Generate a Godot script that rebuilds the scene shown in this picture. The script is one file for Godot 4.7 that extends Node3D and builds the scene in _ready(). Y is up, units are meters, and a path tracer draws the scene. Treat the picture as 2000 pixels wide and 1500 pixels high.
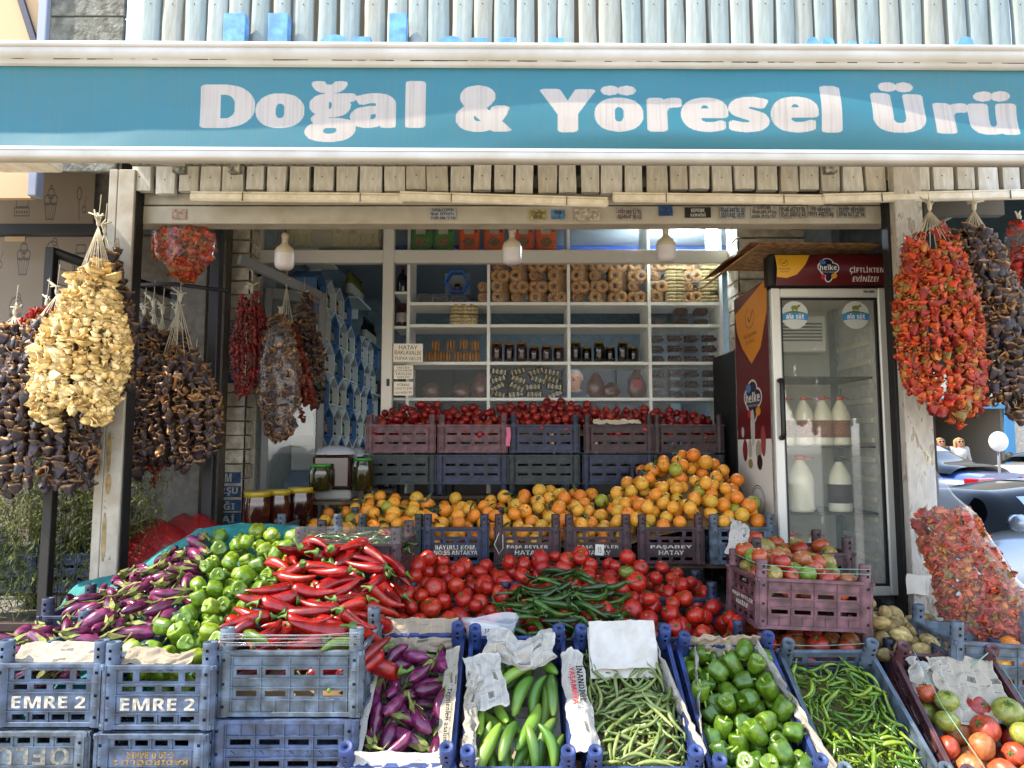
extends Node3D
# A greengrocer's shop front: awning, crates of vegetables and fruit, strings of dried vegetables. Metres, y up.
const EYE := Vector3(0, 1.55, 0)
const PITCH := 5.0
const FOCAL := 1387.0     # of the 2000 x 1500 photograph, in its pixels
const DECK := 0.67        # the shop's raised floor
const STREET := -0.3

func _ready():
	# camera
	var cam := Camera3D.new(); cam.name = "camera"; add_child(cam)
	cam.position = EYE; cam.rotation_degrees = Vector3(PITCH, 0, 0)
	cam.fov = rad_to_deg(2.0 * atan(750.0 / FOCAL)); cam.near = 0.05; cam.far = 400.0; cam.current = true
	# sky and exposure
	var we := WorldEnvironment.new(); we.name = "environment"; add_child(we)
	var env := Environment.new(); we.environment = env
	var sky := Sky.new(); var sm := ProceduralSkyMaterial.new()
	sm.sky_top_color = Color(0.52, 0.62, 0.76); sm.sky_horizon_color = Color(0.88, 0.87, 0.84); sm.sky_curve = 0.18
	sm.ground_bottom_color = Color(0.42, 0.40, 0.37); sm.ground_horizon_color = Color(0.7, 0.7, 0.68)
	sky.sky_material = sm
	env.background_mode = Environment.BG_SKY; env.sky = sky; env.background_energy_multiplier = 1.0
	env.tonemap_mode = Environment.TONE_MAPPER_LINEAR; env.tonemap_exposure = 6.5
	env.sdfgi_enabled = true; env.ssao_enabled = true; env.ssil_enabled = true
	# sun: high, from the left, almost along the shop front
	var sun := DirectionalLight3D.new(); sun.name = "sun"; add_child(sun)
	sun.light_color = Color(1.0, 0.95, 0.86); sun.light_energy = 0.6; sun.light_angular_distance = 0.5; sun.shadow_enabled = true
	sun.look_at_from_position(Vector3.ZERO, Vector3(0.62, -0.76, -0.14))

	rng.seed = 7; noise.seed = 3; noise.frequency = 0.01; noise.fractal_octaves = 3
	var sf := SystemFont.new(); sf.font_names = PackedStringArray(["Droid Sans"]); sf.font_weight = 700; bold = sf
	var sp := SystemFont.new(); sp.font_names = PackedStringArray(["Droid Sans"]); plain = sp

	build_ground()
	build_front()
	build_awning()
	build_interior()
	build_shelves()
	build_neighbour()
	build_fridge()
	build_street()
	build_left_heap()
	build_front_row()
	build_middle_rows()
	build_back_row()
	build_right_side()
	build_garlands()
	build_small_things()

# ------------------------------------------------------------------ helpers
var rng := RandomNumberGenerator.new()
var taken := {}
var mats := {}
var shapes := {}
var bold: Font
var plain: Font
var noise := FastNoiseLite.new()

# a point seen at photo position (px, py), d metres in front of the camera: used to measure places off the photograph
func at(px: float, py: float, d: float) -> Vector3:
	var c = cos(deg_to_rad(PITCH)); var s = sin(deg_to_rad(PITCH))
	var v = (750.0 - py) / FOCAL
	var k = d / (c - v * s)
	return EYE + Vector3((px - 1000.0) / FOCAL * k, (v * c + s) * k, -d)

func numbered(n: String) -> String:
	var k = taken.get(n, 0)
	taken[n] = k + 1
	return n if k == 0 else "%s_%03d" % [n, k]

func tag(o, label: String, category: String, group := ""):
	o.set_meta("label", label); o.set_meta("category", category)
	if group != "": o.set_meta("group", group)
	return o

func thing(called: String, label: String, category: String, pos := Vector3.ZERO, group := "", basis := Basis()) -> Node3D:
	var o := Node3D.new(); o.name = numbered(called); add_child(o)
	o.transform = Transform3D(basis, pos)
	return tag(o, label, category, group)

func mesh_of(m) -> Mesh:
	if m is SurfaceTool:
		m.generate_normals()
		return m.commit()
	return m

func part(called: String, m, material: Material, parent: Node3D = null, xf := Transform3D()) -> MeshInstance3D:
	var o := MeshInstance3D.new()
	o.mesh = mesh_of(m); o.material_override = material
	o.transform = xf
	if parent == null:
		o.name = numbered(called); add_child(o)
	else:
		o.name = called; parent.add_child(o, true)
	return o

func solo(called, label, category, m, material, xf := Transform3D(), group := "") -> MeshInstance3D:
	return tag(part(called, m, material, null, xf), label, category, group)

func struct(called, m, material, xf := Transform3D()) -> MeshInstance3D:
	var o = part(called, m, material, null, xf)
	o.set_meta("kind", "structure")
	return o

func T(x: float, y: float, z: float, b := Basis()) -> Transform3D: return Transform3D(b, Vector3(x, y, z))
func Ry(a: float) -> Basis: return Basis(Vector3.UP, deg_to_rad(a))
func Rx(a: float) -> Basis: return Basis(Vector3.RIGHT, deg_to_rad(a))
func Rz(a: float) -> Basis: return Basis(Vector3.BACK, deg_to_rad(a))
func rf(a: float, b: float) -> float: return rng.randf_range(a, b)

# ------------------------------------------------------------------ materials
func noise_tex(key: String, freq: float, lo: Color, hi: Color, size := 512, oct := 4, normal := false, lohi := Vector2(0.2, 0.8)):
	if shapes.has("tex" + key): return shapes["tex" + key]
	var n := FastNoiseLite.new(); n.frequency = freq; n.fractal_octaves = oct; n.seed = hash(key) % 1000
	var t := NoiseTexture2D.new(); t.width = size; t.height = size; t.seamless = true; t.noise = n
	if normal:
		t.as_normal_map = true; t.bump_strength = 6.0
	else:
		var g := Gradient.new()
		g.offsets = PackedFloat32Array([lohi.x, lohi.y]); g.colors = PackedColorArray([lo, hi])
		t.color_ramp = g
	shapes["tex" + key] = t
	return t

# col is sRGB. opts: metal, alpha, grime (strength 0..1), gscale, bump, vcol, clear, sss, back, spec
func mat(key: String, col: Color, rough := 0.6, o := {}) -> StandardMaterial3D:
	if mats.has(key): return mats[key]
	var m := StandardMaterial3D.new()
	m.resource_name = key
	m.albedo_color = col; m.roughness = rough; m.metallic = o.get("metal", 0.0)
	m.cull_mode = BaseMaterial3D.CULL_DISABLED
	if o.get("vcol", false): m.vertex_color_use_as_albedo = true
	if o.has("alpha"):
		m.transparency = BaseMaterial3D.TRANSPARENCY_ALPHA
		m.albedo_color.a = o.alpha
	var g = o.get("grime", 0.0)
	if g > 0.0:
		var lvl = int(g * 10)
		var k = 1.0 - g
		m.albedo_texture = noise_tex("grime%d" % lvl, 0.012, Color(k, k * 0.98, k * 0.94), Color(1, 1, 1), 512, 5)
		m.uv1_triplanar = true; m.uv1_world_triplanar = o.get("world", true)
		m.uv1_scale = Vector3.ONE * o.get("gscale", 2.0)
	if o.has("bump"):
		m.normal_enabled = true; m.normal_scale = o.bump
		m.normal_texture = noise_tex("bump", 0.03, Color(), Color(), 512, 4, true)
		m.uv1_triplanar = true; m.uv1_world_triplanar = o.get("world", true)
		m.uv1_scale = Vector3.ONE * o.get("gscale", 2.0)
	if o.get("clear", 0.0) > 0.0:
		m.clearcoat_enabled = true; m.clearcoat = o.clear; m.clearcoat_roughness = 0.15
	if o.get("sss", 0.0) > 0.0:
		m.subsurf_scatter_enabled = true; m.subsurf_scatter_strength = o.sss
	if o.has("back"):
		m.backlight_enabled = true; m.backlight = o.back
	if o.has("spec"): m.metallic_specular = o.spec
	mats[key] = m
	return m

func tex_mat(key: String, img: Image, rough := 0.7, o := {}) -> StandardMaterial3D:
	var m = mat(key, Color(1, 1, 1), rough, o)
	m.albedo_texture = ImageTexture.create_from_image(img)
	m.uv1_triplanar = false; m.uv1_scale = Vector3.ONE
	return m

# ------------------------------------------------------------------ mesh building
func S(flat := false) -> SurfaceTool:
	var st := SurfaceTool.new(); st.begin(Mesh.PRIMITIVE_TRIANGLES)
	st.set_smooth_group(0xFFFFFFFF if flat else 0)
	return st

func tri(st, a, b, c):   # counter-clockwise from outside
	st.add_vertex(a); st.add_vertex(c); st.add_vertex(b)

func quad(st, a, b, c, d):
	tri(st, a, b, c); tri(st, a, c, d)

func poly(st, p: Array, c: Vector3):   # a convex face of a solid round c
	var n = (p[1] - p[0]).cross(p[2] - p[0])
	var out = n.dot(p[0] - c) > 0.0
	for i in range(1, p.size() - 1):
		if out: tri(st, p[0], p[i], p[i + 1])
		else: tri(st, p[0], p[i + 1], p[i])

func box(st, c: Vector3, s: Vector3, b := Basis(), ch := 0.0):
	st.set_smooth_group(0xFFFFFFFF)
	var h = s * 0.5
	for ax in 3:
		var j = (ax + 1) % 3; var k = (ax + 2) % 3
		for sg in [-1.0, 1.0]:
			var p = []
			for q in [[-1, -1], [1, -1], [1, 1], [-1, 1]]:
				var v = Vector3(); v[ax] = sg * h[ax]; v[j] = q[0] * (h[j] - ch); v[k] = q[1] * (h[k] - ch)
				p.append(c + b * v)
			poly(st, p, c)
		if ch > 0.0:
			for s1 in [-1.0, 1.0]:
				for s2 in [-1.0, 1.0]:
					var p = []
					for q in [[0, -1], [0, 1], [1, 1], [1, -1]]:
						var v = Vector3()
						v[ax] = q[1] * (h[ax] - ch)
						v[j] = s1 * (h[j] - (ch if q[0] == 0 else 0.0))
						v[k] = s2 * (h[k] - (0.0 if q[0] == 0 else ch))
						p.append(c + b * v)
					poly(st, p, c)
	if ch > 0.0:
		for i in 8:
			var g = Vector3(1 if i & 1 else -1, 1 if i & 2 else -1, 1 if i & 4 else -1)
			var p = []
			for ax in 3:
				var v = Vector3()
				for q in 3: v[q] = g[q] * (h[q] - (0.0 if q == ax else ch))
				p.append(c + b * v)
			poly(st, p, c)

func bx(c: Vector3, s: Vector3, ch := 0.0) -> SurfaceTool:
	var st = S(true); box(st, c, s, Basis(), ch); return st

# box between two corners, any order
func span(st, x0, x1, y0, y1, z0, z1, ch := 0.0):
	box(st, Vector3(x0 + x1, y0 + y1, z0 + z1) * 0.5, Vector3(x1 - x0, y1 - y0, z1 - z0).abs(), Basis(), ch)

func grid(st, nu: int, nv: int, f: Callable, cf = null, uv := false):   # u to the right, v up, seen from outside
	st.set_smooth_group(0)
	var p = []; var cl = []
	for j in nv + 1:
		for i in nu + 1:
			p.append(f.call(float(i) / nu, float(j) / nv))
			if cf != null: cl.append(cf.call(float(i) / nu, float(j) / nv))
	for j in nv:
		for i in nu:
			var a = j * (nu + 1) + i
			for q in [a, a + nu + 2, a + 1, a, a + nu + 1, a + nu + 2]:
				if cf != null: st.set_color(cl[q])
				if uv: st.set_uv(Vector2(float(q % (nu + 1)) / nu, 1.0 - float(q / (nu + 1)) / nv))
				st.add_vertex(p[q])

func lathe(st, prof: Array, sides := 16, xf := Transform3D(), cf = null):   # prof: Vector2(r, y) from bottom to top
	var n = prof.size() - 1
	grid(st, sides, n, func(u, v):
		var q = prof[int(round(v * n))]
		var a = -u * TAU
		return xf * Vector3(q.x * cos(a), q.y, q.x * sin(a)), cf)

func tube(st, pts: Array, rad, sides := 6, cap := true, flat := 1.0):
	var n = pts.size() - 1
	var fr = []
	var up = Vector3.UP
	for i in n + 1:
		var t = (pts[min(i + 1, n)] - pts[max(i - 1, 0)]).normalized()
		if abs(t.dot(up)) > 0.95: up = Vector3.RIGHT if abs(t.x) < 0.9 else Vector3.BACK
		var x = up.cross(t).normalized(); up = t.cross(x).normalized()
		fr.append([x, up])
	grid(st, sides, n, func(u, v):
		var i = int(round(v * n)); var a = u * TAU
		var r = rad[i] if rad is Array else rad
		return pts[i] + fr[i][0] * (cos(a) * r) + fr[i][1] * (sin(a) * r * flat))
	if cap:
		for e in [0, n]:
			var r = rad[e] if rad is Array else rad
			if r < 0.0005: continue
			var p = []
			for k in sides:
				var a = TAU * k / sides
				p.append(pts[e] + fr[e][0] * (cos(a) * r) + fr[e][1] * (sin(a) * r * flat))
			poly(st, p, pts[1] if e == 0 else pts[n - 1])

func rod(a: Vector3, b: Vector3, r: float, sides := 6) -> SurfaceTool:
	var st = S(); tube(st, [a, a.lerp(b, 0.5), b], r, sides); return st

func prism(st, outline: PackedVector2Array, z0: float, z1: float, xf := Transform3D()):
	st.set_smooth_group(0xFFFFFFFF)
	var o = outline
	if Geometry2D.is_polygon_clockwise(o): o.reverse()
	var ix = Geometry2D.triangulate_polygon(o)
	for i in range(0, ix.size(), 3):
		var p = [o[ix[i]], o[ix[i + 1]], o[ix[i + 2]]]
		if (p[1] - p[0]).cross(p[2] - p[0]) < 0: p.reverse()
		tri(st, xf * Vector3(p[0].x, p[0].y, z1), xf * Vector3(p[1].x, p[1].y, z1), xf * Vector3(p[2].x, p[2].y, z1))
		tri(st, xf * Vector3(p[0].x, p[0].y, z0), xf * Vector3(p[2].x, p[2].y, z0), xf * Vector3(p[1].x, p[1].y, z0))
	for i in o.size():
		var a = o[i]; var b = o[(i + 1) % o.size()]
		quad(st, xf * Vector3(a.x, a.y, z0), xf * Vector3(b.x, b.y, z0), xf * Vector3(b.x, b.y, z1), xf * Vector3(a.x, a.y, z1))

func ellipse2(cx: float, cy: float, rx: float, ry: float, n := 20) -> PackedVector2Array:
	var p := PackedVector2Array()
	for i in n: p.append(Vector2(cx + rx * cos(TAU * i / n), cy + ry * sin(TAU * i / n)))
	return p

# ------------------------------------------------------------------ lettering
func text_mesh(s: String, depth := 0.001, f: Font = null) -> TextMesh:
	var k = "text%s|%s|%s" % [s, depth, f.get_instance_id() if f else 0]
	if shapes.has(k): return shapes[k]
	var t := TextMesh.new(); t.text = s; t.font = f if f else bold; t.font_size = 32; t.pixel_size = 0.01; t.depth = depth * 30.0
	t.curve_step = 3.0
	t.horizontal_alignment = HORIZONTAL_ALIGNMENT_CENTER; t.vertical_alignment = VERTICAL_ALIGNMENT_CENTER
	shapes[k] = t
	return t

# flat lettering, fitted to a width and height, its middle at xf
func letters(s: String, w: float, h: float, material: Material, parent: Node3D, xf: Transform3D, f: Font = null, called := "lettering") -> MeshInstance3D:
	var t = text_mesh(s, 0.001, f)
	var bb = t.get_aabb()
	var sc = Vector3(w / max(bb.size.x, 0.001), h / max(bb.size.y, 0.001), 0.03)
	var mid = bb.get_center()
	return part(called, t, material, parent, xf * Transform3D(Basis.from_scale(sc), Vector3(-mid.x * sc.x, -mid.y * sc.y, -mid.z * sc.z)))

func print_text(img: Image, s: String, r: Rect2, col: Color, f: Font = null, turned := false, fat := 0.0):
	if fat > 0.0:     # heavier strokes: the same word printed again round about
		for k in 8: print_text(img, s, Rect2(r.position + Vector2(fat, fat) + Vector2(fat, fat * 0.7) * Vector2.from_angle(k * TAU / 8.0), r.size - Vector2(fat, fat) * 2.0), col, f, turned)
		return
	var t = text_mesh(s, 0.0, f)
	var bb = t.get_aabb()
	var a = t.surface_get_arrays(0)
	var v = a[Mesh.ARRAY_VERTEX]; var ix = a[Mesh.ARRAY_INDEX]
	var q = PackedVector2Array()
	for p in v:
		var u = Vector2((p.x - bb.position.x) / bb.size.x, 1.0 - (p.y - bb.position.y) / bb.size.y)
		if turned: u = Vector2.ONE - u
		q.append(r.position + u * r.size)
	var n = ix.size() if ix else v.size()
	for i in range(0, n, 3):
		var p = [q[ix[i]], q[ix[i + 1]], q[ix[i + 2]]] if ix else [q[i], q[i + 1], q[i + 2]]
		fill_tri(img, p, col)

func fill_tri(img: Image, p: Array, col: Color):
	var y0 = int(floor(min(p[0].y, min(p[1].y, p[2].y)))); var y1 = int(ceil(max(p[0].y, max(p[1].y, p[2].y))))
	for y in range(max(y0, 0), min(y1 + 1, img.get_height())):
		var yc = y + 0.5
		var lo = 1e9; var hi = -1e9
		for e in 3:
			var a = p[e]; var b = p[(e + 1) % 3]
			if (a.y <= yc) != (b.y <= yc):
				var x = a.x + (yc - a.y) / (b.y - a.y) * (b.x - a.x)
				lo = min(lo, x); hi = max(hi, x)
		if hi > lo:
			var xa = int(round(lo)); var xb = int(round(hi))
			if xb > xa: img.fill_rect(Rect2i(xa, y, xb - xa, 1), col)

func fill_poly(img: Image, pts: PackedVector2Array, col: Color):
	var ix = Geometry2D.triangulate_polygon(pts)
	for i in range(0, ix.size(), 3): fill_tri(img, [pts[ix[i]], pts[ix[i + 1]], pts[ix[i + 2]]], col)

func stroke(img: Image, pts: Array, w: int, col: Color):
	for i in pts.size() - 1:
		var n = int(max(1.0, pts[i].distance_to(pts[i + 1])))
		for k in n + 1:
			var p = pts[i].lerp(pts[i + 1], float(k) / n)
			img.fill_rect(Rect2i(int(p.x) - w / 2, int(p.y) - w / 2, w, w), col)

# ------------------------------------------------------------------ piles: each item is dropped on what already lies there
# items are chains of spheres of radius r along +-half of their own x axis; top and base are heights over (x, z)
func pile(count: int, lo: Vector2, hi: Vector2, top: Callable, base: Callable, r: float, half: float, sd: int, o := {}) -> Array:
	var g := RandomNumberGenerator.new(); g.seed = sd
	var cells := {}
	var cs = r * 2.4
	var out = []
	var m = 1 if half < 0.001 else (3 if half < r * 2.5 else 5)
	var tries = o.get("tries", 14)
	var yaw0 = deg_to_rad(o.get("yaw", 0.0)); var yaws = deg_to_rad(o.get("spread", 180.0))
	var vary = o.get("vary", 0.1)
	var miss = 0
	var inside = o.get("inside", null)
	var rest = func(x, z, rr):
		var h = base.call(x, z) + rr
		var ci = int(floor(x / cs)); var cj = int(floor(z / cs))
		for i in [ci - 1, ci, ci + 1]:
			for j in [cj - 1, cj, cj + 1]:
				var key = Vector2i(i, j)
				if cells.has(key):
					for s in cells[key]:
						var dx = s.x - x; var dz = s.z - z
						var q = (rr + s.w) * 0.97
						var d2 = q * q - dx * dx - dz * dz
						if d2 > 0.0: h = max(h, s.y + sqrt(d2))
		return h
	while out.size() < count and miss < o.get("misses", 140):
		var best = null; var bs = 1e9
		for k in tries:
			var sc = g.randf_range(1.0 - vary, 1.0 + vary)
			var rr = r * sc
			var x = g.randf_range(lo.x, hi.x); var z = g.randf_range(lo.y, hi.y)
			if inside != null and not inside.call(x, z): continue
			if m == 1:
				var y = rest.call(x, z, rr)
				var s = y + rr - top.call(x, z)
				if s < bs: bs = s; best = [x, y, z, rr, 0.0, 0.0, sc]
			else:
				var yw = yaw0 + g.randf_range(-yaws, yaws)
				var hl = half * sc
				var dir = Vector2(cos(yw), -sin(yw))
				var a = Vector2(x, z) - dir * hl; var b = Vector2(x, z) + dir * hl
				if inside != null and not (inside.call(a.x, a.y) and inside.call(b.x, b.y)): continue
				var ha = rest.call(a.x, a.y, rr); var hb = rest.call(b.x, b.y, rr)
				var dh = clamp(hb - ha, -hl, hl)
				var mid = (ha + hb) * 0.5
				if absf(hb - ha) > hl * 2.0: mid = max(ha, hb) - absf(dh) * 0.5
				var lift = 0.0
				for i in range(1, m - 1):
					var t = float(i) / (m - 1)
					var p = a.lerp(b, t)
					lift = max(lift, rest.call(p.x, p.y, rr) - (mid + dh * (t - 0.5)))
				var y = mid + lift
				var s = y + rr - top.call(x, z) + absf(dh) * 0.3
				if s < bs: bs = s; best = [x, y, z, rr, yw, dh, sc]
		if best == null or bs > o.get("over", r * 0.9):
			miss += 1
			continue
		var c = Vector3(best[0], best[1], best[2])
		var basis: Basis
		if m == 1:
			basis = Basis.from_euler(Vector3(g.randf_range(-1, 1) * o.get("tip", 1.2), g.randf() * TAU, g.randf_range(-1, 1) * o.get("tip", 1.2)))
			var key = Vector2i(int(floor(c.x / cs)), int(floor(c.z / cs)))
			if not cells.has(key): cells[key] = []
			cells[key].append(Vector4(c.x, c.y, c.z, best[3]))
		else:
			var hl = half * best[6]
			var pitch = asin(clamp(best[5] / (2.0 * hl), -0.9, 0.9))
			basis = Basis(Vector3.UP, best[4]) * Basis(Vector3.BACK, pitch)
			for i in m:
				var p = c + basis * Vector3(hl * (2.0 * i / (m - 1) - 1.0), 0, 0)
				var key = Vector2i(int(floor(p.x / cs)), int(floor(p.z / cs)))
				if not cells.has(key): cells[key] = []
				cells[key].append(Vector4(p.x, p.y, p.z, best[3]))
			basis = basis * Basis(Vector3.RIGHT, g.randf() * TAU)
			if g.randf() < o.get("flip", 0.5): basis = basis * Basis(Vector3.UP, PI)
		out.append(Transform3D(basis.scaled_local(Vector3.ONE * best[6]), c))
	return out

# copies of the prototypes, one top-level object each
func scatter(called: String, label: String, category: String, group: String, protos: Array, xfs: Array, frame := Transform3D(), where = null):
	for i in xfs.size():
		var k = rng.randi() % protos.size()
		var w = where.call(xfs[i].origin) if where != null else ""
		var o = protos[k].duplicate()
		o.name = numbered(called); add_child(o)
		o.transform = frame * xfs[i]
		tag(o, label + w, category, group + w)
# ------------------------------------------------------------------ produce: prototypes with their stems
func body_node(m, material: Material) -> MeshInstance3D:
	var o := MeshInstance3D.new(); o.mesh = mesh_of(m); o.material_override = material
	return o

func globe(f: Callable, nu := 18, nv := 12, cf = null) -> SurfaceTool:
	var st = S()
	grid(st, nu, nv, func(u, v):
		return f.call(PI * (1.0 - v), -u * TAU), cf)
	return st

func nz(p: Vector3, k: float) -> float: return noise.get_noise_3d(p.x * k, p.y * k, p.z * k)

func ball_dir(th: float, ph: float) -> Vector3: return Vector3(sin(th) * cos(ph), cos(th), sin(th) * sin(ph))

func calyx(r: float, y: float, rays: int, stem: float, droop := 0.25) -> SurfaceTool:
	var st = S()
	for k in rays:
		var a = TAU * k / rays + rf(-0.2, 0.2)
		var d = Vector3(cos(a), 0, sin(a)); var s = Vector3(-sin(a), 0, cos(a))
		var l = r * rf(0.8, 1.15)
		var c = Vector3(0, y, 0)
		var m = c + d * l * 0.5 + Vector3(0, r * 0.22, 0)
		var e = c + d * l - Vector3(0, r * droop, 0)
		tri(st, c - s * r * 0.12, m + s * r * 0.16, c + s * r * 0.12); tri(st, c - s * r * 0.12, m - s * r * 0.16, m + s * r * 0.16)
		tri(st, m - s * r * 0.16, e, m + s * r * 0.16)
	tube(st, [Vector3(0, y - 0.003, 0), Vector3(stem * 0.1, y + stem * 0.5, 0), Vector3(stem * 0.35, y + stem, 0)], [r * 0.13, r * 0.1, r * 0.13], 6)
	return st

func tomatoes(r: float, cols: Array, key: String, sq := 0.84, green := true) -> Array:
	var out = []
	var i = 0
	for c in cols:
		i += 1
		var lob = 4 + i % 3; var amp = rf(0.01, 0.04); var off = Vector3(i * 7.3, i, 2)
		var o = body_node(globe(func(th, ph):
			var d = ball_dir(th, ph)
			var q = 1.0 + amp * cos(lob * ph) * sin(th) * (0.4 + 0.6 * max(0.0, cos(th))) + 0.05 * nz(d + off, 60.0)
			var p = d * r * q
			p.y = p.y * sq - 0.16 * r * exp(-pow(th / 0.4, 2)) + 0.05 * r * exp(-pow((PI - th) / 0.4, 2))
			return p, 18, 12, func(u, v):
			var q = nz(ball_dir(PI * (1.0 - v), -u * TAU) + off, 42.0)
			return Color(1, 1, 1).lerp(Color(1.25, 1.9, 1.3), clamp(q * 1.3 + 0.5 * exp(-pow((1.0 - v) / 0.12, 2)), 0.0, 1.0))), mat("%s%d" % [key, i], c, rf(0.3, 0.46), {"grime": 0.3, "gscale": 9.0, "world": false, "vcol": true, "bump": 0.05}))
		if green and i % 3 != 0:
			var k = body_node(calyx(r * 0.42, r * sq * 0.84, 5, r * 0.25), mat("tomato_calyx", Color(0.26, 0.36, 0.12), 0.7))
			k.name = "calyx"; o.add_child(k)
		elif green:
			var st = S(); lathe(st, [Vector2(0, -0.002), Vector2(r * 0.16, 0), Vector2(r * 0.1, 0.002), Vector2(0, 0.001)], 8)
			var k = body_node(st, mat("tomato_scar", Color(0.52, 0.45, 0.25), 0.8)); k.position.y = r * sq * 0.81
			k.name = "stem_scar"; o.add_child(k)
		out.append(o)
	return out

func oranges(r: float) -> Array:
	var out = []
	var cols = [Color(0.93, 0.56, 0.15), Color(0.93, 0.62, 0.18), Color(0.91, 0.52, 0.14), Color(0.92, 0.66, 0.22), Color(0.86, 0.66, 0.21), Color(0.60, 0.62, 0.20)]
	var i = 0
	for c in cols:
		i += 1
		var off = Vector3(i * 3.1, 0, 1)
		var green = Color(0.42, 0.48, 0.12) if i < 6 else Color(0.66, 0.6, 0.15)
		var o = body_node(globe(func(th, ph):
			var d = ball_dir(th, ph)
			var p = d * r * (1.0 + 0.035 * nz(d + off, 50.0))
			p.y = p.y * (0.92 + 0.03 * (i % 4)) - 0.05 * r * exp(-pow(th / 0.25, 2)) - (-0.04 * r) * exp(-pow((PI - th) / 0.2, 2))
			return p, 18, 12, func(u, v):
			var d = ball_dir(PI * (1.0 - v), -u * TAU)
			return c.lerp(green, clamp(nz(d + off * 2.0, 38.0) * 1.2 - 0.25, 0.0, 0.35)).srgb_to_linear()),
			mat("orange_peel", Color(1, 1, 1), 0.5, {"vcol": true, "bump": 0.35, "gscale": 14.0, "world": false, "grime": 0.2}))
		var st = S(); lathe(st, [Vector2(0, -0.002), Vector2(r * 0.11, 0), Vector2(r * 0.08, 0.003), Vector2(0, 0.003)], 7)
		var k = body_node(st, mat("orange_button", Color(0.24, 0.25, 0.1), 0.8)); k.position.y = r * (0.86 + 0.03 * (i % 4)); k.name = "stem_button"
		o.add_child(k)
		if i % 3 == 1:
			var lf = S()
			for s in 1 + i % 2:
				leaf(lf, Transform3D(Ry(s * 130 + i * 50) * Rz(rf(-10, 35)), Vector3(0, r * 0.9, 0)), r * 1.5, r * 0.5)
			k = body_node(lf, mat("orange_leaf", Color(0.13, 0.24, 0.07), 0.5, {"back": Color(0.2, 0.3, 0.1)})); k.name = "leaf"; o.add_child(k)
		out.append(o)
	return out

func leaf(st, xf: Transform3D, l: float, w: float):
	grid(st, 4, 2, func(u, v):
		var s = (v - 0.5) * 2.0 * w * 0.5 * sin(PI * clamp(u * 0.94 + 0.04, 0.0, 1.0))
		return xf * Vector3(u * l, 0.12 * l * sin(u * 3.0) + absf(s) * 0.35, s))

func bell_peppers(r: float, cols: Array, key: String) -> Array:
	var out = []
	var i = 0
	for c in cols:
		i += 1
		var lob = 3 + i % 2; var ph0 = rf(0, TAU); var tall = rf(0.92, 1.3); var off = Vector3(i * 5.0, 2, i)
		var lean = rf(-0.2, 0.2)
		var o = body_node(globe(func(th, ph):
			var lb = pow(absf(cos(lob * 0.5 * ph + ph0)), 0.55)
			var q = pow(max(sin(th), 0.0), 0.62) * (0.82 + 0.2 * lb) * (0.88 + 0.14 * cos(th))
			var y = signf(cos(th)) * pow(absf(cos(th)), 0.72) * tall
			y -= (0.42 - 0.2 * lb * sin(th)) * exp(-pow(th / 0.62, 2)) - (0.3 - 0.22 * lb) * exp(-pow((PI - th) / 0.6, 2))
			var p = Vector3(q * cos(ph), y, q * sin(ph)) * r
			p.x += lean * p.y * 0.4
			return p * (1.0 + 0.10 * nz(p / r + off, 38.0)), 24, 14, func(u, v):
			var d = ball_dir(PI * (1.0 - v), -u * TAU)
			return Color(1, 1, 1).lerp(Color(1.35, 1.25, 0.8), clamp(nz(d + off, 30.0) * 1.5, 0.0, 1.0))),
			mat("%s%d" % [key, i], c, 0.32, {"vcol": true, "grime": 0.3, "gscale": 6.0, "world": false, "bump": 0.2}))
		var st = S()
		tube(st, [Vector3(0, r * tall * 0.45, 0), Vector3(0.05 * r, r * tall * 0.75, 0), Vector3(rf(0.05, 0.3) * r, r * tall * rf(1.0, 1.25), rf(-0.2, 0.2) * r)], [r * 0.24, r * 0.1, r * 0.12], 7)
		var k = body_node(st, mat(key + "_stem", c.lerp(Color(0.6, 0.66, 0.3), 0.55), 0.6)); k.name = "stem"; o.add_child(k)
		out.append(o)
	return out

# a pod along its own x axis, stalk end at +x; prof(t): radius from tip (t 0) to stalk (t 1)
func pod(l: float, prof: Callable, bend: float, cf = null, lob := 0, amp := 0.0, wob := 0.0, sides := 10, n := 14, sd := 0.0) -> SurfaceTool:
	var st = S()
	grid(st, sides, n, func(u, v):
		var a = u * TAU
		var r = prof.call(v) * (1.0 + amp * cos(lob * a + sd))
		var x = (v - 0.5) * l
		var c = Vector3(x, bend * (1.0 - pow(2.0 * v - 1.0, 2)) - bend * 0.5, wob * sin(v * 5.0 + sd) * l)
		return c + Vector3(0, cos(a), sin(a)) * r * (1.0 + amp * 0.8 * nz(Vector3(v * 2.0 + sd, cos(a), sin(a)), 45.0)), cf)
	return st

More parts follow.
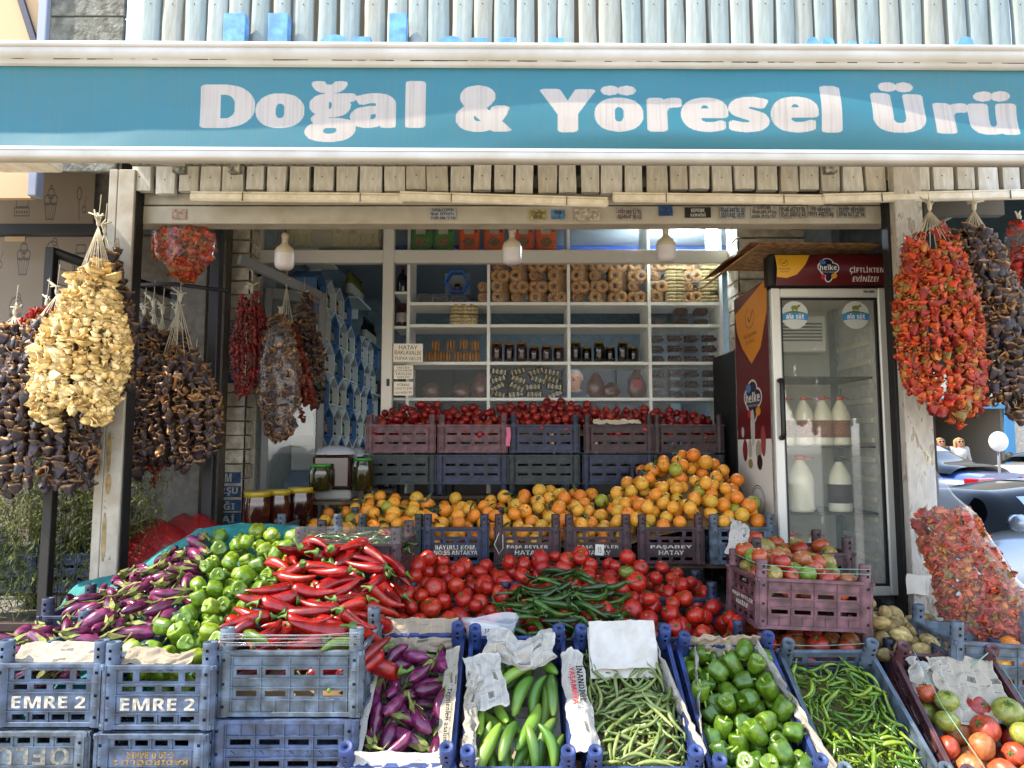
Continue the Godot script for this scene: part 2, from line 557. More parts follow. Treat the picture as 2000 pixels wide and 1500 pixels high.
func eggplants(l: float, cols: Array, key: String, stalk := Color(0.50, 0.53, 0.22)) -> Array:
	var out = []
	var i = 0
	for c in cols:
		i += 1
		var f = rf(0.85, 1.1); var sd = i * 1.7
		var R = l * 0.185 * f
		var prof = func(t): return R * pow(max(sin(PI * pow(t * 0.93 + 0.01, 0.82)), 0.0), 0.62) * (1.08 - 0.38 * t)
		var o = body_node(pod(l, prof, l * rf(0.02, 0.14), null, 0, 0.04, 0.01, 12, 14, sd), mat("%s%d" % [key, i], c, 0.27, {"grime": 0.4, "gscale": 5.0, "world": false, "bump": 0.06}))
		var st = S()
		var x0 = l * 0.32
		for k in 5:    # the leafy cap
			var a = TAU * k / 5.0 + sd
			var pr = func(x, lift): return Vector3(x, 0, 0) + Vector3(0, cos(a), sin(a)) * (prof.call(clamp(x / l + 0.5, 0.0, 1.0)) + lift)
			var sdv = Vector3(0, -sin(a), cos(a))
			var p0 = pr.call(l * 0.49, 0.004); var p1 = pr.call(x0 + l * 0.05, 0.004); var p2 = pr.call(x0 - l * rf(0.16, 0.32), 0.009)
			quad(st, p0 - sdv * R * 0.2, p0 + sdv * R * 0.2, p1 + sdv * R * 0.42, p1 - sdv * R * 0.42)
			tri(st, p1 - sdv * R * 0.42, p1 + sdv * R * 0.42, p2)
		var e = Vector3(l * 0.46, 0, 0)
		var bd = Vector3(0, rf(-0.5, 1), rf(-1, 1)).normalized()
		tube(st, [e - Vector3(l * 0.06, 0, 0), e + Vector3(l * 0.06, 0, 0), e + Vector3(l * 0.2, 0, 0) + bd * l * 0.05, e + Vector3(l * 0.32, 0, 0) + bd * l * 0.16], [R * 0.5, R * 0.3, R * 0.15, R * 0.18], 7)
		var k = body_node(st, mat(key + "_cap%d" % (i % 2), stalk if i % 2 else stalk * 0.85, 0.75, {"grime": 0.3, "gscale": 8.0, "world": false})); k.name = "calyx"; o.add_child(k)
		out.append(o)
	return out

func long_peppers(l: float, R: float, cols: Array, key: String, bend: float, stalk: Color, fat := 0.55, rough := 0.3) -> Array:
	var out = []
	var i = 0
	for c in cols:
		i += 1
		var sd = i * 2.3
		var prof = func(t): return R * pow(t, fat) * pow(max(1.0 - pow(t, 9.0), 0.0), 0.5) + 0.0006
		var o = body_node(pod(l, prof, bend * rf(-0.9, 1.3), null, 2 + i % 3, 0.13, rf(0.01, 0.07), 10, 14, sd), mat("%s%d" % [key, i], c, rough, {"grime": 0.3, "gscale": 6.0, "world": false, "bump": 0.15}))
		var st = S()
		var e = Vector3(l * 0.49, -bend * 0.45, 0)
		var bd = Vector3(0, rf(-1, 1), rf(-1, 1)).normalized()
		tube(st, [e - Vector3(l * 0.02, 0, 0), e + Vector3(l * 0.015, 0, 0), e + Vector3(l * 0.1, 0, 0) + bd * l * 0.03, e + Vector3(l * 0.17, 0, 0) + bd * l * 0.12], [R * 0.7, R * 0.3, R * 0.16, R * 0.2], 6)
		var k = body_node(st, mat(key + "_stalk", stalk, 0.6)); k.name = "stalk"; o.add_child(k)
		out.append(o)
	return out

func cucumbers(l: float, R: float) -> Array:
	var out = []
	var i = 0
	for c in [Color(0.21, 0.34, 0.11), Color(0.26, 0.41, 0.12), Color(0.34, 0.48, 0.16), Color(0.44, 0.56, 0.20)]:
		i += 1
		var tip = c.lerp(Color(0.5, 0.56, 0.22), 0.6)
		var o = body_node(pod(l * rf(0.9, 1.05), func(t): return R * pow(max(sin(PI * (t * 0.985 + 0.008)), 0.0), 0.42) * (1.0 - 0.12 * t), l * rf(0.03, 0.13), func(u, v):
			return c.lerp(tip, clamp(pow(1.0 - v, 3.0) + 0.35 * pow(absf(sin(u * TAU * 4.0)), 6.0) * (1.0 - v), 0.0, 1.0)).srgb_to_linear(), 6, 0.025, 0.01, 14, 14, i), mat("cucumber_skin", Color(1, 1, 1), 0.36, {"vcol": true, "bump": 0.4, "gscale": 9.0, "world": false}))
		out.append(o)
	return out

func potatoes(r: float) -> Array:
	var out = []
	for i in 4:
		var off = Vector3(i * 9, 3, 1); var long = rf(1.15, 1.5)
		out.append(body_node(globe(func(th, ph):
			var d = ball_dir(th, ph)
			var p = d * r * (1.0 + 0.22 * nz(d + off, 30.0)); p.x *= long; p.y *= 0.86
			return p, 14, 10), mat("potato%d" % i, [Color(0.72, 0.61, 0.38), Color(0.66, 0.55, 0.32), Color(0.75, 0.65, 0.41), Color(0.62, 0.54, 0.32)][i], 0.75, {"grime": 0.4, "gscale": 5.0, "world": false, "bump": 0.3})))
	return out

func tiny_pods(l: float, R: float, cols: Array, key: String, bean := false) -> Array:
	var out = []
	var i = 0
	for c in cols:
		i += 1
		var prof = (func(t): return R * pow(max(sin(PI * (t * 0.97 + 0.015)), 0.0), 0.4)) if bean else (func(t): return R * pow(t, 0.6) * pow(max(1.0 - pow(t, 12.0), 0.0), 0.4) + 0.0004)
		var st = pod(l, prof, l * (rf(0.05, 0.22)), null, 0, 0.0, rf(0.0, 0.05), 6, 8, i * 2.0)
		var e = Vector3(l * 0.49, -l * 0.06, 0)
		var o = body_node(st, mat("%s%d" % [key, i], c, 0.4 if bean else 0.25, {"grime": 0.2, "gscale": 6.0, "world": false}))
		var s2 = S(); tube(s2, [e, e + Vector3(l * 0.08, l * 0.01, 0), e + Vector3(l * 0.17, l * 0.05, l * 0.03)], [R * 0.55, R * 0.3, R * 0.3], 5)
		var k = body_node(s2, mat(key + "_stalk", c.lerp(Color(0.4, 0.46, 0.2), 0.5), 0.6)); k.name = "stalk"; o.add_child(k)
		out.append(o)
	return out

# ------------------------------------------------------------------ crates
# rows: [y0, y1, [[x0, x1] ...]] slots in a wall of length l, height h, outer face towards +z
func slotted(st, l: float, h: float, rows: Array, ribs: Array, lines: Array, t := 0.006):
	var y = 0.0
	for row in rows:
		if row[0] > y: span(st, -l / 2, l / 2, y, row[0], -t, 0)
		var x = -l / 2
		for s in row[2]:
			span(st, x, s[0], row[0], row[1], -t, 0)
			x = s[1]
		span(st, x, l / 2, row[0], row[1], -t, 0)
		y = row[1]
	span(st, -l / 2, l / 2, y, h, -t, 0)
	for x in ribs: span(st, x - 0.0016, x + 0.0016, 0.004, h - 0.012, 0.0, 0.0042)
	for q in lines: span(st, -l / 2 + 0.02, l / 2 - 0.02, q - 0.0014, q + 0.0014, 0.0, 0.0052)
	span(st, -l / 2 - 0.004, l / 2 + 0.004, h - 0.012, h, 0.0, 0.009, 0.001)
	span(st, -l / 2, l / 2, 0.0, 0.014, 0.0, 0.006, 0.001)

func crate_shapes(L: float, W: float, H: float, ticks := false) -> Dictionary:
	var key = "crate%s_%s_%s_%s" % [L, W, H, ticks]
	if shapes.has(key): return shapes[key]
	var d = {}
	var st = S(true)
	var rows = []; var ribs = []
	var q = (L - 0.1) / 4.0
	for y in [H * 0.3, H * 0.62]:
		var sl = []
		for k in 4: sl.append([-L / 2 + 0.05 + q * (k + 0.14), -L / 2 + 0.05 + q * (k + 0.86)])
		rows.append([y, y + H * 0.085, sl])
	for k in 5: ribs.append(-L / 2 + 0.05 + q * k)
	for k in 8: ribs.append(-L / 2 + 0.05 + q * 0.5 * k)
	slotted(st, L, H, rows, ribs.slice(0, 5), [H * 0.25, H * 0.44, H * 0.57, H * 0.76, H * 0.9])
	for k in 4:
		span(st, -L / 2 + 0.05 + q * (k + 0.5) - 0.0015, -L / 2 + 0.05 + q * (k + 0.5) + 0.0015, 0.014, H * 0.25, 0, 0.004)
		if ticks:
			for yy in [0.5, 0.83]:
				for sg in [-1, 1]:
					box(st, Vector3(-L / 2 + 0.05 + q * (k + 0.5 + sg * 0.25), H * yy, 0.001), Vector3(0.016, 0.004, 0.006), Rz(sg * -40))
	d.long_wall = mesh_of(st)
	st = S(true)
	rows = []; ribs = []
	var w = W - 0.1
	rows.append([H * 0.1, H * 0.19, [[-w * 0.45, -w * 0.28], [-w * 0.2, -w * 0.04], [w * 0.04, w * 0.2], [w * 0.28, w * 0.45]]])
	rows.append([H * 0.58, H * 0.66, [[-w * 0.45, -w * 0.28], [-w * 0.2, -w * 0.04], [w * 0.04, w * 0.2], [w * 0.28, w * 0.45]]])
	rows.append([H * 0.74, H * 0.88, [[-w * 0.45, -w * 0.32], [-w * 0.24, w * 0.24], [w * 0.32, w * 0.45]]])
	slotted(st, W, H, rows, [-w * 0.52, w * 0.52, -w * 0.24, 0.0, w * 0.24].slice(0, 2), [H * 0.24, H * 0.53, H * 0.7])
	span(st, -w * 0.5, w * 0.5, H * 0.26, H * 0.51, 0.0, 0.002)
	for k in 3: span(st, (k - 1) * w * 0.25 - 0.0015, (k - 1) * w * 0.25 + 0.0015, 0.0, H * 0.24, 0, 0.004)
	box(st, Vector3(0, H * 0.94, 0.001), Vector3(w * 0.32, 0.003, 0.006), Rz(9)); box(st, Vector3(0, H * 0.94, 0.0015), Vector3(w * 0.32, 0.003, 0.006), Rz(-9))
	d.end_wall = mesh_of(st)
	st = S(true)
	for k in 7: span(st, -L / 2 + 0.012, L / 2 - 0.012, 0.002, 0.007, -W / 2 + 0.012 + k * (W - 0.024 - 0.03) / 6.0, -W / 2 + 0.042 + k * (W - 0.024 - 0.03) / 6.0)
	for k in 5: span(st, -L / 2 + 0.04 + k * (L - 0.08) / 4.0 - 0.008, -L / 2 + 0.04 + k * (L - 0.08) / 4.0 + 0.008, 0.0, 0.0055, -W / 2 + 0.012, W / 2 - 0.012)
	d.floor = mesh_of(st)
	st = S()
	var top = H + 0.065
	var cuts = [[0.0, 0.026], [H - 0.01, 0.026], [H, 0.0225], [top - 0.003, 0.0225], [top, 0.0205]]
	for y in [H * 0.16, H * 0.5, H * 0.86, H + 0.02, H + 0.043]:
		for e in [y - 0.0045, y + 0.0045]: cuts.append([e, 0.0225 if e > H else 0.026])
	cuts.sort_custom(func(c0, c1): return c0[0] < c1[0])
	for i in cuts.size() - 1:      # hollow post with peg holes left open on four sides
		var ca = cuts[i]; var cb = cuts[i + 1]
		var hole = absf(cb[0] - ca[0] - 0.009) < 0.0005
		for k in 16:
			if hole and k % 4 == 0: continue
			var a0 = TAU * (k - 0.5) / 16.0; var a1 = TAU * (k + 0.5) / 16.0
			quad(st, Vector3(ca[1] * sin(a0), ca[0], ca[1] * cos(a0)), Vector3(ca[1] * sin(a1), ca[0], ca[1] * cos(a1)), Vector3(cb[1] * sin(a1), cb[0], cb[1] * cos(a1)), Vector3(cb[1] * sin(a0), cb[0], cb[1] * cos(a0)))
	lathe(st, [Vector2(0.0205, top), Vector2(0.0085, top), Vector2(0.0085, top - 0.03)], 14)
	for y in [H * 0.33, H * 0.7, H + 0.032]: lathe(st, [Vector2(0.0225 if y > H else 0.026, y), Vector2(0.0238 if y > H else 0.0275, y + 0.0012), Vector2(0.0225 if y > H else 0.026, y + 0.0024)], 14)
	d.post = mesh_of(st)
	shapes[key] = d
	return d

# pos: middle of the crate's underside. end_front: short end towards the viewer
func crate(colour: String, label: String, pos: Vector3, o := {}) -> Node3D:
	var L = o.get("L", 0.46); var W = o.get("W", 0.335); var H = o.get("H", 0.19)
	var d = crate_shapes(L, W, H, o.get("ticks", false))
	var cols = {"navy": Color(0.13, 0.17, 0.29), "blue": Color(0.24, 0.31, 0.44), "slate": Color(0.33, 0.39, 0.45), "maroon": Color(0.34, 0.20, 0.22), "green": Color(0.13, 0.18, 0.19), "denim": Color(0.29, 0.36, 0.46), "royal": Color(0.15, 0.24, 0.47), "plum": Color(0.25, 0.15, 0.17), "rose": Color(0.42, 0.27, 0.30)}
	var m = mat("plastic_" + colour, cols[colour], 0.55, {"grime": 0.4, "gscale": 2.2, "bump": 0.1})
	var b: Basis = o.get("basis", Basis())
	if o.get("end_front", false): b = b * Ry(90)
	if o.get("inverted", false):
		b = b * Rx(180); pos.y += H
	var t = thing("produce_crate", label, "crate", pos, o.get("group", ""), b)
	part("floor", d.floor, m, t)
	for s in [-1, 1]:
		part("long_wall", d.long_wall, m, t, Transform3D(Ry(0 if s > 0 else 180), Vector3(0, 0, s * (W / 2 - 0.012))))
		part("end_wall", d.end_wall, m, t, Transform3D(Ry(90 * s), Vector3(s * (L / 2 - 0.012), 0, 0)))
		for s2 in [-1, 1]:
			part("corner_post", d.post, m, t, T(s * (L / 2 - 0.026), 0, s2 * (W / 2 - 0.026)))
	var k = 0
	for s in o.get("text", []):
		var n = o.text.size()
		var h = o.get("th", 0.036) / (1.0 if n == 1 else 1.9)
		var y = H * 0.385 + (0.0 if n == 1 else (0.5 - k) * h * 1.25)
		var f = Transform3D(Ry(90 * o.get("tside", -1)), Vector3(o.get("tside", -1) * (L / 2 - 0.012 + 0.0028), y, 0))
		var kn = letters(s, (W - 0.11) * (o.get("tw", 0.95) if k == 0 else o.get("tw2", 0.5)), h, mat(o.get("tcol", "crate_print"), Color(0.78, 0.76, 0.7), 0.7, {"grime": 0.3, "gscale": 9.0}), t, f)
		k += 1
	return t

# the frame of a crate: where its inside floor is, with x across the picture and z towards the viewer
func crate_top(t: Node3D, end_front: bool) -> Transform3D:
	return t.transform * (Transform3D(Ry(-90)) if end_front else Transform3D())

func stand(called: String, label: String, x0, x1, z0, z1, top: float, floor_y: float, tilt_top := 0.0):
	var t = thing(called, label, "stand", Vector3((x0 + x1) / 2, floor_y, (z0 + z1) / 2))
	var w = x1 - x0; var dp = absf(z1 - z0); var h = top - floor_y
	var m = mat("rough_wood", Color(0.33, 0.26, 0.19), 0.85, {"grime": 0.4, "bump": 0.5})
	var n = max(2, int(dp / 0.12))
	for k in n:
		var z = dp / 2 - (k + 0.5) * dp / n
		part("top_board", bx(Vector3(0, h - 0.011 + tilt_top * (0.5 - (k + 0.5) / n), z), Vector3(w, 0.02, dp / n - 0.012), 0.002), m, t)
	for sx in [-1, 1]:
		for sz in [-1, 1]:
			var hh = h - 0.024 + tilt_top * 0.5 * sz
			part("leg", bx(Vector3(sx * (w / 2 - 0.05), hh / 2, sz * (dp / 2 - 0.05)), Vector3(0.05, hh, 0.05), 0.002), m, t)
	return t

# ------------------------------------------------------------------ dried vegetables on strings
func dried_cups(key: String, r: float, l: float, outer: Array, inner: Color, fold := 0.25, n := 5) -> Array:
	var out = []
	for i in n:
		var off = Vector3(i * 4.7, i * 2.1, 3); var oc = outer[i % outer.size()]
		var sq = rf(0.5, 0.8); var open = rf(0.7, 1.15)
		var f = func(u, v):   # v 0..0.5 outside bottom to mouth, 0.5..1 inside mouth to bottom
			var a = u * TAU
			var t = v * 2.0 if v <= 0.5 else 2.0 - v * 2.0
			var rr = r * (0.25 + (open - 0.25) * pow(t, 0.55)) * (1.0 if v <= 0.5 else 0.86)
			var d = Vector3(cos(a), sin(a), t * 1.2)
			rr *= 1.0 + fold * nz(d * 1.3 + off, 95.0) + fold * 0.5 * sin(a * 4.0 + i + t * 3.0)
			return Vector3(cos(a) * rr, (t - 0.5) * l + (0.03 * l if v > 0.5 and v < 0.95 else 0.0) + 0.25 * l * nz(d + off, 60.0), sin(a) * rr * sq)
		var st = S()
		grid(st, 13, 8, f, func(u, v):
			var c = oc if v < 0.465 else (inner if v < 0.66 else inner.lerp(oc, 0.65))
			var k = 1.0 + 0.5 * nz(Vector3(u * 4.0, v * 4.0, i), 60.0)
			return Color(c.r * k, c.g * k, c.b * k).srgb_to_linear())
		out.append(body_node(st, mat("dried_" + key, Color(1, 1, 1), 0.55, {"vcol": true, "bump": 0.5, "gscale": 10.0, "world": false})))
	return out

# strings hang from a knot; pieces are threaded on them. body: half widths at top, middle, bottom of the threaded part
func garland(label: String, knot: Vector3, y_top: float, y_bot: float, hw: Array, protos: Array, step: float, strings: int, group: String, sd: int, o := {}) -> Node3D:
	var g := RandomNumberGenerator.new(); g.seed = sd
	var t = thing("dried_vegetable_garland", label, "garland", knot, group)
	var cm = mat("string_white", Color(0.72, 0.69, 0.6), 0.8)
	var st = S()
	for k in 6:   # the tied tuft
		tube(st, [Vector3(0, -0.03, 0), Vector3(g.randf_range(-0.02, 0.02), 0.0, g.randf_range(-0.01, 0.02)), Vector3(g.randf_range(-0.04, 0.04), g.randf_range(-0.005, 0.035), g.randf_range(-0.02, 0.03))], 0.0035, 4)
	lathe(st, [Vector2(0.003, -0.045), Vector2(0.009, -0.032), Vector2(0.010, -0.016), Vector2(0.005, 0.0)], 8)
	tube(st, [Vector3(0, 0, 0), Vector3(0, 0.05, -0.005), Vector3(0.0, 0.11, -0.01)], 0.002, 4)
	part("knot", st, cm, t)
	var H = y_top - y_bot
	var depth = o.get("depth", 0.55); var lean = o.get("lean", 0.0)
	var count = 0
	var rest = []
	for k in strings:
		var ring = 1.0 if k < strings * 0.68 else 0.5
		var a = PI * (0.5 + (float(k) / max(1.0, strings * 0.68) - 0.5) * 1.25) if ring == 1.0 else g.randf() * TAU
		var y0 = g.randf_range(-0.12, 0.02) * H if ring == 1.0 else g.randf_range(0.0, o.get("early", 0.05)) * H
		var end = 1.0 - g.randf_range(0.0, o.get("ragged", 0.16)) - 0.12 * absf(cos(a)) * o.get("taper", 1.0)
		var pos = func(s):
			var w = hw[0] + (hw[1] - hw[0]) * smoothstep(0.0, 0.45, s) if s < 0.45 else hw[1] + (hw[2] - hw[1]) * smoothstep(0.45, 1.0, s)
			return Vector3(w * cos(a) * ring + lean * s, y_top - knot.y - s * H, w * sin(a) * ring * depth)
		var s = -y0 / H * 0.0 + (-y0 / H if y0 < 0 else -y0 / H)
		var first = pos.call(max(s, -0.1))
		var thread = S()
		tube(thread, [Vector3(0, -0.04, 0), Vector3(0, -0.04, 0).lerp(first, 0.5), first, pos.call(0.5), pos.call(end * 0.98)], 0.0016, 4)
		part("string", thread, cm, t)
		while s < end:
			var p = pos.call(s)
			var j = g.randf_range(0.0, 1.0)
			var b = Basis(Vector3(cos(a), 0, sin(a)).cross(Vector3.UP).normalized(), g.randf_range(-0.5, 0.9)) * Basis(Vector3.UP, g.randf() * TAU) * Basis(Vector3.RIGHT, g.randf_range(-0.45, 0.45))
			if j < o.get("gape", 0.16): b = Basis(Vector3(cos(a), 0, sin(a)).cross(Vector3.UP).normalized(), -g.randf_range(1.0, 1.6)) * b
			var sc = g.randf_range(0.65, 1.3)
			var q = Transform3D(b.scaled_local(Vector3.ONE * sc), p + Vector3(g.randf_range(-1, 1), 0, g.randf_range(-0.3, 1)) * step * 0.35)
			var pr = protos[g.randi() % protos.size()]
			if count < 300:
				var n = pr.duplicate(); n.name = "dried_piece"; t.add_child(n, true); n.transform = q
			else: rest.append([q, pr])
			count += 1
			s += step / H * g.randf_range(0.8, 1.15)
	if rest.size() > 0:
		var sr = S()
		for e in rest: sr.append_from(e[1].mesh, 0, e[0])
		var mi = part("dried_pieces", sr.commit(), rest[0][1].material_override, t); mi.set_meta("kind", "stuff")
	return t

# ------------------------------------------------------------------ bottles, jars, boxes
func jar(called: String, label: String, cat: String, group: String, pos: Vector3, r: float, h: float, content: Color, lid: Color, o := {}) -> Node3D:
	var t = thing(called, label, cat, pos, group)
	var neck = o.get("neck", 0.82); var lh = o.get("lid_h", 0.18 * r + 0.008)
	var key = "jar%s_%s_%s" % [r, h, neck]
	if not shapes.has(key):
		var st = S(); lathe(st, [Vector2(0, 0.001), Vector2(r * 0.9, 0.001), Vector2(r, r * 0.12), Vector2(r, h * 0.72), Vector2(r * 0.97, h * 0.8), Vector2(r * neck, h - lh), Vector2(r * neck, h - lh * 0.5)], 14)
		shapes[key] = mesh_of(st)
		st = S(); lathe(st, [Vector2(r * neck + 0.001, h - lh), Vector2(r * neck + 0.003, h - lh), Vector2(r * neck + 0.003, h - 0.001), Vector2(r * neck, h), Vector2(0, h)], 14)
		shapes[key + "lid"] = mesh_of(st)
	part("glass", shapes[key], mat("content%s" % content.to_html(), content, o.get("rough", 0.12), {"clear": 0.6, "grime": 0.2, "gscale": 8.0}), t)
	part("lid", shapes[key + "lid"], mat("lid%s" % lid.to_html(), lid, 0.35, {"metal": o.get("lid_metal", 0.0)}), t)
	if o.has("label"):
		var st = S(); var lc = o.label
		lathe(st, [Vector2(r + 0.0008, h * 0.2), Vector2(r + 0.0012, h * 0.21), Vector2(r + 0.0012, h * 0.6), Vector2(r + 0.0008, h * 0.61)], 14)
		part("paper_label", st, mat("paper%s" % lc.to_html(), lc, 0.7), t)
	return t

func bottle_shape(r: float, h: float, neck: float) -> Dictionary:
	var key = "bottle%s_%s_%s" % [r, h, neck]
	if not shapes.has(key):
		var st = S(); lathe(st, [Vector2(0, 0.001), Vector2(r * 0.9, 0.001), Vector2(r, r * 0.15), Vector2(r, h * 0.55), Vector2(r * 0.9, h * 0.62), Vector2(neck * 1.2, h * 0.76), Vector2(neck, h * 0.82), Vector2(neck, h * 0.92)], 12)
		var s2 = S(); lathe(s2, [Vector2(neck, h * 0.91), Vector2(neck * 1.18, h * 0.91), Vector2(neck * 1.18, h * 0.995), Vector2(neck, h), Vector2(0, h)], 10)
		var s3 = S(); lathe(s3, [Vector2(r + 0.0005, h * 0.14), Vector2(r + 0.001, h * 0.15), Vector2(r + 0.001, h * 0.48), Vector2(r + 0.0005, h * 0.49)], 12)
		shapes[key] = {"body": mesh_of(st), "cap": mesh_of(s2), "label": mesh_of(s3)}
	return shapes[key]

func bottle(label: String, group: String, pos: Vector3, r: float, h: float, body: Color, cap: Color, lab, neck := 0.012, b := Basis()) -> Node3D:
	var d = bottle_shape(r, h, neck)
	var t = thing("bottle", label, "bottle", pos, group, b)
	part("glass", d.body, mat("bottle%s" % body.to_html(), body, 0.12, {"clear": 0.5}), t)
	part("cap", d.cap, mat("cap%s" % cap.to_html(), cap, 0.4), t)
	if lab != null: part("paper_label", d.label, mat("paper%s" % lab.to_html(), lab, 0.7), t)
	return t

func ring_cookie(R: float, r: float) -> Mesh:
	var st = S()
	grid(st, 12, 6, func(u, v):
		var a = -u * TAU; var b = v * TAU + PI
		var rr = R + r * cos(b)
		return Vector3(rr * cos(a), rr * sin(a), r * sin(b) * 0.8) * (1.0 + 0.04 * nz(Vector3(cos(a), sin(a), v), 70.0)))
	return mesh_of(st)

func shell_box(st, w: float, h: float, d: float):   # a clear clamshell, rim round its waist
	var taper = 0.9
	for e in [[0.0, h * 0.55, taper, 1.0], [h * 0.55, h, 1.0, taper]]:
		for s in 4:
			var c = []
			for q in [[e[0], e[2]], [e[1], e[3]]]:
				for k in [0, 1]:
					var a = [Vector2(-1, 1), Vector2(1, 1), Vector2(1, -1), Vector2(-1, -1)][(s + k) % 4]
					c.append(Vector3(a.x * w / 2 * q[1], q[0], a.y * d / 2 * q[1]))
			quad(st, c[0], c[1], c[3], c[2])
	quad(st, Vector3(-w / 2 * taper, h, d / 2 * taper), Vector3(w / 2 * taper, h, d / 2 * taper), Vector3(w / 2 * taper, h, -d / 2 * taper), Vector3(-w / 2 * taper, h, -d / 2 * taper))
	for s in [-1, 1]: span(st, -w / 2 - 0.004, w / 2 + 0.004, h * 0.54, h * 0.56, s * d / 2 - 0.003, s * d / 2 + 0.003)

func crumpled(st, w: float, h: float, amp: float, sd: float, curve: Callable, nu := 22, nv := 22):
	grid(st, nu, nv, func(u, v):
		var p = Vector3((u - 0.5) * w, (v - 0.5) * h, 0)
		var n = Vector3(nz(Vector3(u * w * 14 + sd, v * h * 14, 1), 80.0), nz(Vector3(u * w * 14, v * h * 14 + sd, 5), 80.0), absf(nz(Vector3(u * w * 16 + sd, v * h * 16, 9), 95.0)) * 2.4 - 0.5) * amp
		return curve.call(p, u, v) + n, null, true)
# ------------------------------------------------------------------ ground
func build_ground():
	var st = S(true); quad(st, Vector3(-150, STREET, 150), Vector3(150, STREET, 150), Vector3(150, STREET, -150), Vector3(-150, STREET, -150))
	struct("road", st, mat("asphalt", Color(0.60, 0.57, 0.52), 0.9, {"grime": 0.1, "gscale": 0.7, "bump": 0.4}))
	st = S(true); span(st, -14, 3.9, STREET + 0.004, 0.0, 4.0, -12.0, 0.01)
	struct("pavement", st, mat("paving", Color(0.76, 0.70, 0.61), 0.9, {"grime": 0.3, "gscale": 0.6, "bump": 0.5}))
	st = S(); grid(st, 2, 50, func(u, v): return Vector3(lerp(3.92, 40.0, u), STREET + 0.006 + 0.44 * smoothstep(0.0, 0.06, v), lerp(-8.7, -70.0, v)))
	struct("street_rise", st, mats["asphalt"])
	st = S(true); span(st, -9, 2.62, 0.002, DECK - 0.03, -3.42, -11.0)
	struct("shop_platform", st, mat("platform_side", Color(0.47, 0.45, 0.42), 0.9, {"grime": 0.4}))
	st = S(true); span(st, -9, 2.62, DECK - 0.028, DECK, -3.40, -11.0)
	struct("shop_floor", st, mat("platform_top", Color(0.50, 0.49, 0.47), 0.6, {"grime": 0.3}))

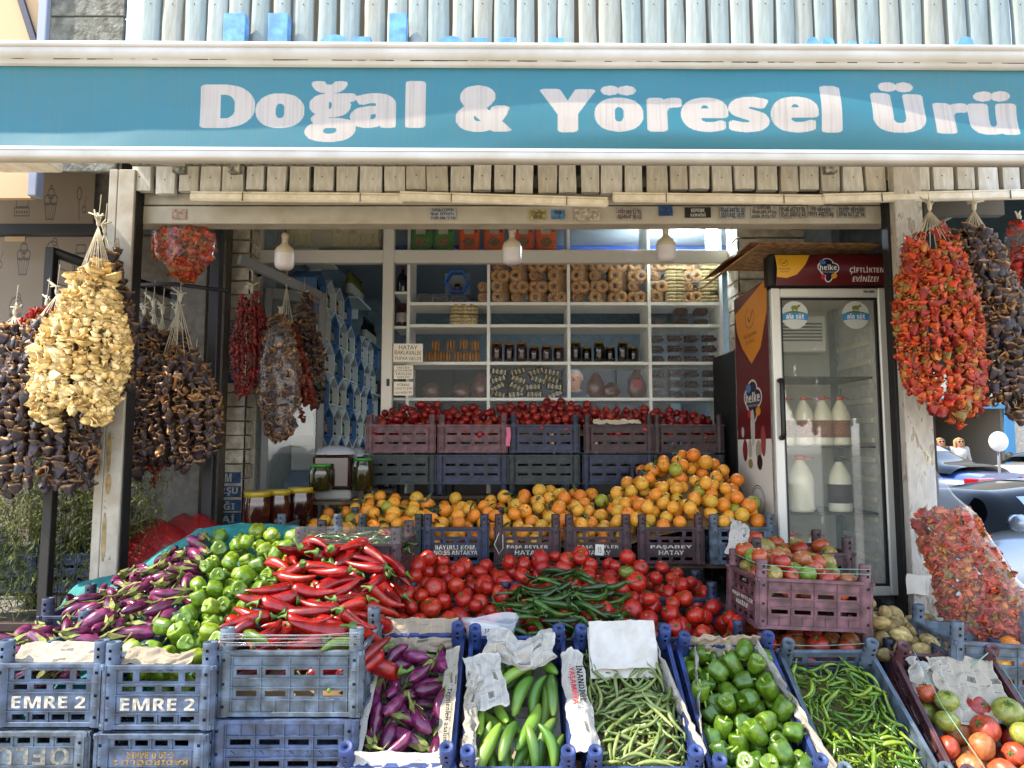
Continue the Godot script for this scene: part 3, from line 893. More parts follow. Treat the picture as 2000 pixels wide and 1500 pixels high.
# ------------------------------------------------------------------ shop front: planks, beam, posts
func build_front():
	var t = thing("plank_facade", "pale blue vertical planks with wavy edges above the shop opening", "wall", Vector3(0, 0, -3.45))
	part("backing", bx(Vector3(0.35, 3.72, -0.30), Vector3(4.6, 1.86, 0.05)), mat("wall_timber", Color(0.42, 0.40, 0.36), 0.9), t)
	for y in [2.88, 3.42, 3.9, 4.5]: part("batten", bx(Vector3(0.35, y, -0.04), Vector3(4.6, 0.06, 0.026)), mat("batten_wood", Color(0.42, 0.40, 0.37), 0.9, {"grime": 0.4}), t)
	var x = -1.895
	var i = 0
	var pm = []
	for c in [Color(0.54, 0.585, 0.58), Color(0.57, 0.61, 0.60), Color(0.51, 0.565, 0.57), Color(0.56, 0.575, 0.55)]: pm.append(mat("plank_paint%d" % pm.size(), c, 0.75, {"grime": 0.1, "gscale": 1.0, "bump": 0.12}))
	var cm = []
	for c in [Color(0.76, 0.76, 0.73), Color(0.72, 0.71, 0.67), Color(0.79, 0.79, 0.77)]: cm.append(mat("cream_paint%d" % cm.size(), c, 0.75, {"grime": 0.1, "bump": 0.1}))
	for q in cm: q.uv1_scale = Vector3(7, 1.5, 7)
	for q in pm: q.uv1_scale = Vector3(7, 0.7, 7)
	while x < 2.62:
		var w = rf(0.086, 0.106); var sd = i * 3.7; var lo = 3.055
		var lean = rf(-0.002, 0.002)
		var st = S()
		var edge = func(y, s): return s * w / 2 + 0.011 * nz(Vector3(y * 2.2 + sd, s * 3.0 + sd, 0), 60.0) + lean * (y - 3.2)
		var zf = rf(0.004, 0.014)
		# front with a crown, then the two cut edges and the lower end
		grid(st, 4, 14, func(u, v):
			var y = lo + v * 1.5
			var xx = lerp(edge.call(y, -1.0), edge.call(y, 1.0), u)
			return Vector3(xx, y, zf + 0.004 * sin(PI * u) + 0.003 * nz(Vector3(u * 3.0, y * 5.0, sd), 50.0)))
		for s in [-1.0, 1.0]:
			grid(st, 1, 14, func(u, v):
				var y = lo + v * 1.5
				var z = zf if (u < 0.5) == (s > 0) else -0.022
				return Vector3(edge.call(y, s), y, z + (0.003 * nz(Vector3(3.0 if s > 0 else 0.0, y * 5.0, sd), 50.0) if z > -0.02 else 0.0)))
		quad(st, Vector3(edge.call(lo, -1.0), lo, -0.022), Vector3(edge.call(lo, 1.0), lo, -0.022), Vector3(edge.call(lo, 1.0), lo, zf), Vector3(edge.call(lo, -1.0), lo, zf))
		var p = part("plank", st, pm[rng.randi() % 4], t, T(x + w / 2, 0, 0))
		var nl = S()
		for y in [lo + 0.065, lo + 0.74]: lathe(nl, [Vector2(0.0035, 0), Vector2(0.003, 0.001), Vector2(0, 0.0012)], 6, Transform3D(Rx(90), Vector3(rf(-0.012, 0.012), y, zf + 0.0045)))
		part("nail_head", nl, mat("nail_rust", Color(0.2, 0.16, 0.13), 0.8), p)
		# the short cream board below it
		var lc = 2.815 + rf(-0.012, 0.012); var cb = S()
		grid(cb, 4, 5, func(u, v):
			var y = lc + v * (3.05 - lc)
			return Vector3(lerp(edge.call(y, -1.0), edge.call(y, 1.0), u), y, zf + 0.004 * sin(PI * u) + 0.003 * nz(Vector3(u * 3.0, y * 5.0, sd), 50.0)))
		for s in [-1.0, 1.0]:
			grid(cb, 1, 5, func(u, v):
				var y = lc + v * (3.05 - lc)
				return Vector3(edge.call(y, s), y, zf if (u < 0.5) == (s > 0) else -0.022))
		for y in [lc, 3.05]: quad(cb, Vector3(edge.call(y, -1.0), y, -0.022), Vector3(edge.call(y, 1.0), y, -0.022), Vector3(edge.call(y, 1.0), y, zf), Vector3(edge.call(y, -1.0), y, zf))
		var pb = part("cream_board", cb, cm[rng.randi() % 3], t, T(x + w / 2, 0, 0))
		nl = S(); lathe(nl, [Vector2(0.0035, 0), Vector2(0.003, 0.001), Vector2(0, 0.0012)], 6, Transform3D(Rx(90), Vector3(rf(-0.012, 0.012), lc + 0.07, zf + 0.0045)))
		part("nail_head", nl, mats["nail_rust"], pb)
		x += w + rf(0.008, 0.024); i += 1
	# blue raised letters of the upper sign, standing off the planks behind the awning
	var sign = thing("raised_letter_sign", "sky blue raised letters on the planks, lower halves hidden behind the awning", "sign", Vector3(0, 0, -3.4))
	var bm = mat("letter_blue", Color(0.36, 0.58, 0.80), 0.45, {"grime": 0.2})
	var sh = []
	for a in [[437, 474, 25], [524, 558, 25]]: sh.append([a[0], a[1], a[2], 172, "bar"])
	for a in [[690, 722, 71], [760, 792, 25], [921, 952, 73]]: sh.append([a[0], a[1], a[2], 172, "bar"])
	for a in [[617, 690, 67], [845, 915, 70]]: sh.append([a[0], a[1], a[2], a[2] + 72, "round"])
	for a in [[975, 1008, 73], [1070, 1102, 73]]: sh.append([a[0], a[1], a[2], 172, "bar"])
	for a in [[1575, 1600, 72], [1606, 1631, 72], [1872, 1903, 71]]: sh.append([a[0], a[1], a[2], a[2] + 27, "dot"])
	for a in [[1658, 1678, 80], [1695, 1716, 80], [1408, 1428, 86]]: sh.append([a[0], a[1], a[2], 172, "bar"])
	for a in sh:
		var p0 = at(a[0], a[2], 3.37); var p1 = at(a[1], a[3], 3.37)
		var st = S(true)
		if a[4] == "bar": span(st, p0.x, p1.x, p1.y, p0.y, -0.03, 0.03, 0.002)
		elif a[4] == "dot": prism(st, ellipse2((p0.x + p1.x) / 2, (p0.y + p1.y) / 2, (p1.x - p0.x) / 2, (p0.y - p1.y) / 2), -0.03, 0.03)
		else:
			for k in 24:
				var q = []
				for e in [[k, 1.0], [k + 1, 1.0], [k + 1, 0.55], [k, 0.55]]:
					var an = TAU * e[0] / 24.0
					q.append(Vector2((p0.x + p1.x) / 2 + (p1.x - p0.x) / 2 * e[1] * cos(an), (p0.y + p1.y) / 2 + (p0.y - p1.y) / 2 * e[1] * sin(an)))
				prism(st, PackedVector2Array(q), -0.03, 0.03)
		part("letter_stroke", st, bm, sign)
	var pk = S(); span(pk, -1.3, 1.9, 3.42, 3.44, -0.045, -0.031); part("mounting_rail", pk, mat("alu", Color(0.62, 0.61, 0.58), 0.4, {"metal": 0.6, "grime": 0.2}), sign)

	# beam over the opening
	var alu = mat("alu_paint", Color(0.66, 0.64, 0.59), 0.5, {"grime": 0.1, "gscale": 0.9})
	t = thing("header_beam", "grey aluminium beam with stickers spanning the shop opening", "beam", Vector3(0, 0, -3.5))
	var b0 = at(240, 437, 3.5); var b1 = at(1735, 400, 3.5); var b2 = at(1735, 378, 3.5)
	part("lower_profile", bx(Vector3((b0.x + b1.x) / 2, (b0.y + b1.y) / 2 - 0.002, -0.05), Vector3(b1.x - b0.x, b1.y - b0.y - 0.006, 0.10), 0.004), alu, t)
	part("upper_profile", bx(Vector3((b0.x + b1.x) / 2, (b1.y + b2.y) / 2 + 0.003, -0.055), Vector3(b1.x - b0.x, b2.y - b1.y, 0.10), 0.004), alu, t)
	# plastic cable ducts under the planks
	var dm = mat("duct_pvc", Color(0.87, 0.85, 0.79), 0.5, {"grime": 0.1})
	var k = 0
	for a in [[372, 788, 377, 381, "white plastic cable duct under the planks, leftmost length"], [780, 1188, 377, 389, "white plastic cable duct under the planks, middle sagging length"], [1196, 1612, 379, 384, "white plastic cable duct under the planks, third length"], [1606, 2060, 382, 372, "white plastic cable duct under the planks, rightmost length"]]:
		var p = at(a[0], a[2] + 8, 3.42 - 0.012 * (k % 2)); var q = at(a[1], a[3] + 8, 3.42 - 0.012 * (k % 2))
		var st = S(true)
		var ang = atan2(q.y - p.y, q.x - p.x); var l = p.distance_to(q)
		box(st, Vector3.ZERO, Vector3(l, 0.040, 0.03), Basis(), 0.008)
		box(st, Vector3(0, 0.024, -0.002), Vector3(l * 0.996, 0.008, 0.024), Basis(), 0.002)
		var o = thing("cable_duct", a[4], "duct", (p + q) / 2, "cable ducts", Basis(Vector3.BACK, ang)); part("duct", st, dm, o)
		st = S(true)
		for e in [-0.25, 0.3]: box(st, Vector3(l * e, 0.0, 0.017), Vector3(0.004, 0.044, 0.004))
		part("clip", st, mat("clip_wire", Color(0.35, 0.33, 0.3), 0.5, {"metal": 0.5}), o)
		k += 1
	# posts
	var wm = mat("post_paint", Color(0.62, 0.60, 0.555), 0.65, {"grime": 0.1, "gscale": 1.4, "bump": 0.08})
	t = thing("corner_post", "grey painted metal post with drips of old glue beside the red net sacks", "post", Vector3(0, DECK, 0))
	var la = at(222, 700, 3.42)
	part("box_profile", bx(Vector3(la.x + 0.02, 1.13, -3.46), Vector3(0.085, 2.24, 0.08), 0.004), wm, t)
	part("edge_profile", bx(Vector3(la.x - 0.045, 1.13, -3.45), Vector3(0.042, 2.24, 0.06), 0.003), wm, t)
	part("dark_seal", bx(Vector3(la.x + 0.066, 1.13, -3.47), Vector3(0.006, 2.2, 0.07)), mat("seal_black", Color(0.05, 0.05, 0.05), 0.7), t)
	var gl = S()
	for q in [[0.0, 0.85, 0.012, 0.1], [0.004, 0.7, 0.014, 0.05], [-0.005, 0.45, 0.011, 0.12], [0.002, 0.2, 0.015, 0.07], [-0.012, 1.75, 0.02, 0.16]]:
		prism(gl, ellipse2(la.x + 0.0 + q[0], q[1], q[2], q[3], 10), -3.4199, -3.4185)
	part("glue_drip", gl, mat("old_glue", Color(0.58, 0.50, 0.32), 0.6, {"grime": 0.3}), t)
	var sc = S()
	for q in 14: lathe(sc, [Vector2(0.003, 0), Vector2(0, 0.0008)], 6, Transform3D(Rx(90), Vector3(la.x + rf(-0.01, 0.03), [0.12, 0.35, 0.6, 0.9][q % 4] + rf(-0.02, 0.02), -3.4192)))
	part("screw_head", sc, mat("screw_steel", Color(0.30, 0.28, 0.26), 0.5, {"metal": 0.6}), t)
	var ra = at(1783, 800, 3.4) + Vector3(0.028, 0, 0)
	t = thing("corner_post", "weathered white timber post with peeling paint right of the glass fridge", "post", Vector3(0, DECK, 0))
	var img := Image.create(256, 1024, false, Image.FORMAT_RGB8); img.fill(Color(0.66, 0.64, 0.60))
	var g := FastNoiseLite.new(); g.frequency = 0.03; g.fractal_octaves = 5; g.seed = 5
	for y in 1024:
		for xx in 256:
			var n = g.get_noise_2d(xx * 1.2, y * 0.5) + 0.35 * g.get_noise_2d(xx * 0.2 + 900, y * 0.12)
			var c = Color(0.66, 0.64, 0.60) * (1.0 + 0.12 * n); 
			if n > 0.42 - 0.12 * sin(y * 0.013): c = Color(0.56, 0.52, 0.46) * (1.0 + 0.25 * g.get_noise_2d(xx * 4, y))
			img.set_pixel(xx, y, c)
	var pm2 = tex_mat("peeling_paint", img, 0.8, {"bump": 0.3})
	pm2.uv1_triplanar = true; pm2.uv1_world_triplanar = true; pm2.uv1_scale = Vector3(2.5, 0.55, 2.5)
	part("front_board", bx(Vector3(ra.x - 0.018, 1.14, -3.44), Vector3(0.105, 2.28, 0.09), 0.003), pm2, t)
	part("side_board", bx(Vector3(ra.x + 0.055, 1.14, -3.45), Vector3(0.036, 2.28, 0.08), 0.003), pm2, t)
	part("rubber_track", bx(Vector3(ra.x - 0.079, 1.1, -3.47), Vector3(0.014, 2.2, 0.06), 0.002), mat("seal_black", Color(0.05, 0.05, 0.05), 0.7), t)
	var pc = S(); crumpled(pc, 0.105, 0.09, 0.006, 3.0, func(p, _u, _v): return p, 6, 6)
	solo("paper_note", "blank white paper taped low on the peeling timber post", "paper", pc, mat("paper_white", Color(0.80, 0.78, 0.73), 0.8), Transform3D(Rz(-4), at(1793, 1142, 3.385)))
	# wooden step in front of the fridge
	t = thing("wooden_step", "brown planked step below the fridge behind the potatoes", "step", Vector3(1.75, 0, -3.28))
	for q in 5: part("riser_board", bx(Vector3(0.03, DECK - 0.075 - q * 0.115, 0.0), Vector3(1.1, 0.108, 0.03), 0.003), mat("step_wood", Color(0.58, 0.47, 0.36), 0.75, {"grime": 0.4, "bump": 0.4}), t)
	part("tread", bx(Vector3(0.03, DECK - 0.011, -0.05), Vector3(1.12, 0.018, 0.16), 0.003), mat("step_edge", Color(0.33, 0.29, 0.25), 0.6, {"grime": 0.4}), t)

# ------------------------------------------------------------------ awning
func fascia_z(x: float, v: float) -> float:   # how far the cloth bellies out, v 0 bottom to 1 top
	var k = smoothstep(-0.3, 1.3, x)
	var b = 0.010 * sin(PI * v) * sin(x * 1.7 + 1.0)
	b += k * 0.050 * pow(1.0 - v, 1.6) * (0.7 + 0.45 * sin(x * 3.1 + 0.6)) * smoothstep(0.0, 0.16, v)
	b += k * 0.012 * sin(x * 6.0 + v * 4.0) * sin(PI * v)
	return b + 0.002 * nz(Vector3(x * 3.0, v * 2.0, 0), 90.0)

func build_awning():
	var d = 2.12
	var t = thing("awning", "white framed awning with turquoise front cloth lettered over the stall", "awning", Vector3(0, 0, 0))
	var x0 = -2.02; var x1 = 2.45
	var yt = at(1000, 132, d).y; var yb = at(1000, 299, d).y
	var h = yt - yb
	var slope = -0.0042
	var alu = mat("awning_alu", Color(0.70, 0.695, 0.68), 0.35, {"grime": 0.1, "gscale": 0.7})
	var frame = Transform3D(Rz(-0.28), Vector3(0, 0, -d))
	var along = func(st, prof):
		grid(st, 1, prof.size() - 1, func(u, v):
			var q = prof[int(round(v * (prof.size() - 1)))]
			return frame * Vector3(lerp(x0, x1, u), q.x, q.y))
	# front profile: a half-round above the cloth with a flat ledge
	var st = S()
	var y = yt
	along.call(st, [Vector2(y - 0.002, -0.03), Vector2(y - 0.002, 0.016), Vector2(y + 0.012, 0.018)])
	along.call(st, [Vector2(y + 0.012, 0.018), Vector2(y + 0.014, 0.026), Vector2(y + 0.024, 0.034), Vector2(y + 0.036, 0.037), Vector2(y + 0.042, 0.035)])
	along.call(st, [Vector2(y + 0.042, 0.041), Vector2(y + 0.055, 0.044), Vector2(y + 0.058, 0.040)])
	along.call(st, [Vector2(y + 0.042, 0.035), Vector2(y + 0.042, 0.041)])
	along.call(st, [Vector2(y + 0.058, 0.040), Vector2(y + 0.058, 0.0), Vector2(y + 0.048, -0.05), Vector2(y, -0.05), Vector2(y - 0.002, -0.03)])
	part("front_profile", st, alu, t)
	var dirt = S()
	for q in 130:
		var xx = rf(x0, x1)
		box(dirt, frame * Vector3(xx, y + 0.0125 + rf(-0.001, 0.001), 0.0186), Vector3(rf(0.01, 0.06), rf(0.002, 0.005), 0.0012), Rz(-0.28))
	part("dirt_line", dirt, mat("black_dirt", Color(0.20, 0.17, 0.13), 0.95, {"grime": 0.5, "gscale": 5.0}), t)
	st = S()
	along.call(st, [Vector2(yb - 0.030, -0.02), Vector2(yb - 0.028, 0.02), Vector2(yb - 0.024, 0.024), Vector2(yb - 0.006, 0.024)])
	along.call(st, [Vector2(yb - 0.006, 0.026), Vector2(yb + 0.004, 0.026), Vector2(yb + 0.005, 0.012)])
	along.call(st, [Vector2(yb + 0.005, 0.012), Vector2(yb + 0.005, -0.02), Vector2(yb - 0.030, -0.02)])
	part("bottom_bar", st, alu, t)
	# cloth with its printed words
	var W = 2048; var H = 192
	var img := Image.create(W, H, false, Image.FORMAT_RGB8)
	var teal = Color(0.09, 0.36, 0.405)
	img.fill(teal)
	var white = Color(0.61, 0.57, 0.53)
	var px = func(p): return (at(p, 200, d).x - x0) / (x1 - x0) * W
	var py = func(p): return (yt - at(1000, p, d).y) / h * H
	for w in [["Doğal", 382, 823, 159, 283], ["&", 882, 992, 168, 263], ["Yöresel", 1045, 1629, 167, 265], ["Ürünler", 1690, 2330, 155, 264]]:
		print_text(img, w[0], Rect2(px.call(w[1]), py.call(w[3]), px.call(w[2]) - px.call(w[1]), py.call(w[4]) - py.call(w[3])), white, bold, false, 5.4)
	var n1 := FastNoiseLite.new(); n1.frequency = 0.02; n1.fractal_octaves = 4
	for yy in H:      # runs of dirt down the cloth
		for xx in W:
			var s = n1.get_noise_2d(xx * 9.0, yy * 0.12) * 0.75 + n1.get_noise_2d(xx * 4.0 + 500, yy * 0.12) * 0.25
			var k = clamp(0.03 + s * 0.5, 0.0, 0.3)
			var f = n1.get_noise_2d(xx * 0.3, yy * 0.8 + 70) * 0.03
			if k > 0.01 or f != 0.0:
				var c = img.get_pixel(xx, yy)
				img.set_pixel(xx, yy, (c * (1.0 + f)).lerp(Color(0.36, 0.36, 0.34), k))
	var cloth = tex_mat("awning_cloth", img, 0.5)
	st = S()
	grid(st, 120, 12, func(u, v):
		var xx = lerp(x0 + 0.002, x1 - 0.002, u)
		return frame * Vector3(xx, yb + 0.004 + v * (h - 0.004), fascia_z(xx, v)), null, true)
	part("front_cloth", st, cloth, t)
	# canopy cloth up to the wall, its roller and the folding arms
	st = S()
	var wall = Vector2(at(1000, 235, 3.42).y, -3.40)
	grid(st, 60, 16, func(u, v):
		var xx = lerp(x0 + 0.02, x1 - 0.02, u)
		var a = frame * Vector3(xx, yt + 0.044, -0.045)
		return Vector3(a.x, lerp(a.y, wall.x, v) - 0.02 * sin(PI * v), lerp(a.z, wall.y, v)))
	part("canopy_cloth", st, mat("canopy", Color(0.82, 0.78, 0.70), 0.8, {"grime": 0.1, "back": Color(0.7, 0.66, 0.58)}), t)
	st = S(); tube(st, [Vector3(x0, wall.x - 0.02, -3.37), Vector3(0, wall.x - 0.02, -3.37), Vector3(x1, wall.x - 0.02, -3.37)], 0.04, 12); part("roller", st, alu, t)
	st = S(true)
	var tb = at(1000, 318, 3.36)
	span(st, -1.86, -0.2, tb.y - 0.012, tb.y + 0.02, -3.38, -3.34, 0.003)
	span(st, -0.2, 1.7, tb.y - 0.004, tb.y + 0.022, -3.38, -3.345, 0.003)
	part("torsion_bar", st, mat("bar_rusty", Color(0.62, 0.63, 0.58), 0.6, {"grime": 0.6, "gscale": 4.0}), t)
	for xx in [-1.6, 1.6]:
		st = S(true)
		var a = Vector3(xx, tb.y, -3.34); var e = Vector3(xx * 1.15, yt + 0.02, -2.75); var c = Vector3(xx * 0.93, yt + 0.03, -2.19)
		for s in [[a, e], [e, c]]:
			var b = Basis.looking_at(s[1] - s[0]); box(st, (s[0] + s[1]) / 2, Vector3(0.035, 0.05, s[0].distance_to(s[1])), b, 0.004)
		part("folding_arm", st, alu, t)
	st = S(true)
	for xx in [-1.62, -1.35, 1.55]: box(st, Vector3(xx, tb.y - 0.03, -3.36), Vector3(0.06, 0.05, 0.04), Rz(4), 0.004)
	part("wall_bracket", st, mat("bar_rusty", Color(), 0.6), t)
# ------------------------------------------------------------------ the room behind
func board_column(t: Node3D, x0: float, x1: float, z: float, depth: float, y0: float, y1: float, side: float, marks := {}):
	var y = y0; var i = 0
	var ms = []
	for c in [Color(0.84, 0.80, 0.72), Color(0.80, 0.76, 0.68), Color(0.87, 0.83, 0.75)]: ms.append(mat("board_white%d" % ms.size(), c, 0.75, {"grime": 0.2, "gscale": 1.8, "bump": 0.15}))
	while y < y1:
		var h = 0.092
		for f in 2:
			var st = S(); var sd = i * 5.1 + f * 2.0
			var l = (x1 - x0) if f == 0 else depth
			var e = func(u, s): return (h - 0.008 if s > 0 else 0.0) + 0.008 * nz(Vector3(u * l * 14.0 + sd, s * 9.0 + i, 0), 45.0)
			grid(st, 10, 1, func(u, v): return Vector3(u * l, y + e.call(u, 1.0 if v > 0.5 else -1.0), 0.008 + 0.004 * nz(Vector3(u * 3, v, sd), 60.0)))
			for s in [-1.0, 1.0]:
				grid(st, 10, 1, func(u, v): return Vector3(u * l, y + e.call(u, s), 0.008 if (v < 0.5) == (s > 0) else -0.02))
			var xf = T(x0, 0, z) if f == 0 else (T(x1, 0, z - 0.005, Ry(90)) if side > 0 else T(x0, 0, z - depth, Ry(-90)))
			part("board", st, ms[rng.randi() % 3], t, xf)
		y += h + 0.004; i += 1
	part("core", bx(Vector3((x0 + x1) / 2, (y0 + y1) / 2, z - depth / 2 - 0.015), Vector3(x1 - x0 - 0.03, y1 - y0, depth - 0.01)), mat("column_core", Color(0.45, 0.42, 0.37), 0.9), t)

func build_interior():
	var wall = mat("room_wall", Color(0.50, 0.55, 0.58), 0.7, {"grime": 0.1})
	var zb = -8.4
	struct("room_wall_back", bx(Vector3(0.2, 1.9, zb - 0.06), Vector3(5.4, 2.9, 0.1)), wall)
	struct("room_wall_left", bx(Vector3(-1.76, 1.9, -6.73), Vector3(0.1, 2.9, 3.36)), wall)
	struct("room_wall_right", bx(Vector3(2.05, 1.9, -6.4), Vector3(0.1, 2.9, 4.1)), wall)
	struct("room_ceiling", bx(Vector3(0.2, 3.34, -6.15), Vector3(5.6, 0.08, 5.3)), mat("room_ceiling", Color(0.58, 0.60, 0.62), 0.7))
	struct("room_cornice", bx(Vector3(0.2, 3.245, -6.1), Vector3(3.6, 0.1, 0.05)), mat("cornice_blue", Color(0.10, 0.22, 0.52), 0.6))
	# ceiling lamp, lit
	var lp = at(1342, 437, 5.42)
	var lt = thing("ceiling_lamp", "round lit ceiling lamp behind the upper glass", "lamp", Vector3(lp.x, 3.295, -5.42))
	var st = S(); lathe(st, [Vector2(0, -0.03), Vector2(0.14, -0.03), Vector2(0.17, -0.02), Vector2(0.17, 0.0)], 24)
	var em = mat("lamp_glow", Color(0.95, 0.97, 1.0), 0.5); em.emission_enabled = true; em.emission = Color(0.92, 0.97, 1.0); em.emission_energy_multiplier = 0.6
	part("diffuser", st, em, lt)
	st = S(); lathe(st, [Vector2(0.172, -0.025), Vector2(0.18, -0.025), Vector2(0.18, 0.012), Vector2(0.0, 0.012)], 24); part("base", st, mat("lamp_base", Color(0.8, 0.8, 0.8), 0.5), lt)
	var al := AreaLight3D.new(); al.name = "lamp_light"; lt.add_child(al)
	al.area_size = Vector2(0.3, 0.3); al.light_color = Color(0.86, 0.94, 1.0); al.light_energy = 1.7; al.area_range = 12.0; al.shadow_enabled = true
	al.rotation_degrees = Vector3(-90, 0, 0); al.position = Vector3(0, -0.035, 0)
	# column clad in boards with painted words, left
	var cx0 = at(388, 700, 4.8).x; var cx1 = at(482, 700, 4.8).x
	var t = thing("board_column", "column clad in rough white boards with blue product words", "column")
	board_column(t, cx0, cx1, -4.8, 0.24, DECK, 3.25, 1.0)
	var bm = mat("word_blue", Color(0.22, 0.36, 0.52), 0.7, {"grime": 0.3}); var wm = mat("word_white", Color(0.72, 0.71, 0.66), 0.7)
	for w in [["PEKMEZ", 636], ["ZEYTİN", 661], ["ITER", 687], ["MUS", 713], ["BE", 738], ["GAM", 933], ["TURŞU", 960], ["YAĞI", 987], ["A Aİ", 1012]]:
		var p = at(435, w[1], 4.79)
		var n = S(true); box(n, Vector3.ZERO, Vector3(0.245, 0.074, 0.003)); part("word_plate", n, bm, t, T(p.x, p.y, -4.786))
		letters(w[0], 0.225 * min(1.0, w[0].length() / 5.5), 0.056, wm, t, T(p.x, p.y, -4.783))
	# right column and dark soffit beside the fridge
	var rx0 = at(1425, 700, 4.85).x
	t = thing("board_column", "column clad in white boards behind the fridge", "column")
	board_column(t, rx0 + 0.05, rx0 + 0.5, -4.75, 0.24, DECK, 3.25, -1.0)
	t = thing("slatted_soffit", "dark grey boarded ceiling over the fridge corner", "soffit", Vector3(0, 0, 0))
	for k in 9: part("soffit_board", bx(Vector3(2.0 + k * 0.21, 3.03 + k * 0.004, -4.3), Vector3(0.2, 0.02, 1.7), 0.003), mat("soffit_grey", Color(0.25, 0.25, 0.25), 0.7, {"grime": 0.3}), t)
	solo("dark_cabinet", "tall black electrical cabinet between the shelves and the fridge", "cabinet", bx(Vector3(1.56, 1.42, -4.75), Vector3(0.28, 1.5, 0.5), 0.01), mat("cabinet_black", Color(0.045, 0.045, 0.05), 0.7))
	struct("fridge_bay_wall", bx(Vector3(2.075, 1.96, -4.3), Vector3(0.05, 2.58, 1.55)), mat("bay_wall", Color(0.2, 0.19, 0.18), 0.8, {"grime": 0.3}))
	struct("fridge_bay_back", bx(Vector3(1.85, 1.96, -5.1), Vector3(0.5, 2.58, 0.06)), mat("bay_wall", Color(), 0.8))
	# glazed inner frame
	t = thing("shop_window_frame", "grey aluminium frame with glass panes behind the tomato crates", "window", Vector3(0, 0, -5.0))
	var al2 = mat("frame_alu", Color(0.80, 0.78, 0.73), 0.45)
	var L = at(500, 490, 5.0); var R = at(1424, 515, 5.0); var M0 = at(750, 500, 5.0); var M1 = at(771, 500, 5.0)
	part("transom", bx(Vector3((L.x + R.x) / 2, (L.y + R.y) / 2, 0), Vector3(R.x - L.x, L.y - R.y, 0.06), 0.004), al2, t)
	part("mullion", bx(Vector3((M0.x + M1.x) / 2, 2.0, 0.004), Vector3(M1.x - M0.x, 2.66, 0.07), 0.004), al2, t)
	for x in [L.x + 0.02, R.x + 0.02]: part("jamb", bx(Vector3(x, 2.0, 0.002), Vector3(0.05, 2.66, 0.064), 0.004), al2, t)
	part("head", bx(Vector3((L.x + R.x) / 2, 3.29, 0), Vector3(R.x - L.x, 0.06, 0.06), 0.004), al2, t)
	var glass = mat("pane_glass", Color(0.85, 0.9, 0.9), 0.03, {"alpha": 0.015, "spec": 0.12})
	part("pane", bx(Vector3((L.x + M0.x) / 2, 3.07, 0.0), Vector3(M0.x - L.x - 0.05, 0.36, 0.006)), glass, t)
	part("pane", bx(Vector3((M1.x + R.x) / 2, 3.07, 0.0), Vector3(R.x - M1.x - 0.03, 0.36, 0.006)), glass, t)
	var zy = at(800, 700, 5.0).y
	part("pane", bx(Vector3((M1.x + R.x) / 2, zy - 0.31, 0.0), Vector3(R.x - M1.x - 0.03, 0.62, 0.006)), glass, t)
	part("lock", bx(Vector3(M0.x + 0.05, at(760, 748, 5.0).y, 0.042), Vector3(0.02, 0.05, 0.012), 0.002), mat("lock_black", Color(0.05, 0.05, 0.05), 0.5), t)
	# air conditioner in the upper window
	var ac = at(627, 466, 5.25)
	t = thing("wall_air_conditioner", "cream slatted air unit behind the upper left pane", "air conditioner", ac)
	part("case", bx(Vector3(0, 0, 0), Vector3(0.92, 0.17, 0.14), 0.012), mat("ac_cream", Color(0.76, 0.73, 0.58), 0.5, {"grime": 0.2}), t)
	for k in 20:
		if k in [9, 10, 11]: continue
		part("louvre", bx(Vector3(-0.43 + k * 0.0453, -0.02, 0.071), Vector3(0.036, 0.075, 0.006), 0.001), mat("ac_louvre", Color(0.68, 0.65, 0.50), 0.5), t)
	part("control_panel", bx(Vector3(0.03, -0.01, 0.074), Vector3(0.15, 0.14, 0.01), 0.002), mat("ac_panel", Color(0.62, 0.61, 0.53), 0.5), t)
	# opened glass door leaf by the column
	t = thing("glass_door_leaf", "open glass door with grey frame behind the dried pepper strings", "door", Vector3(at(512, 700, 4.95).x, DECK, -4.95), "", Ry(28))
	var dw = 0.44; var dh = 2.0
	for q in [[0.03, dh / 2, 0.05, dh], [dw - 0.03, dh / 2, 0.05, dh]]: part("stile", bx(Vector3(q[0], q[1], 0), Vector3(q[2], q[3], 0.04), 0.004), mat("door_grey", Color(0.46, 0.46, 0.45), 0.5), t)
	for q in [0.05, dh - 0.04]: part("rail", bx(Vector3(dw / 2, q, 0), Vector3(dw - 0.11, 0.08, 0.036), 0.004), mats["door_grey"], t)
	part("pane", bx(Vector3(dw / 2, dh / 2, 0), Vector3(dw - 0.1, dh - 0.14, 0.006)), mat("door_glass", Color(0.6, 0.64, 0.62), 0.06, {"alpha": 0.14}), t)
	# shelves of bottles on the left wall: honeycomb of blue and white hexagons
	var hx = -1.67
	t = thing("hexagon_shelf", "honeycomb wall shelf of blue and white hexagonal boxes with bottles", "shelf", Vector3(hx, 0, 0))
	var cells = []
	for r in 7:
		for c in 8:
			var z = -5.4 - c * 0.295 - (0.147 if r % 2 else 0.0); var y = 1.2 + r * 0.256
			if z < -7.9 or (r == 6 and c > 3): continue
			cells.append([z, y, (r + c * 2) % 3])
			var hs = S(true)
			for k in 6:
				var a0 = PI / 6 + k * PI / 3; var a1 = a0 + PI / 3
				var p = []
				for e in [[a0, 0.165], [a1, 0.165], [a1, 0.15], [a0, 0.15]]: p.append(Vector2(cos(e[0]) * e[1], sin(e[0]) * e[1]))
				prism(hs, PackedVector2Array(p), 0.0, 0.2 + 0.002 * (k % 2), Transform3D(Ry(90), Vector3(0, y, z)))
			box(hs, Vector3(0.1, y - 0.076, z), Vector3(0.17, 0.01, 0.25))
			part("hexagon_box", hs, mat("hex_blue", Color(0.30, 0.45, 0.62), 0.5) if (r + c) % 3 == 0 else mat("hex_white", Color(0.80, 0.81, 0.79), 0.5), t)
	var bn = 0
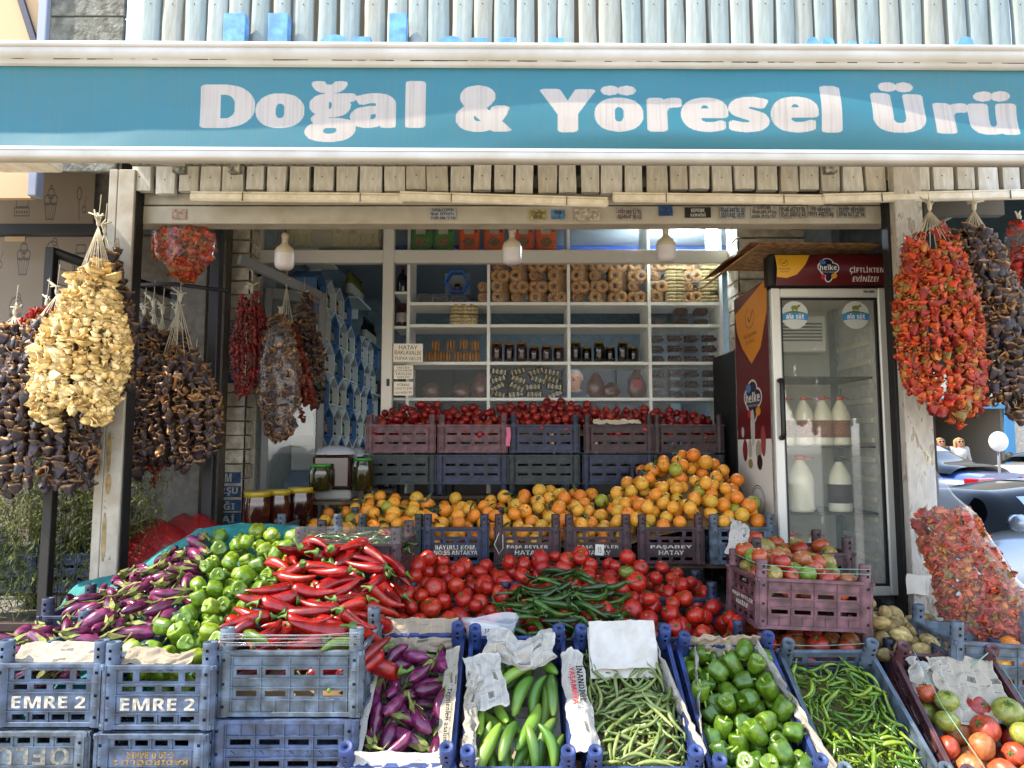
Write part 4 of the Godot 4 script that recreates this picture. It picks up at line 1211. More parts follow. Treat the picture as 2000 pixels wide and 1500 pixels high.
	for c in cells:
		for k in 3:
			var kind = c[2]
			var dark = [Color(0.06, 0.03, 0.03), Color(0.20, 0.04, 0.05), Color(0.07, 0.09, 0.03)][kind]
			var lab = [Color(0.62, 0.60, 0.55), Color(0.55, 0.42, 0.28), Color(0.35, 0.42, 0.14)][(kind + k) % 3]
			bottle("small dark bottle standing in the honeycomb wall shelf", "bottles in the honeycomb shelf", Vector3(hx + 0.14, c[1] - 0.07, c[0] - 0.07 + k * 0.07), 0.03, rf(0.16, 0.19), dark, [Color(0.08, 0.08, 0.08), Color(0.55, 0.5, 0.2), Color(0.3, 0.35, 0.1)][kind], lab, 0.011)
			bn += 1
	for e in [[-5.5, 3.02, 0], [-6.9, 2.95, 1], [-7.6, 2.62, 2], [-7.7, 2.1, 0], [-7.6, 1.6, 1]]:
		var nm = ["dark red", "yellow oil", "black"][e[2]]
		t = thing("bracket_shelf", "short wall shelf with a row of %s bottles, %s" % [nm, ["by the door", "high at the back", "beside the far corner", "under the black row", "lowest at the back"][[-5.5, -6.9, -7.6, -7.7].find(e[0]) if e[1] != 1.6 else 4]], "shelf", Vector3(hx, e[1], e[0]))
		part("board", bx(Vector3(0.11, 0, 0), Vector3(0.22, 0.02, 0.6), 0.003), mat("hex_white", Color(), 0.5) if e[2] != 2 else mat("hex_blue", Color(), 0.5), t)
		for s in [-1, 1]: part("bracket", bx(Vector3(0.05, -0.06, s * 0.25), Vector3(0.1, 0.1, 0.015), 0.003), mat("hex_white", Color(), 0.5), t)
		for k in 6: bottle("%s bottle in a row on a short wall shelf" % nm, "%s bottles on wall shelves" % nm, Vector3(hx + 0.12, e[1] + 0.0105, e[0] - 0.24 + k * 0.095), 0.036, 0.27, [Color(0.17, 0.03, 0.05), Color(0.42, 0.42, 0.08), Color(0.04, 0.04, 0.05)][e[2]], [Color(0.45, 0.4, 0.15), Color(0.2, 0.2, 0.2), Color(0.1, 0.1, 0.1)][e[2]], Color(0.6, 0.57, 0.5), 0.012)
	t = thing("wardrobe_cabinet", "dark brown cabinet along the room's back wall", "cabinet", Vector3(0.25, DECK, -8.05))
	for k in 5: part("cabinet_door", bx(Vector3(-1.2 + k * 0.6, 0.875, 0.16), Vector3(0.58, 1.72, 0.03), 0.006), mat("cabinet_wood", Color(0.17, 0.12, 0.09), 0.5), t)
	part("carcass", bx(Vector3(0, 0.88, -0.02), Vector3(3.05, 1.76, 0.3)), mat("cabinet_wood", Color(), 0.5), t)
	# a man sitting inside, seen between the shelves
	person("person", "man with short white hair in dark jacket inside the shop", Vector3(at(1120, 750, 7.2).x, DECK, -7.2), 0.0, Color(0.12, 0.12, 0.15), Color(0.62, 0.60, 0.57), 1.0, "short", 1.7)

# ------------------------------------------------------------------ display shelves with baked goods and jars
func build_shelves():
	var z = -5.35; var dep = 0.34
	var t = thing("display_shelving", "white shelving of four bays behind the shop window", "shelving", Vector3(0, 0, z))
	var wm = mat("shelf_white", Color(0.90, 0.90, 0.87), 0.45)
	var d = 5.2   # front edge
	var xs = []
	for p in [797, 954, 1111, 1269, 1410]: xs.append(at(p, 700, d).x)
	var ys = []
	for p in [591, 634, 707, 777]: ys.append(at(1000, p, d).y)
	for x in xs: part("upright", bx(Vector3(x, 1.97, 0.0), Vector3(0.022, 2.58, dep)), wm, t)
	var lx = at(768, 700, d).x
	for i in 4:
		for y in ys: part("shelf_board", bx(Vector3((xs[i] + xs[i + 1]) / 2, y - 0.011, -0.002), Vector3(xs[i + 1] - xs[i] - 0.024, 0.022, dep - 0.006)), wm, t)
		part("top_board", bx(Vector3((xs[i] + xs[i + 1]) / 2, at(1000, 517, d).y + 0.10, -0.002), Vector3(xs[i + 1] - xs[i] - 0.024, 0.022, dep - 0.006)), wm, t)
	for p in [570, 637, 707, 777]: part("side_shelf", bx(Vector3((lx + xs[0]) / 2 - 0.005, at(1000, p, d).y - 0.01, -0.004), Vector3(xs[0] - lx - 0.02, 0.018, dep - 0.01)), wm, t)
	# clear boxes of ring cookies on the top shelf
	var clear = mat("clear_plastic", Color(0.9, 0.92, 0.93), 0.08, {"alpha": 0.05, "spec": 0.3})
	var bake = [mat("cookie0", Color(0.80, 0.60, 0.36), 0.8, {"grime": 0.3, "gscale": 8.0}), mat("cookie1", Color(0.72, 0.51, 0.29), 0.8, {"grime": 0.3, "gscale": 8.0}), mat("cookie2", Color(0.84, 0.77, 0.58), 0.8, {"grime": 0.3, "gscale": 8.0}), mat("cookie3", Color(0.33, 0.20, 0.15), 0.7, {"grime": 0.4, "gscale": 8.0})]
	var ring = ring_cookie(0.033, 0.017); var rsm = ring_cookie(0.026, 0.014)
	var shell = S(true); shell_box(shell, 0.125, 0.082, 0.125); var shm = mesh_of(shell)
	var protos = []
	for v in 4:
		var o = Node3D.new()
		var s = MeshInstance3D.new(); s.name = "clear_box"; s.mesh = shm; s.material_override = clear; o.add_child(s)
		for k in 5:
			var c = MeshInstance3D.new(); c.name = "ring_cookie"; c.material_override = bake[v % 2 if v != 3 else 2]
			c.mesh = ring if v != 1 else rsm
			c.transform = [T(-0.022, 0.044, 0.04), T(-0.028 + k * 0.014, 0.043, 0.03 - k * 0.015, Ry(70 if k > 0 else 0)), T(-0.025 if k % 2 else 0.028, 0.04, 0.045 - k * 0.018), T(-0.026 if k % 2 else 0.026, 0.012 + (k / 2) * 0.026, 0.03, Rx(90))][v]
			if v == 0 and k > 0: c.transform = T(0.012 + k * 0.011, 0.04, 0.035 - k * 0.02, Ry(60))
			o.add_child(c, true)
		if v == 3:
			for k in 2:
				var c = MeshInstance3D.new(); c.name = "ring_cookie"; c.mesh = ring; c.material_override = bake[2]; c.transform = T(0.026 if k else -0.026, 0.064, 0.03, Rx(90)); o.add_child(c, true)
		protos.append(o)
	var bays = ["second", "third", "fourth"]
	for i in range(1, 4):
		for c in 4:
			for r in 4:
				var pale = i == 3 and c % 2 == 1
				var o = protos[3 if pale else [2, 0, 1, 0, 2][(r * 2 + c + i) % 5]].duplicate()
				o.name = numbered("cookie_box"); add_child(o)
				var w = xs[i + 1] - xs[i] - 0.03
				o.position = Vector3(xs[i] + 0.015 + w * (c + 0.5) / 4.0 + rf(-0.006, 0.006), ys[0] + 0.0005 + r * 0.0825, z + 0.1 + rf(-0.004, 0.004))
				o.rotation.y = rf(-0.06, 0.06)
				tag(o, ("clear box of pale stacked biscuits on the top shelf" if pale else "clear box of brown ring cookies on the top shelf, %s bay" % bays[i - 1]), "cookie box", "clear boxes of biscuits" if pale else "ring cookie boxes %s bay" % bays[i - 1])
				var o2 = o.duplicate(); o2.name = numbered("cookie_box"); add_child(o2); o2.position.z -= 0.14
	# braided biscuits, packets, jars
	for e in [[905, 634, 0, 3], [940, 591, 0, 1], [888, 634, 0, 3]]:
		for r in 2:
			var o = protos[e[3]].duplicate(); o.name = numbered("cookie_box"); add_child(o)
			var p = at(e[0] + 10, e[1], 5.25); o.position = Vector3(p.x, (ys[1] if e[1] > 600 else ys[0]) + 0.0005 + r * 0.083, z + 0.09)
			tag(o, "clear box of biscuits in the left bay of the shelves", "cookie box", "boxes in the left bay")
	for e in [[838, 591], [868, 591], [905, 591], [1300, 634], [1345, 634], [1385, 634]]:
		for r in (1 if e[0] < 1290 else 1 + int(e[0] > 1340)):
			var o = thing("cookie_box", "clear box of dark cakes %s" % ("low in the left bay" if e[0] < 1000 else "in the right bay, middle shelf"), "cookie box", Vector3(at(e[0] - 10, 600, 5.22).x, (ys[0] if e[0] < 1000 else ys[1]) + 0.0005 + r * 0.083, z + 0.02), "dark cake boxes %s" % ("left" if e[0] < 1000 else "right"))
			part("clear_box", shm, clear, o); part("cake", bx(Vector3(0, 0.034, 0), Vector3(0.098, 0.05, 0.098), 0.012), bake[3], o)
	# trays of dark sweets, right bay
	for sh in [2, 3]:
		for c in 4:
			for r in 3:
				var o = thing("sweet_box", "stacked clear box of dark sweets in the right bay, %s shelf" % ("third" if sh == 2 else "lowest"), "sweet box", Vector3(xs[3] + 0.075 + c * 0.127, ys[sh] + 0.0005 + r * 0.0775, z + 0.06 + 0.03 * (c % 2)), "dark sweet boxes %d" % sh, Ry(rf(-4, 4)))
				if not shapes.has("sweet"):
					var s2 = S(true); shell_box(s2, 0.112, 0.077, 0.12); shapes.sweet = mesh_of(s2)
					s2 = S()
					for k in 12: lathe(s2, [Vector2(0, 0), Vector2(0.014, 0.004), Vector2(0.016, 0.022), Vector2(0.0, 0.034)], 6, T(-0.034 + (k % 4) * 0.0225, 0.004 + 0.026 * (k / 8), -0.03 + ((k / 4) % 2) * 0.06))
					shapes.sweets = mesh_of(s2)
				part("clear_box", shapes.sweet, clear, o); part("sweets", shapes.sweets, mat("sweet_brown", Color(0.30, 0.18, 0.16), 0.35, {"grime": 0.4, "gscale": 10.0}), o)
	# jars: red jam and black molasses
	for k in 6: jar("jam_jar", "jar of dark red jam with gold lid on the third shelf", "jar", "red jam jars", Vector3(xs[1] + 0.06 + k * 0.093, ys[2] + 0.0005, z + 0.1 - 0.05 * (k % 2)), 0.04, 0.15 - 0.022 * float(k > 2), Color(0.18, 0.05, 0.035), Color(0.62, 0.47, 0.16), {"lid_metal": 0.8, "neck": 0.86})
	for k in 6: jar("molasses_jar", "jar of black molasses with gold lid on the third shelf", "jar", "black molasses jars", Vector3(xs[2] + 0.055 + k * 0.088, ys[2] + 0.0005, z + 0.1 - 0.06 * (k % 2)), 0.041, 0.155 - 0.03 * float(k % 2), Color(0.02, 0.022, 0.025), Color(0.62, 0.47, 0.16), {"lid_metal": 0.8, "neck": 0.86})
	# wrapped rusks in the left bay: rolls of discs in film
	for e in [[855, 0.0, 0], [912, 0.0, 0], [850, 0.085, 1], [880, 0.085, 1], [905, 0.095, 1], [928, 0.085, 1]]:
		var o = thing("rusk_pack", "film wrapped pack of toasted rusks in the left bay, %s layer" % ("lower" if e[2] == 0 else "upper"), "bread pack", Vector3(at(e[0], 690, 5.22).x, ys[2] + 0.045 + e[1], z + 0.08), "rusk packs %d" % e[2])
		for k in (9 if e[2] == 0 else 3):
			var s2 = S(); lathe(s2, [Vector2(0, -0.009), Vector2(0.036, -0.008), Vector2(0.043, 0), Vector2(0.036, 0.008), Vector2(0, 0.009)], 12, T((k - (4 if e[2] == 0 else 1)) * 0.022, 0, 0, Rz(90)))
			part("rusk", s2, bake[0 if k % 2 else 1], o)
	# black and gold packets and clear bags on the lowest shelf
	for k in 16:
		var o = thing("striped_packet", "black and yellow striped packet heaped on the lowest shelf", "packet", Vector3(xs[1] + 0.07 + (k % 4) * 0.14 + rf(-0.02, 0.02), ys[3] + 0.03 + (k / 4) * 0.055, z + 0.08 + rf(-0.03, 0.04)), "striped packets", Rz(rf(-28, 28)) * Ry(rf(-20, 20)))
		part("packet", bx(Vector3.ZERO, Vector3(0.13, 0.05, 0.04), 0.012), mat("packet_black", Color(0.05, 0.045, 0.04), 0.25), o)
		for q in 4: part("stripe", bx(Vector3(-0.045 + q * 0.03, 0, 0.0205), Vector3(0.009, 0.036, 0.002)), mat("packet_gold", Color(0.70, 0.60, 0.30), 0.4), o)
	for e in [[842, 0, "leftmost"], [900, 0, "middle"], [938, 1, "tall"], [1165, 1, "third bay"], [1195, 0, "low third bay"], [1245, 2, "red labelled"]]:
		var p = at(e[0], 770, 5.22); var s2 = S()
		var hh = [0.12, 0.19, 0.21][e[1]]
		grid(s2, 14, 8, func(u, v):
			var a = -u * TAU; var rr = 0.075 * pow(max(sin(PI * (0.06 + v * 0.9)), 0.0), 0.5) * (1.0 - 0.45 * v * v) * (1.0 + 0.3 * nz(Vector3(cos(a), v * 3, sin(a)), 90.0 + e[0]))
			return Vector3(rr * cos(a), v * hh, rr * 0.6 * sin(a)))
		var o = thing("clear_bag", "clear bag of pinkish sweets on the lowest shelf, the %s one" % e[2], "bag", Vector3(p.x, ys[3], z + 0.09))
		part("film", s2, mat("bag_sweets", Color(0.46, 0.29, 0.24), 0.3, {"grime": 0.6, "gscale": 14.0, "bump": 1.0, "clear": 0.7}), o)
		if e[1] == 2: part("print", bx(Vector3(0, hh * 0.5, 0.046), Vector3(0.07, 0.06, 0.004), 0.002), mat("print_red", Color(0.5, 0.08, 0.09), 0.5), o)
	# blue hexagon with a jar on the back wall, cola bottle and pots in the side column
	var hp = at(893, 552, 5.5); var hs = S(true)
	for k in 6:
		var q = []
		for e in [[k, 0.10], [k + 1, 0.10], [k + 1, 0.083], [k, 0.083]]: q.append(Vector2(cos(e[0] * PI / 3) * e[1], sin(e[0] * PI / 3) * e[1]))
		prism(hs, PackedVector2Array(q), -0.05, 0.05 + 0.001 * (k % 2))
	t = thing("small_hexagon_shelf", "bright blue hexagonal shelf with a tiny jar behind the cookies", "shelf", hp)
	part("frame", hs, mat("hex_bright", Color(0.13, 0.36, 0.68), 0.45), t); part("back", bx(Vector3(0, 0, -0.052), Vector3(0.2, 0.17, 0.003)), mat("hex_back", Color(0.5, 0.53, 0.55), 0.7), t)
	jar("small_jar", "tiny dark jar in the blue hexagon", "jar", "", hp + Vector3(0.0, -0.071, 0), 0.018, 0.06, Color(0.08, 0.05, 0.05), Color(0.06, 0.06, 0.06), {"label": Color(0.5, 0.3, 0.25)})
	bottle("black cola bottle with red cap beside the window frame", "", Vector3((lx + xs[0]) / 2, at(1000, 570, d).y, z + 0.1), 0.045, 0.20, Color(0.03, 0.02, 0.02), Color(0.5, 0.05, 0.06), null, 0.013)
	jar("honey_pot", "tall brown pot with small label in the narrow side bay", "jar", "", Vector3((lx + xs[0]) / 2, at(1000, 637, d).y, z + 0.1), 0.042, 0.17, Color(0.19, 0.07, 0.05), Color(0.25, 0.08, 0.06), {"label": Color(0.6, 0.58, 0.55)})
	jar("red_pot", "small red pot in the narrow side bay", "jar", "", Vector3((lx + xs[0]) / 2, at(1000, 707, d).y, z + 0.1), 0.045, 0.12, Color(0.35, 0.05, 0.06), Color(0.05, 0.05, 0.05))
	# pouches standing on the transom behind the upper pane
	var n = 0
	for e in [[822, 0], [866, 0], [916, 1], [965, 1], [1022, 1], [1066, 1]]:
		var p = at(e[0], 491, 5.12)
		var o = thing("nut_pouch", "%s pouch of nuts behind the upper glass, %s" % [["green", "orange"][e[1]], ["leftmost", "second green", "first orange", "second orange", "third orange behind the bulb", "rightmost orange"][n]], "pouch", Vector3(p.x, p.y, -5.12), "nut pouches")
		var c = [Color(0.26, 0.52, 0.18), Color(0.86, 0.34, 0.13)][e[1]]
		var s2 = S()
		for sd in [1.0, -1.0]:
			grid(s2, 8, 8, func(u, v):
				var uu = u if sd > 0 else 1.0 - u
				var bul = 0.03 * pow(max(sin(PI * uu), 0.0), 0.5) * pow(max(1.0 - v, 0.0), 0.35) * (0.8 + 0.3 * nz(Vector3(uu * 3, v * 3, n), 80.0))
				return Vector3((uu - 0.5) * 0.155 * (1.0 - 0.03 * v), v * 0.195, sd * bul))
		part("film", s2, mat("pouch%d" % e[1], c, 0.3, {"grime": 0.2, "gscale": 5.0}), o)
		part("badge", bx(Vector3(0, 0.14, 0.029), Vector3(0.07, 0.038, 0.003), 0.001), mat("pouch_badge", Color(0.62, 0.58, 0.52), 0.5), o)
		var s3 = S(); prism(s3, ellipse2(0, 0.062, 0.042, 0.034), 0.034, 0.036); part("window_print", s3, mat("pouch_nuts", Color(0.58, 0.44, 0.28), 0.6, {"grime": 0.6, "gscale": 12.0}), o)
		var s4 = S(); prism(s4, ellipse2(0.055, 0.145, 0.009, 0.009, 10), 0.024, 0.0265); part("seal_print", s4, mat("pouch_seal", Color(0.2, 0.25, 0.08), 0.5), o)
		n += 1
	# handwritten notes on the window
	for e in [[797, 689, 58, 36, ["HATAY", "BAKLAVALIK", "YUFKA GELDİ"], 0.0, "upper note: baklava pastry has come"], [788, 727, 38, 27, ["HATAY", "ÇITIR KABAK", "TATLISI", "GELDİ"], 0.5, "middle note: pumpkin dessert has come"], [788, 759, 38, 27, ["KÖMBE", "ÇEŞİTLERİ", "GELMİŞTİR"], -0.6, "lowest note: assorted buns have come"]]:
		var p = at(e[0], e[1], 4.955); var w = e[2] / 1387.0 * 4.955; var h = e[3] / 1387.0 * 4.955
		var o = thing("handwritten_note", "white handwritten paper on the window frame, %s" % e[6], "note", p, "", Rz(e[5]))
		part("sheet", bx(Vector3.ZERO, Vector3(w, h, 0.002)), mat("note_paper", Color(0.90, 0.86, 0.78), 0.8), o)
		for k in e[4].size():
			var ln = e[4][k]
			letters(ln, w * min(0.9, 0.1 * ln.length() + 0.12), h * 0.66 / e[4].size(), mat("ink", Color(0.07, 0.06, 0.06), 0.8), o, T(rf(-0.01, 0.01) * w, h * (0.42 - (k + 0.42) * 0.88 / e[4].size()), 0.0015, Rz(rf(-2, 2))), plain)
# ------------------------------------------------------------------ neighbour on the left
func cone_print(img: Image, x: float, y: float, s: float, kind: int, c: Color):
	var P = func(a, b): return Vector2(x + a * s, y + b * s)
	var ring = func(cx, cy, rx, ry, a0, a1):
		var p = []
		for k in 17: p.append(P.call(cx + rx * cos(lerp(float(a0), float(a1), k / 16.0)), cy + ry * sin(lerp(float(a0), float(a1), k / 16.0))))
		stroke(img, p, 3, c)
	if kind == 0:     # cone with a scoop
		stroke(img, [P.call(-0.3, 0), P.call(0, 1.1), P.call(0.3, 0), P.call(-0.3, 0)], 3, c)
		for k in 4: stroke(img, [P.call(-0.25 + k * 0.15, 0.03), P.call(-0.05 + k * 0.09, 0.62 - k * 0.1)], 2, c)
		ring.call(0.0, -0.2, 0.34, 0.32, 0.5, TAU - 0.4 + 0.5); ring.call(0.1, -0.5, 0.12, 0.12, 0, TAU)
	elif kind == 1:   # cupcake
		stroke(img, [P.call(-0.32, 0), P.call(-0.2, 0.5), P.call(0.2, 0.5), P.call(0.32, 0), P.call(-0.32, 0)], 3, c)
		for k in 4: stroke(img, [P.call(-0.2 + k * 0.13, 0.02), P.call(-0.13 + k * 0.09, 0.48)], 2, c)
		ring.call(-0.15, -0.1, 0.2, 0.16, 0, TAU); ring.call(0.15, -0.1, 0.2, 0.16, 0, TAU); ring.call(0, -0.3, 0.18, 0.16, 0, TAU); ring.call(0, -0.5, 0.06, 0.06, 0, TAU)
	elif kind == 2:   # layered cake
		for k in 3: stroke(img, [P.call(-0.4 + k * 0.08, 0.4 - k * 0.28), P.call(0.4 - k * 0.08, 0.4 - k * 0.28), P.call(0.4 - k * 0.08, 0.15 - k * 0.28), P.call(-0.4 + k * 0.08, 0.15 - k * 0.28), P.call(-0.4 + k * 0.08, 0.4 - k * 0.28)], 3, c)
		for k in 5: ring.call(-0.28 + k * 0.14, 0.28, 0.03, 0.03, 0, TAU)
	else:             # spoon and cherry
		ring.call(0, -0.3, 0.12, 0.2, 0, TAU); stroke(img, [P.call(0, -0.1), P.call(0.06, 0.5)], 3, c); ring.call(0.3, 0.2, 0.1, 0.1, 0, TAU); stroke(img, [P.call(0.3, 0.1), P.call(0.4, -0.2)], 2, c)

func build_neighbour():
	var img := Image.create(512, 1024, false, Image.FORMAT_RGB8); img.fill(Color(0.46, 0.40, 0.33))
	var ink = Color(0.24, 0.20, 0.17)
	for r in 7:
		for c in 4: cone_print(img, 70 + c * 125 + (r % 2) * 20, 90 + r * 140, 82, (r * 3 + c * 2 + c / 2) % 4, ink)
	var wp = tex_mat("sweet_wallpaper", img, 0.7)
	var z = -4.6
	var st = S(); grid(st, 1, 1, func(u, v): return Vector3(lerp(-3.55, -2.78, u), lerp(DECK, 3.4, v), z), null, true)
	struct("neighbour_wall_print", st, wp)
	struct("neighbour_wall", bx(Vector3(-3.4, 2.0, z - 0.08), Vector3(3.0, 2.8, 0.1)), mat("neigh_wall", Color(0.36, 0.33, 0.29), 0.8, {"grime": 0.2}))
	struct("neighbour_ceiling", bx(Vector3(-3.4, 3.42, -4.1), Vector3(3.1, 0.06, 1.3)), mat("neigh_ceiling", Color(0.55, 0.53, 0.49), 0.8))
	var t = thing("neighbour_shopfront", "dark framed glass front of the neighbouring sweet shop", "shopfront", Vector3(-2.3, DECK, -4.1))
	var fm = mat("frame_dark", Color(0.16, 0.16, 0.17), 0.5, {"metal": 0.3})
	part("transom", bx(Vector3(-0.3, at(60, 450, 4.1).y - DECK, 0), Vector3(1.6, 0.065, 0.06), 0.004), fm, t)
	for x in [-1.07, 0.02]: part("mullion", bx(Vector3(x, 1.35, 0.003), Vector3(0.05, 2.7, 0.07), 0.004), fm, t)
	part("pane", bx(Vector3(-0.5, 1.35, -0.005), Vector3(1.1, 2.68, 0.006)), mats.get("pane_glass", null), t)
	part("brass_plate", bx(Vector3(at(30, 467, 4.05).x + 2.3, at(30, 467, 4.05).y - DECK, 0.05), Vector3(0.12, 0.03, 0.01), 0.002), mat("brass", Color(0.6, 0.5, 0.35), 0.4), t)
	t = thing("wall_lamp_box", "flat white light box under the neighbour's eaves at the left edge", "lamp", at(45, 318, 3.3))
	part("housing", bx(Vector3.ZERO, Vector3(0.3, 0.045, 0.14), 0.006), mats["duct_pvc"], t)
	# siding and cream panel above, beyond the planks
	t = thing("neighbour_siding", "grey horizontal siding and cream panel above the awning at the left", "siding", Vector3(0, 0, -3.5))
	var sx0 = at(103, 0, 3.5).x; var sx1 = at(247, 0, 3.5).x
	for k in 9: part("siding_board", bx(Vector3((sx0 + sx1) / 2, 3.0 + k * 0.138, 0.0), Vector3(sx1 - sx0, 0.132, 0.03), 0.004), mat("siding", Color(0.44, 0.44, 0.40), 0.8, {"grime": 0.3, "bump": 0.6}), t)
	part("edge_profile", bx(Vector3(sx0 - 0.02, 3.5, 0.015), Vector3(0.045, 1.4, 0.06), 0.004), mat("edge_blue", Color(0.50, 0.53, 0.60), 0.5), t)
	part("cream_panel", bx(Vector3(sx0 - 0.55, 3.6, -0.01), Vector3(1.0, 1.6, 0.03)), mat("cream", Color(0.70, 0.58, 0.43), 0.7), t)
	var q = S(true); box(q, Vector3(-2.5, 3.75, 0.02), Vector3(0.03, 0.8, 0.02), Rz(20)); part("trim", q, mat("trim_navy", Color(0.15, 0.16, 0.24), 0.6), t)
	struct("side_wall", bx(Vector3(-2.02, 1.95, -4.75), Vector3(0.06, 2.6, 0.4)), mat("neigh_wall", Color(), 0.8))
	# glass partition with its dark post in front of the column
	t = thing("glass_partition", "glass panel with dark metal post in front of the boarded column", "partition", Vector3(0, DECK, -4.0))
	var px = at(417, 700, 4.0).x
	part("post", bx(Vector3(px, 1.15, 0), Vector3(0.055, 2.3, 0.06), 0.004), fm, t)
	part("pane", bx(Vector3((px - 1.95) / 2 - 0.03, 1.15, 0), Vector3(absf(-1.95 - px) - 0.06, 2.2, 0.006)), mats.get("pane_glass", null), t)

# ------------------------------------------------------------------ drinks fridge
func side_logo(img: Image, x: float, y: float, s: float, sx: float):
	for e in [[0, 0, 0.5, 0.42], [-0.32, -0.1, 0.28, 0.26], [0.34, -0.05, 0.28, 0.28], [0.0, -0.4, 0.3, 0.24], [0.05, 0.45, 0.2, 0.3]]:
		fill_poly(img, ellipse2(x + e[0] * s * sx, y + e[1] * s, (e[2] + 0.07) * s * sx, (e[3] + 0.07) * s, 24), Color(0.8, 0.78, 0.76))
	for e in [[0, 0, 0.5, 0.42], [-0.32, -0.1, 0.28, 0.26], [0.34, -0.05, 0.28, 0.28], [0.0, -0.4, 0.3, 0.24], [0.05, 0.45, 0.2, 0.3]]:
		fill_poly(img, ellipse2(x + e[0] * s * sx, y + e[1] * s, e[2] * s * sx, e[3] * s, 24), Color(0.08, 0.08, 0.18))
	fill_poly(img, ellipse2(x - 0.3 * s * sx, y - 0.42 * s, 0.2 * s * sx, 0.16 * s), Color(0.25, 0.45, 0.68))
	fill_poly(img, ellipse2(x - 0.3 * s * sx, y + 0.5 * s, 0.13 * s * sx, 0.15 * s), Color(0.72, 0.13, 0.16))
	fill_poly(img, ellipse2(x + 0.38 * s * sx, y + 0.44 * s, 0.18 * s * sx, 0.16 * s), Color(0.80, 0.55, 0.12))
	print_text(img, "helke", Rect2(x - 0.52 * s * sx, y - 0.26 * s, 1.04 * s * sx, 0.36 * s), Color(0.85, 0.84, 0.82), bold)
	print_text(img, "Mandıra Sütçüsü", Rect2(x - 0.42 * s * sx, y + 0.16 * s, 0.84 * s * sx, 0.12 * s), Color(0.85, 0.84, 0.82), plain)

func seal_print(img: Image, x: float, y: float, s: float, sx: float, ink: Color):
	var p = []
	for k in 25: p.append(Vector2(x + 0.34 * s * sx * cos(-0.6 + k * 0.21), y + 0.34 * s * sin(-0.6 + k * 0.21)))
	stroke(img, p, max(2, int(s * 0.03)), ink)
	stroke(img, [Vector2(x - 0.14 * s * sx, y), Vector2(x - 0.02 * s * sx, y + 0.14 * s), Vector2(x + 0.24 * s * sx, y - 0.2 * s)], max(2, int(s * 0.05)), ink)
	print_text(img, "ARI İŞLETME", Rect2(x - 0.5 * s * sx, y + 0.5 * s, 1.0 * s * sx, 0.17 * s), ink, bold)
	print_text(img, "SERTİFİKASI", Rect2(x - 0.38 * s * sx, y + 0.72 * s, 0.76 * s * sx, 0.14 * s), ink, plain)

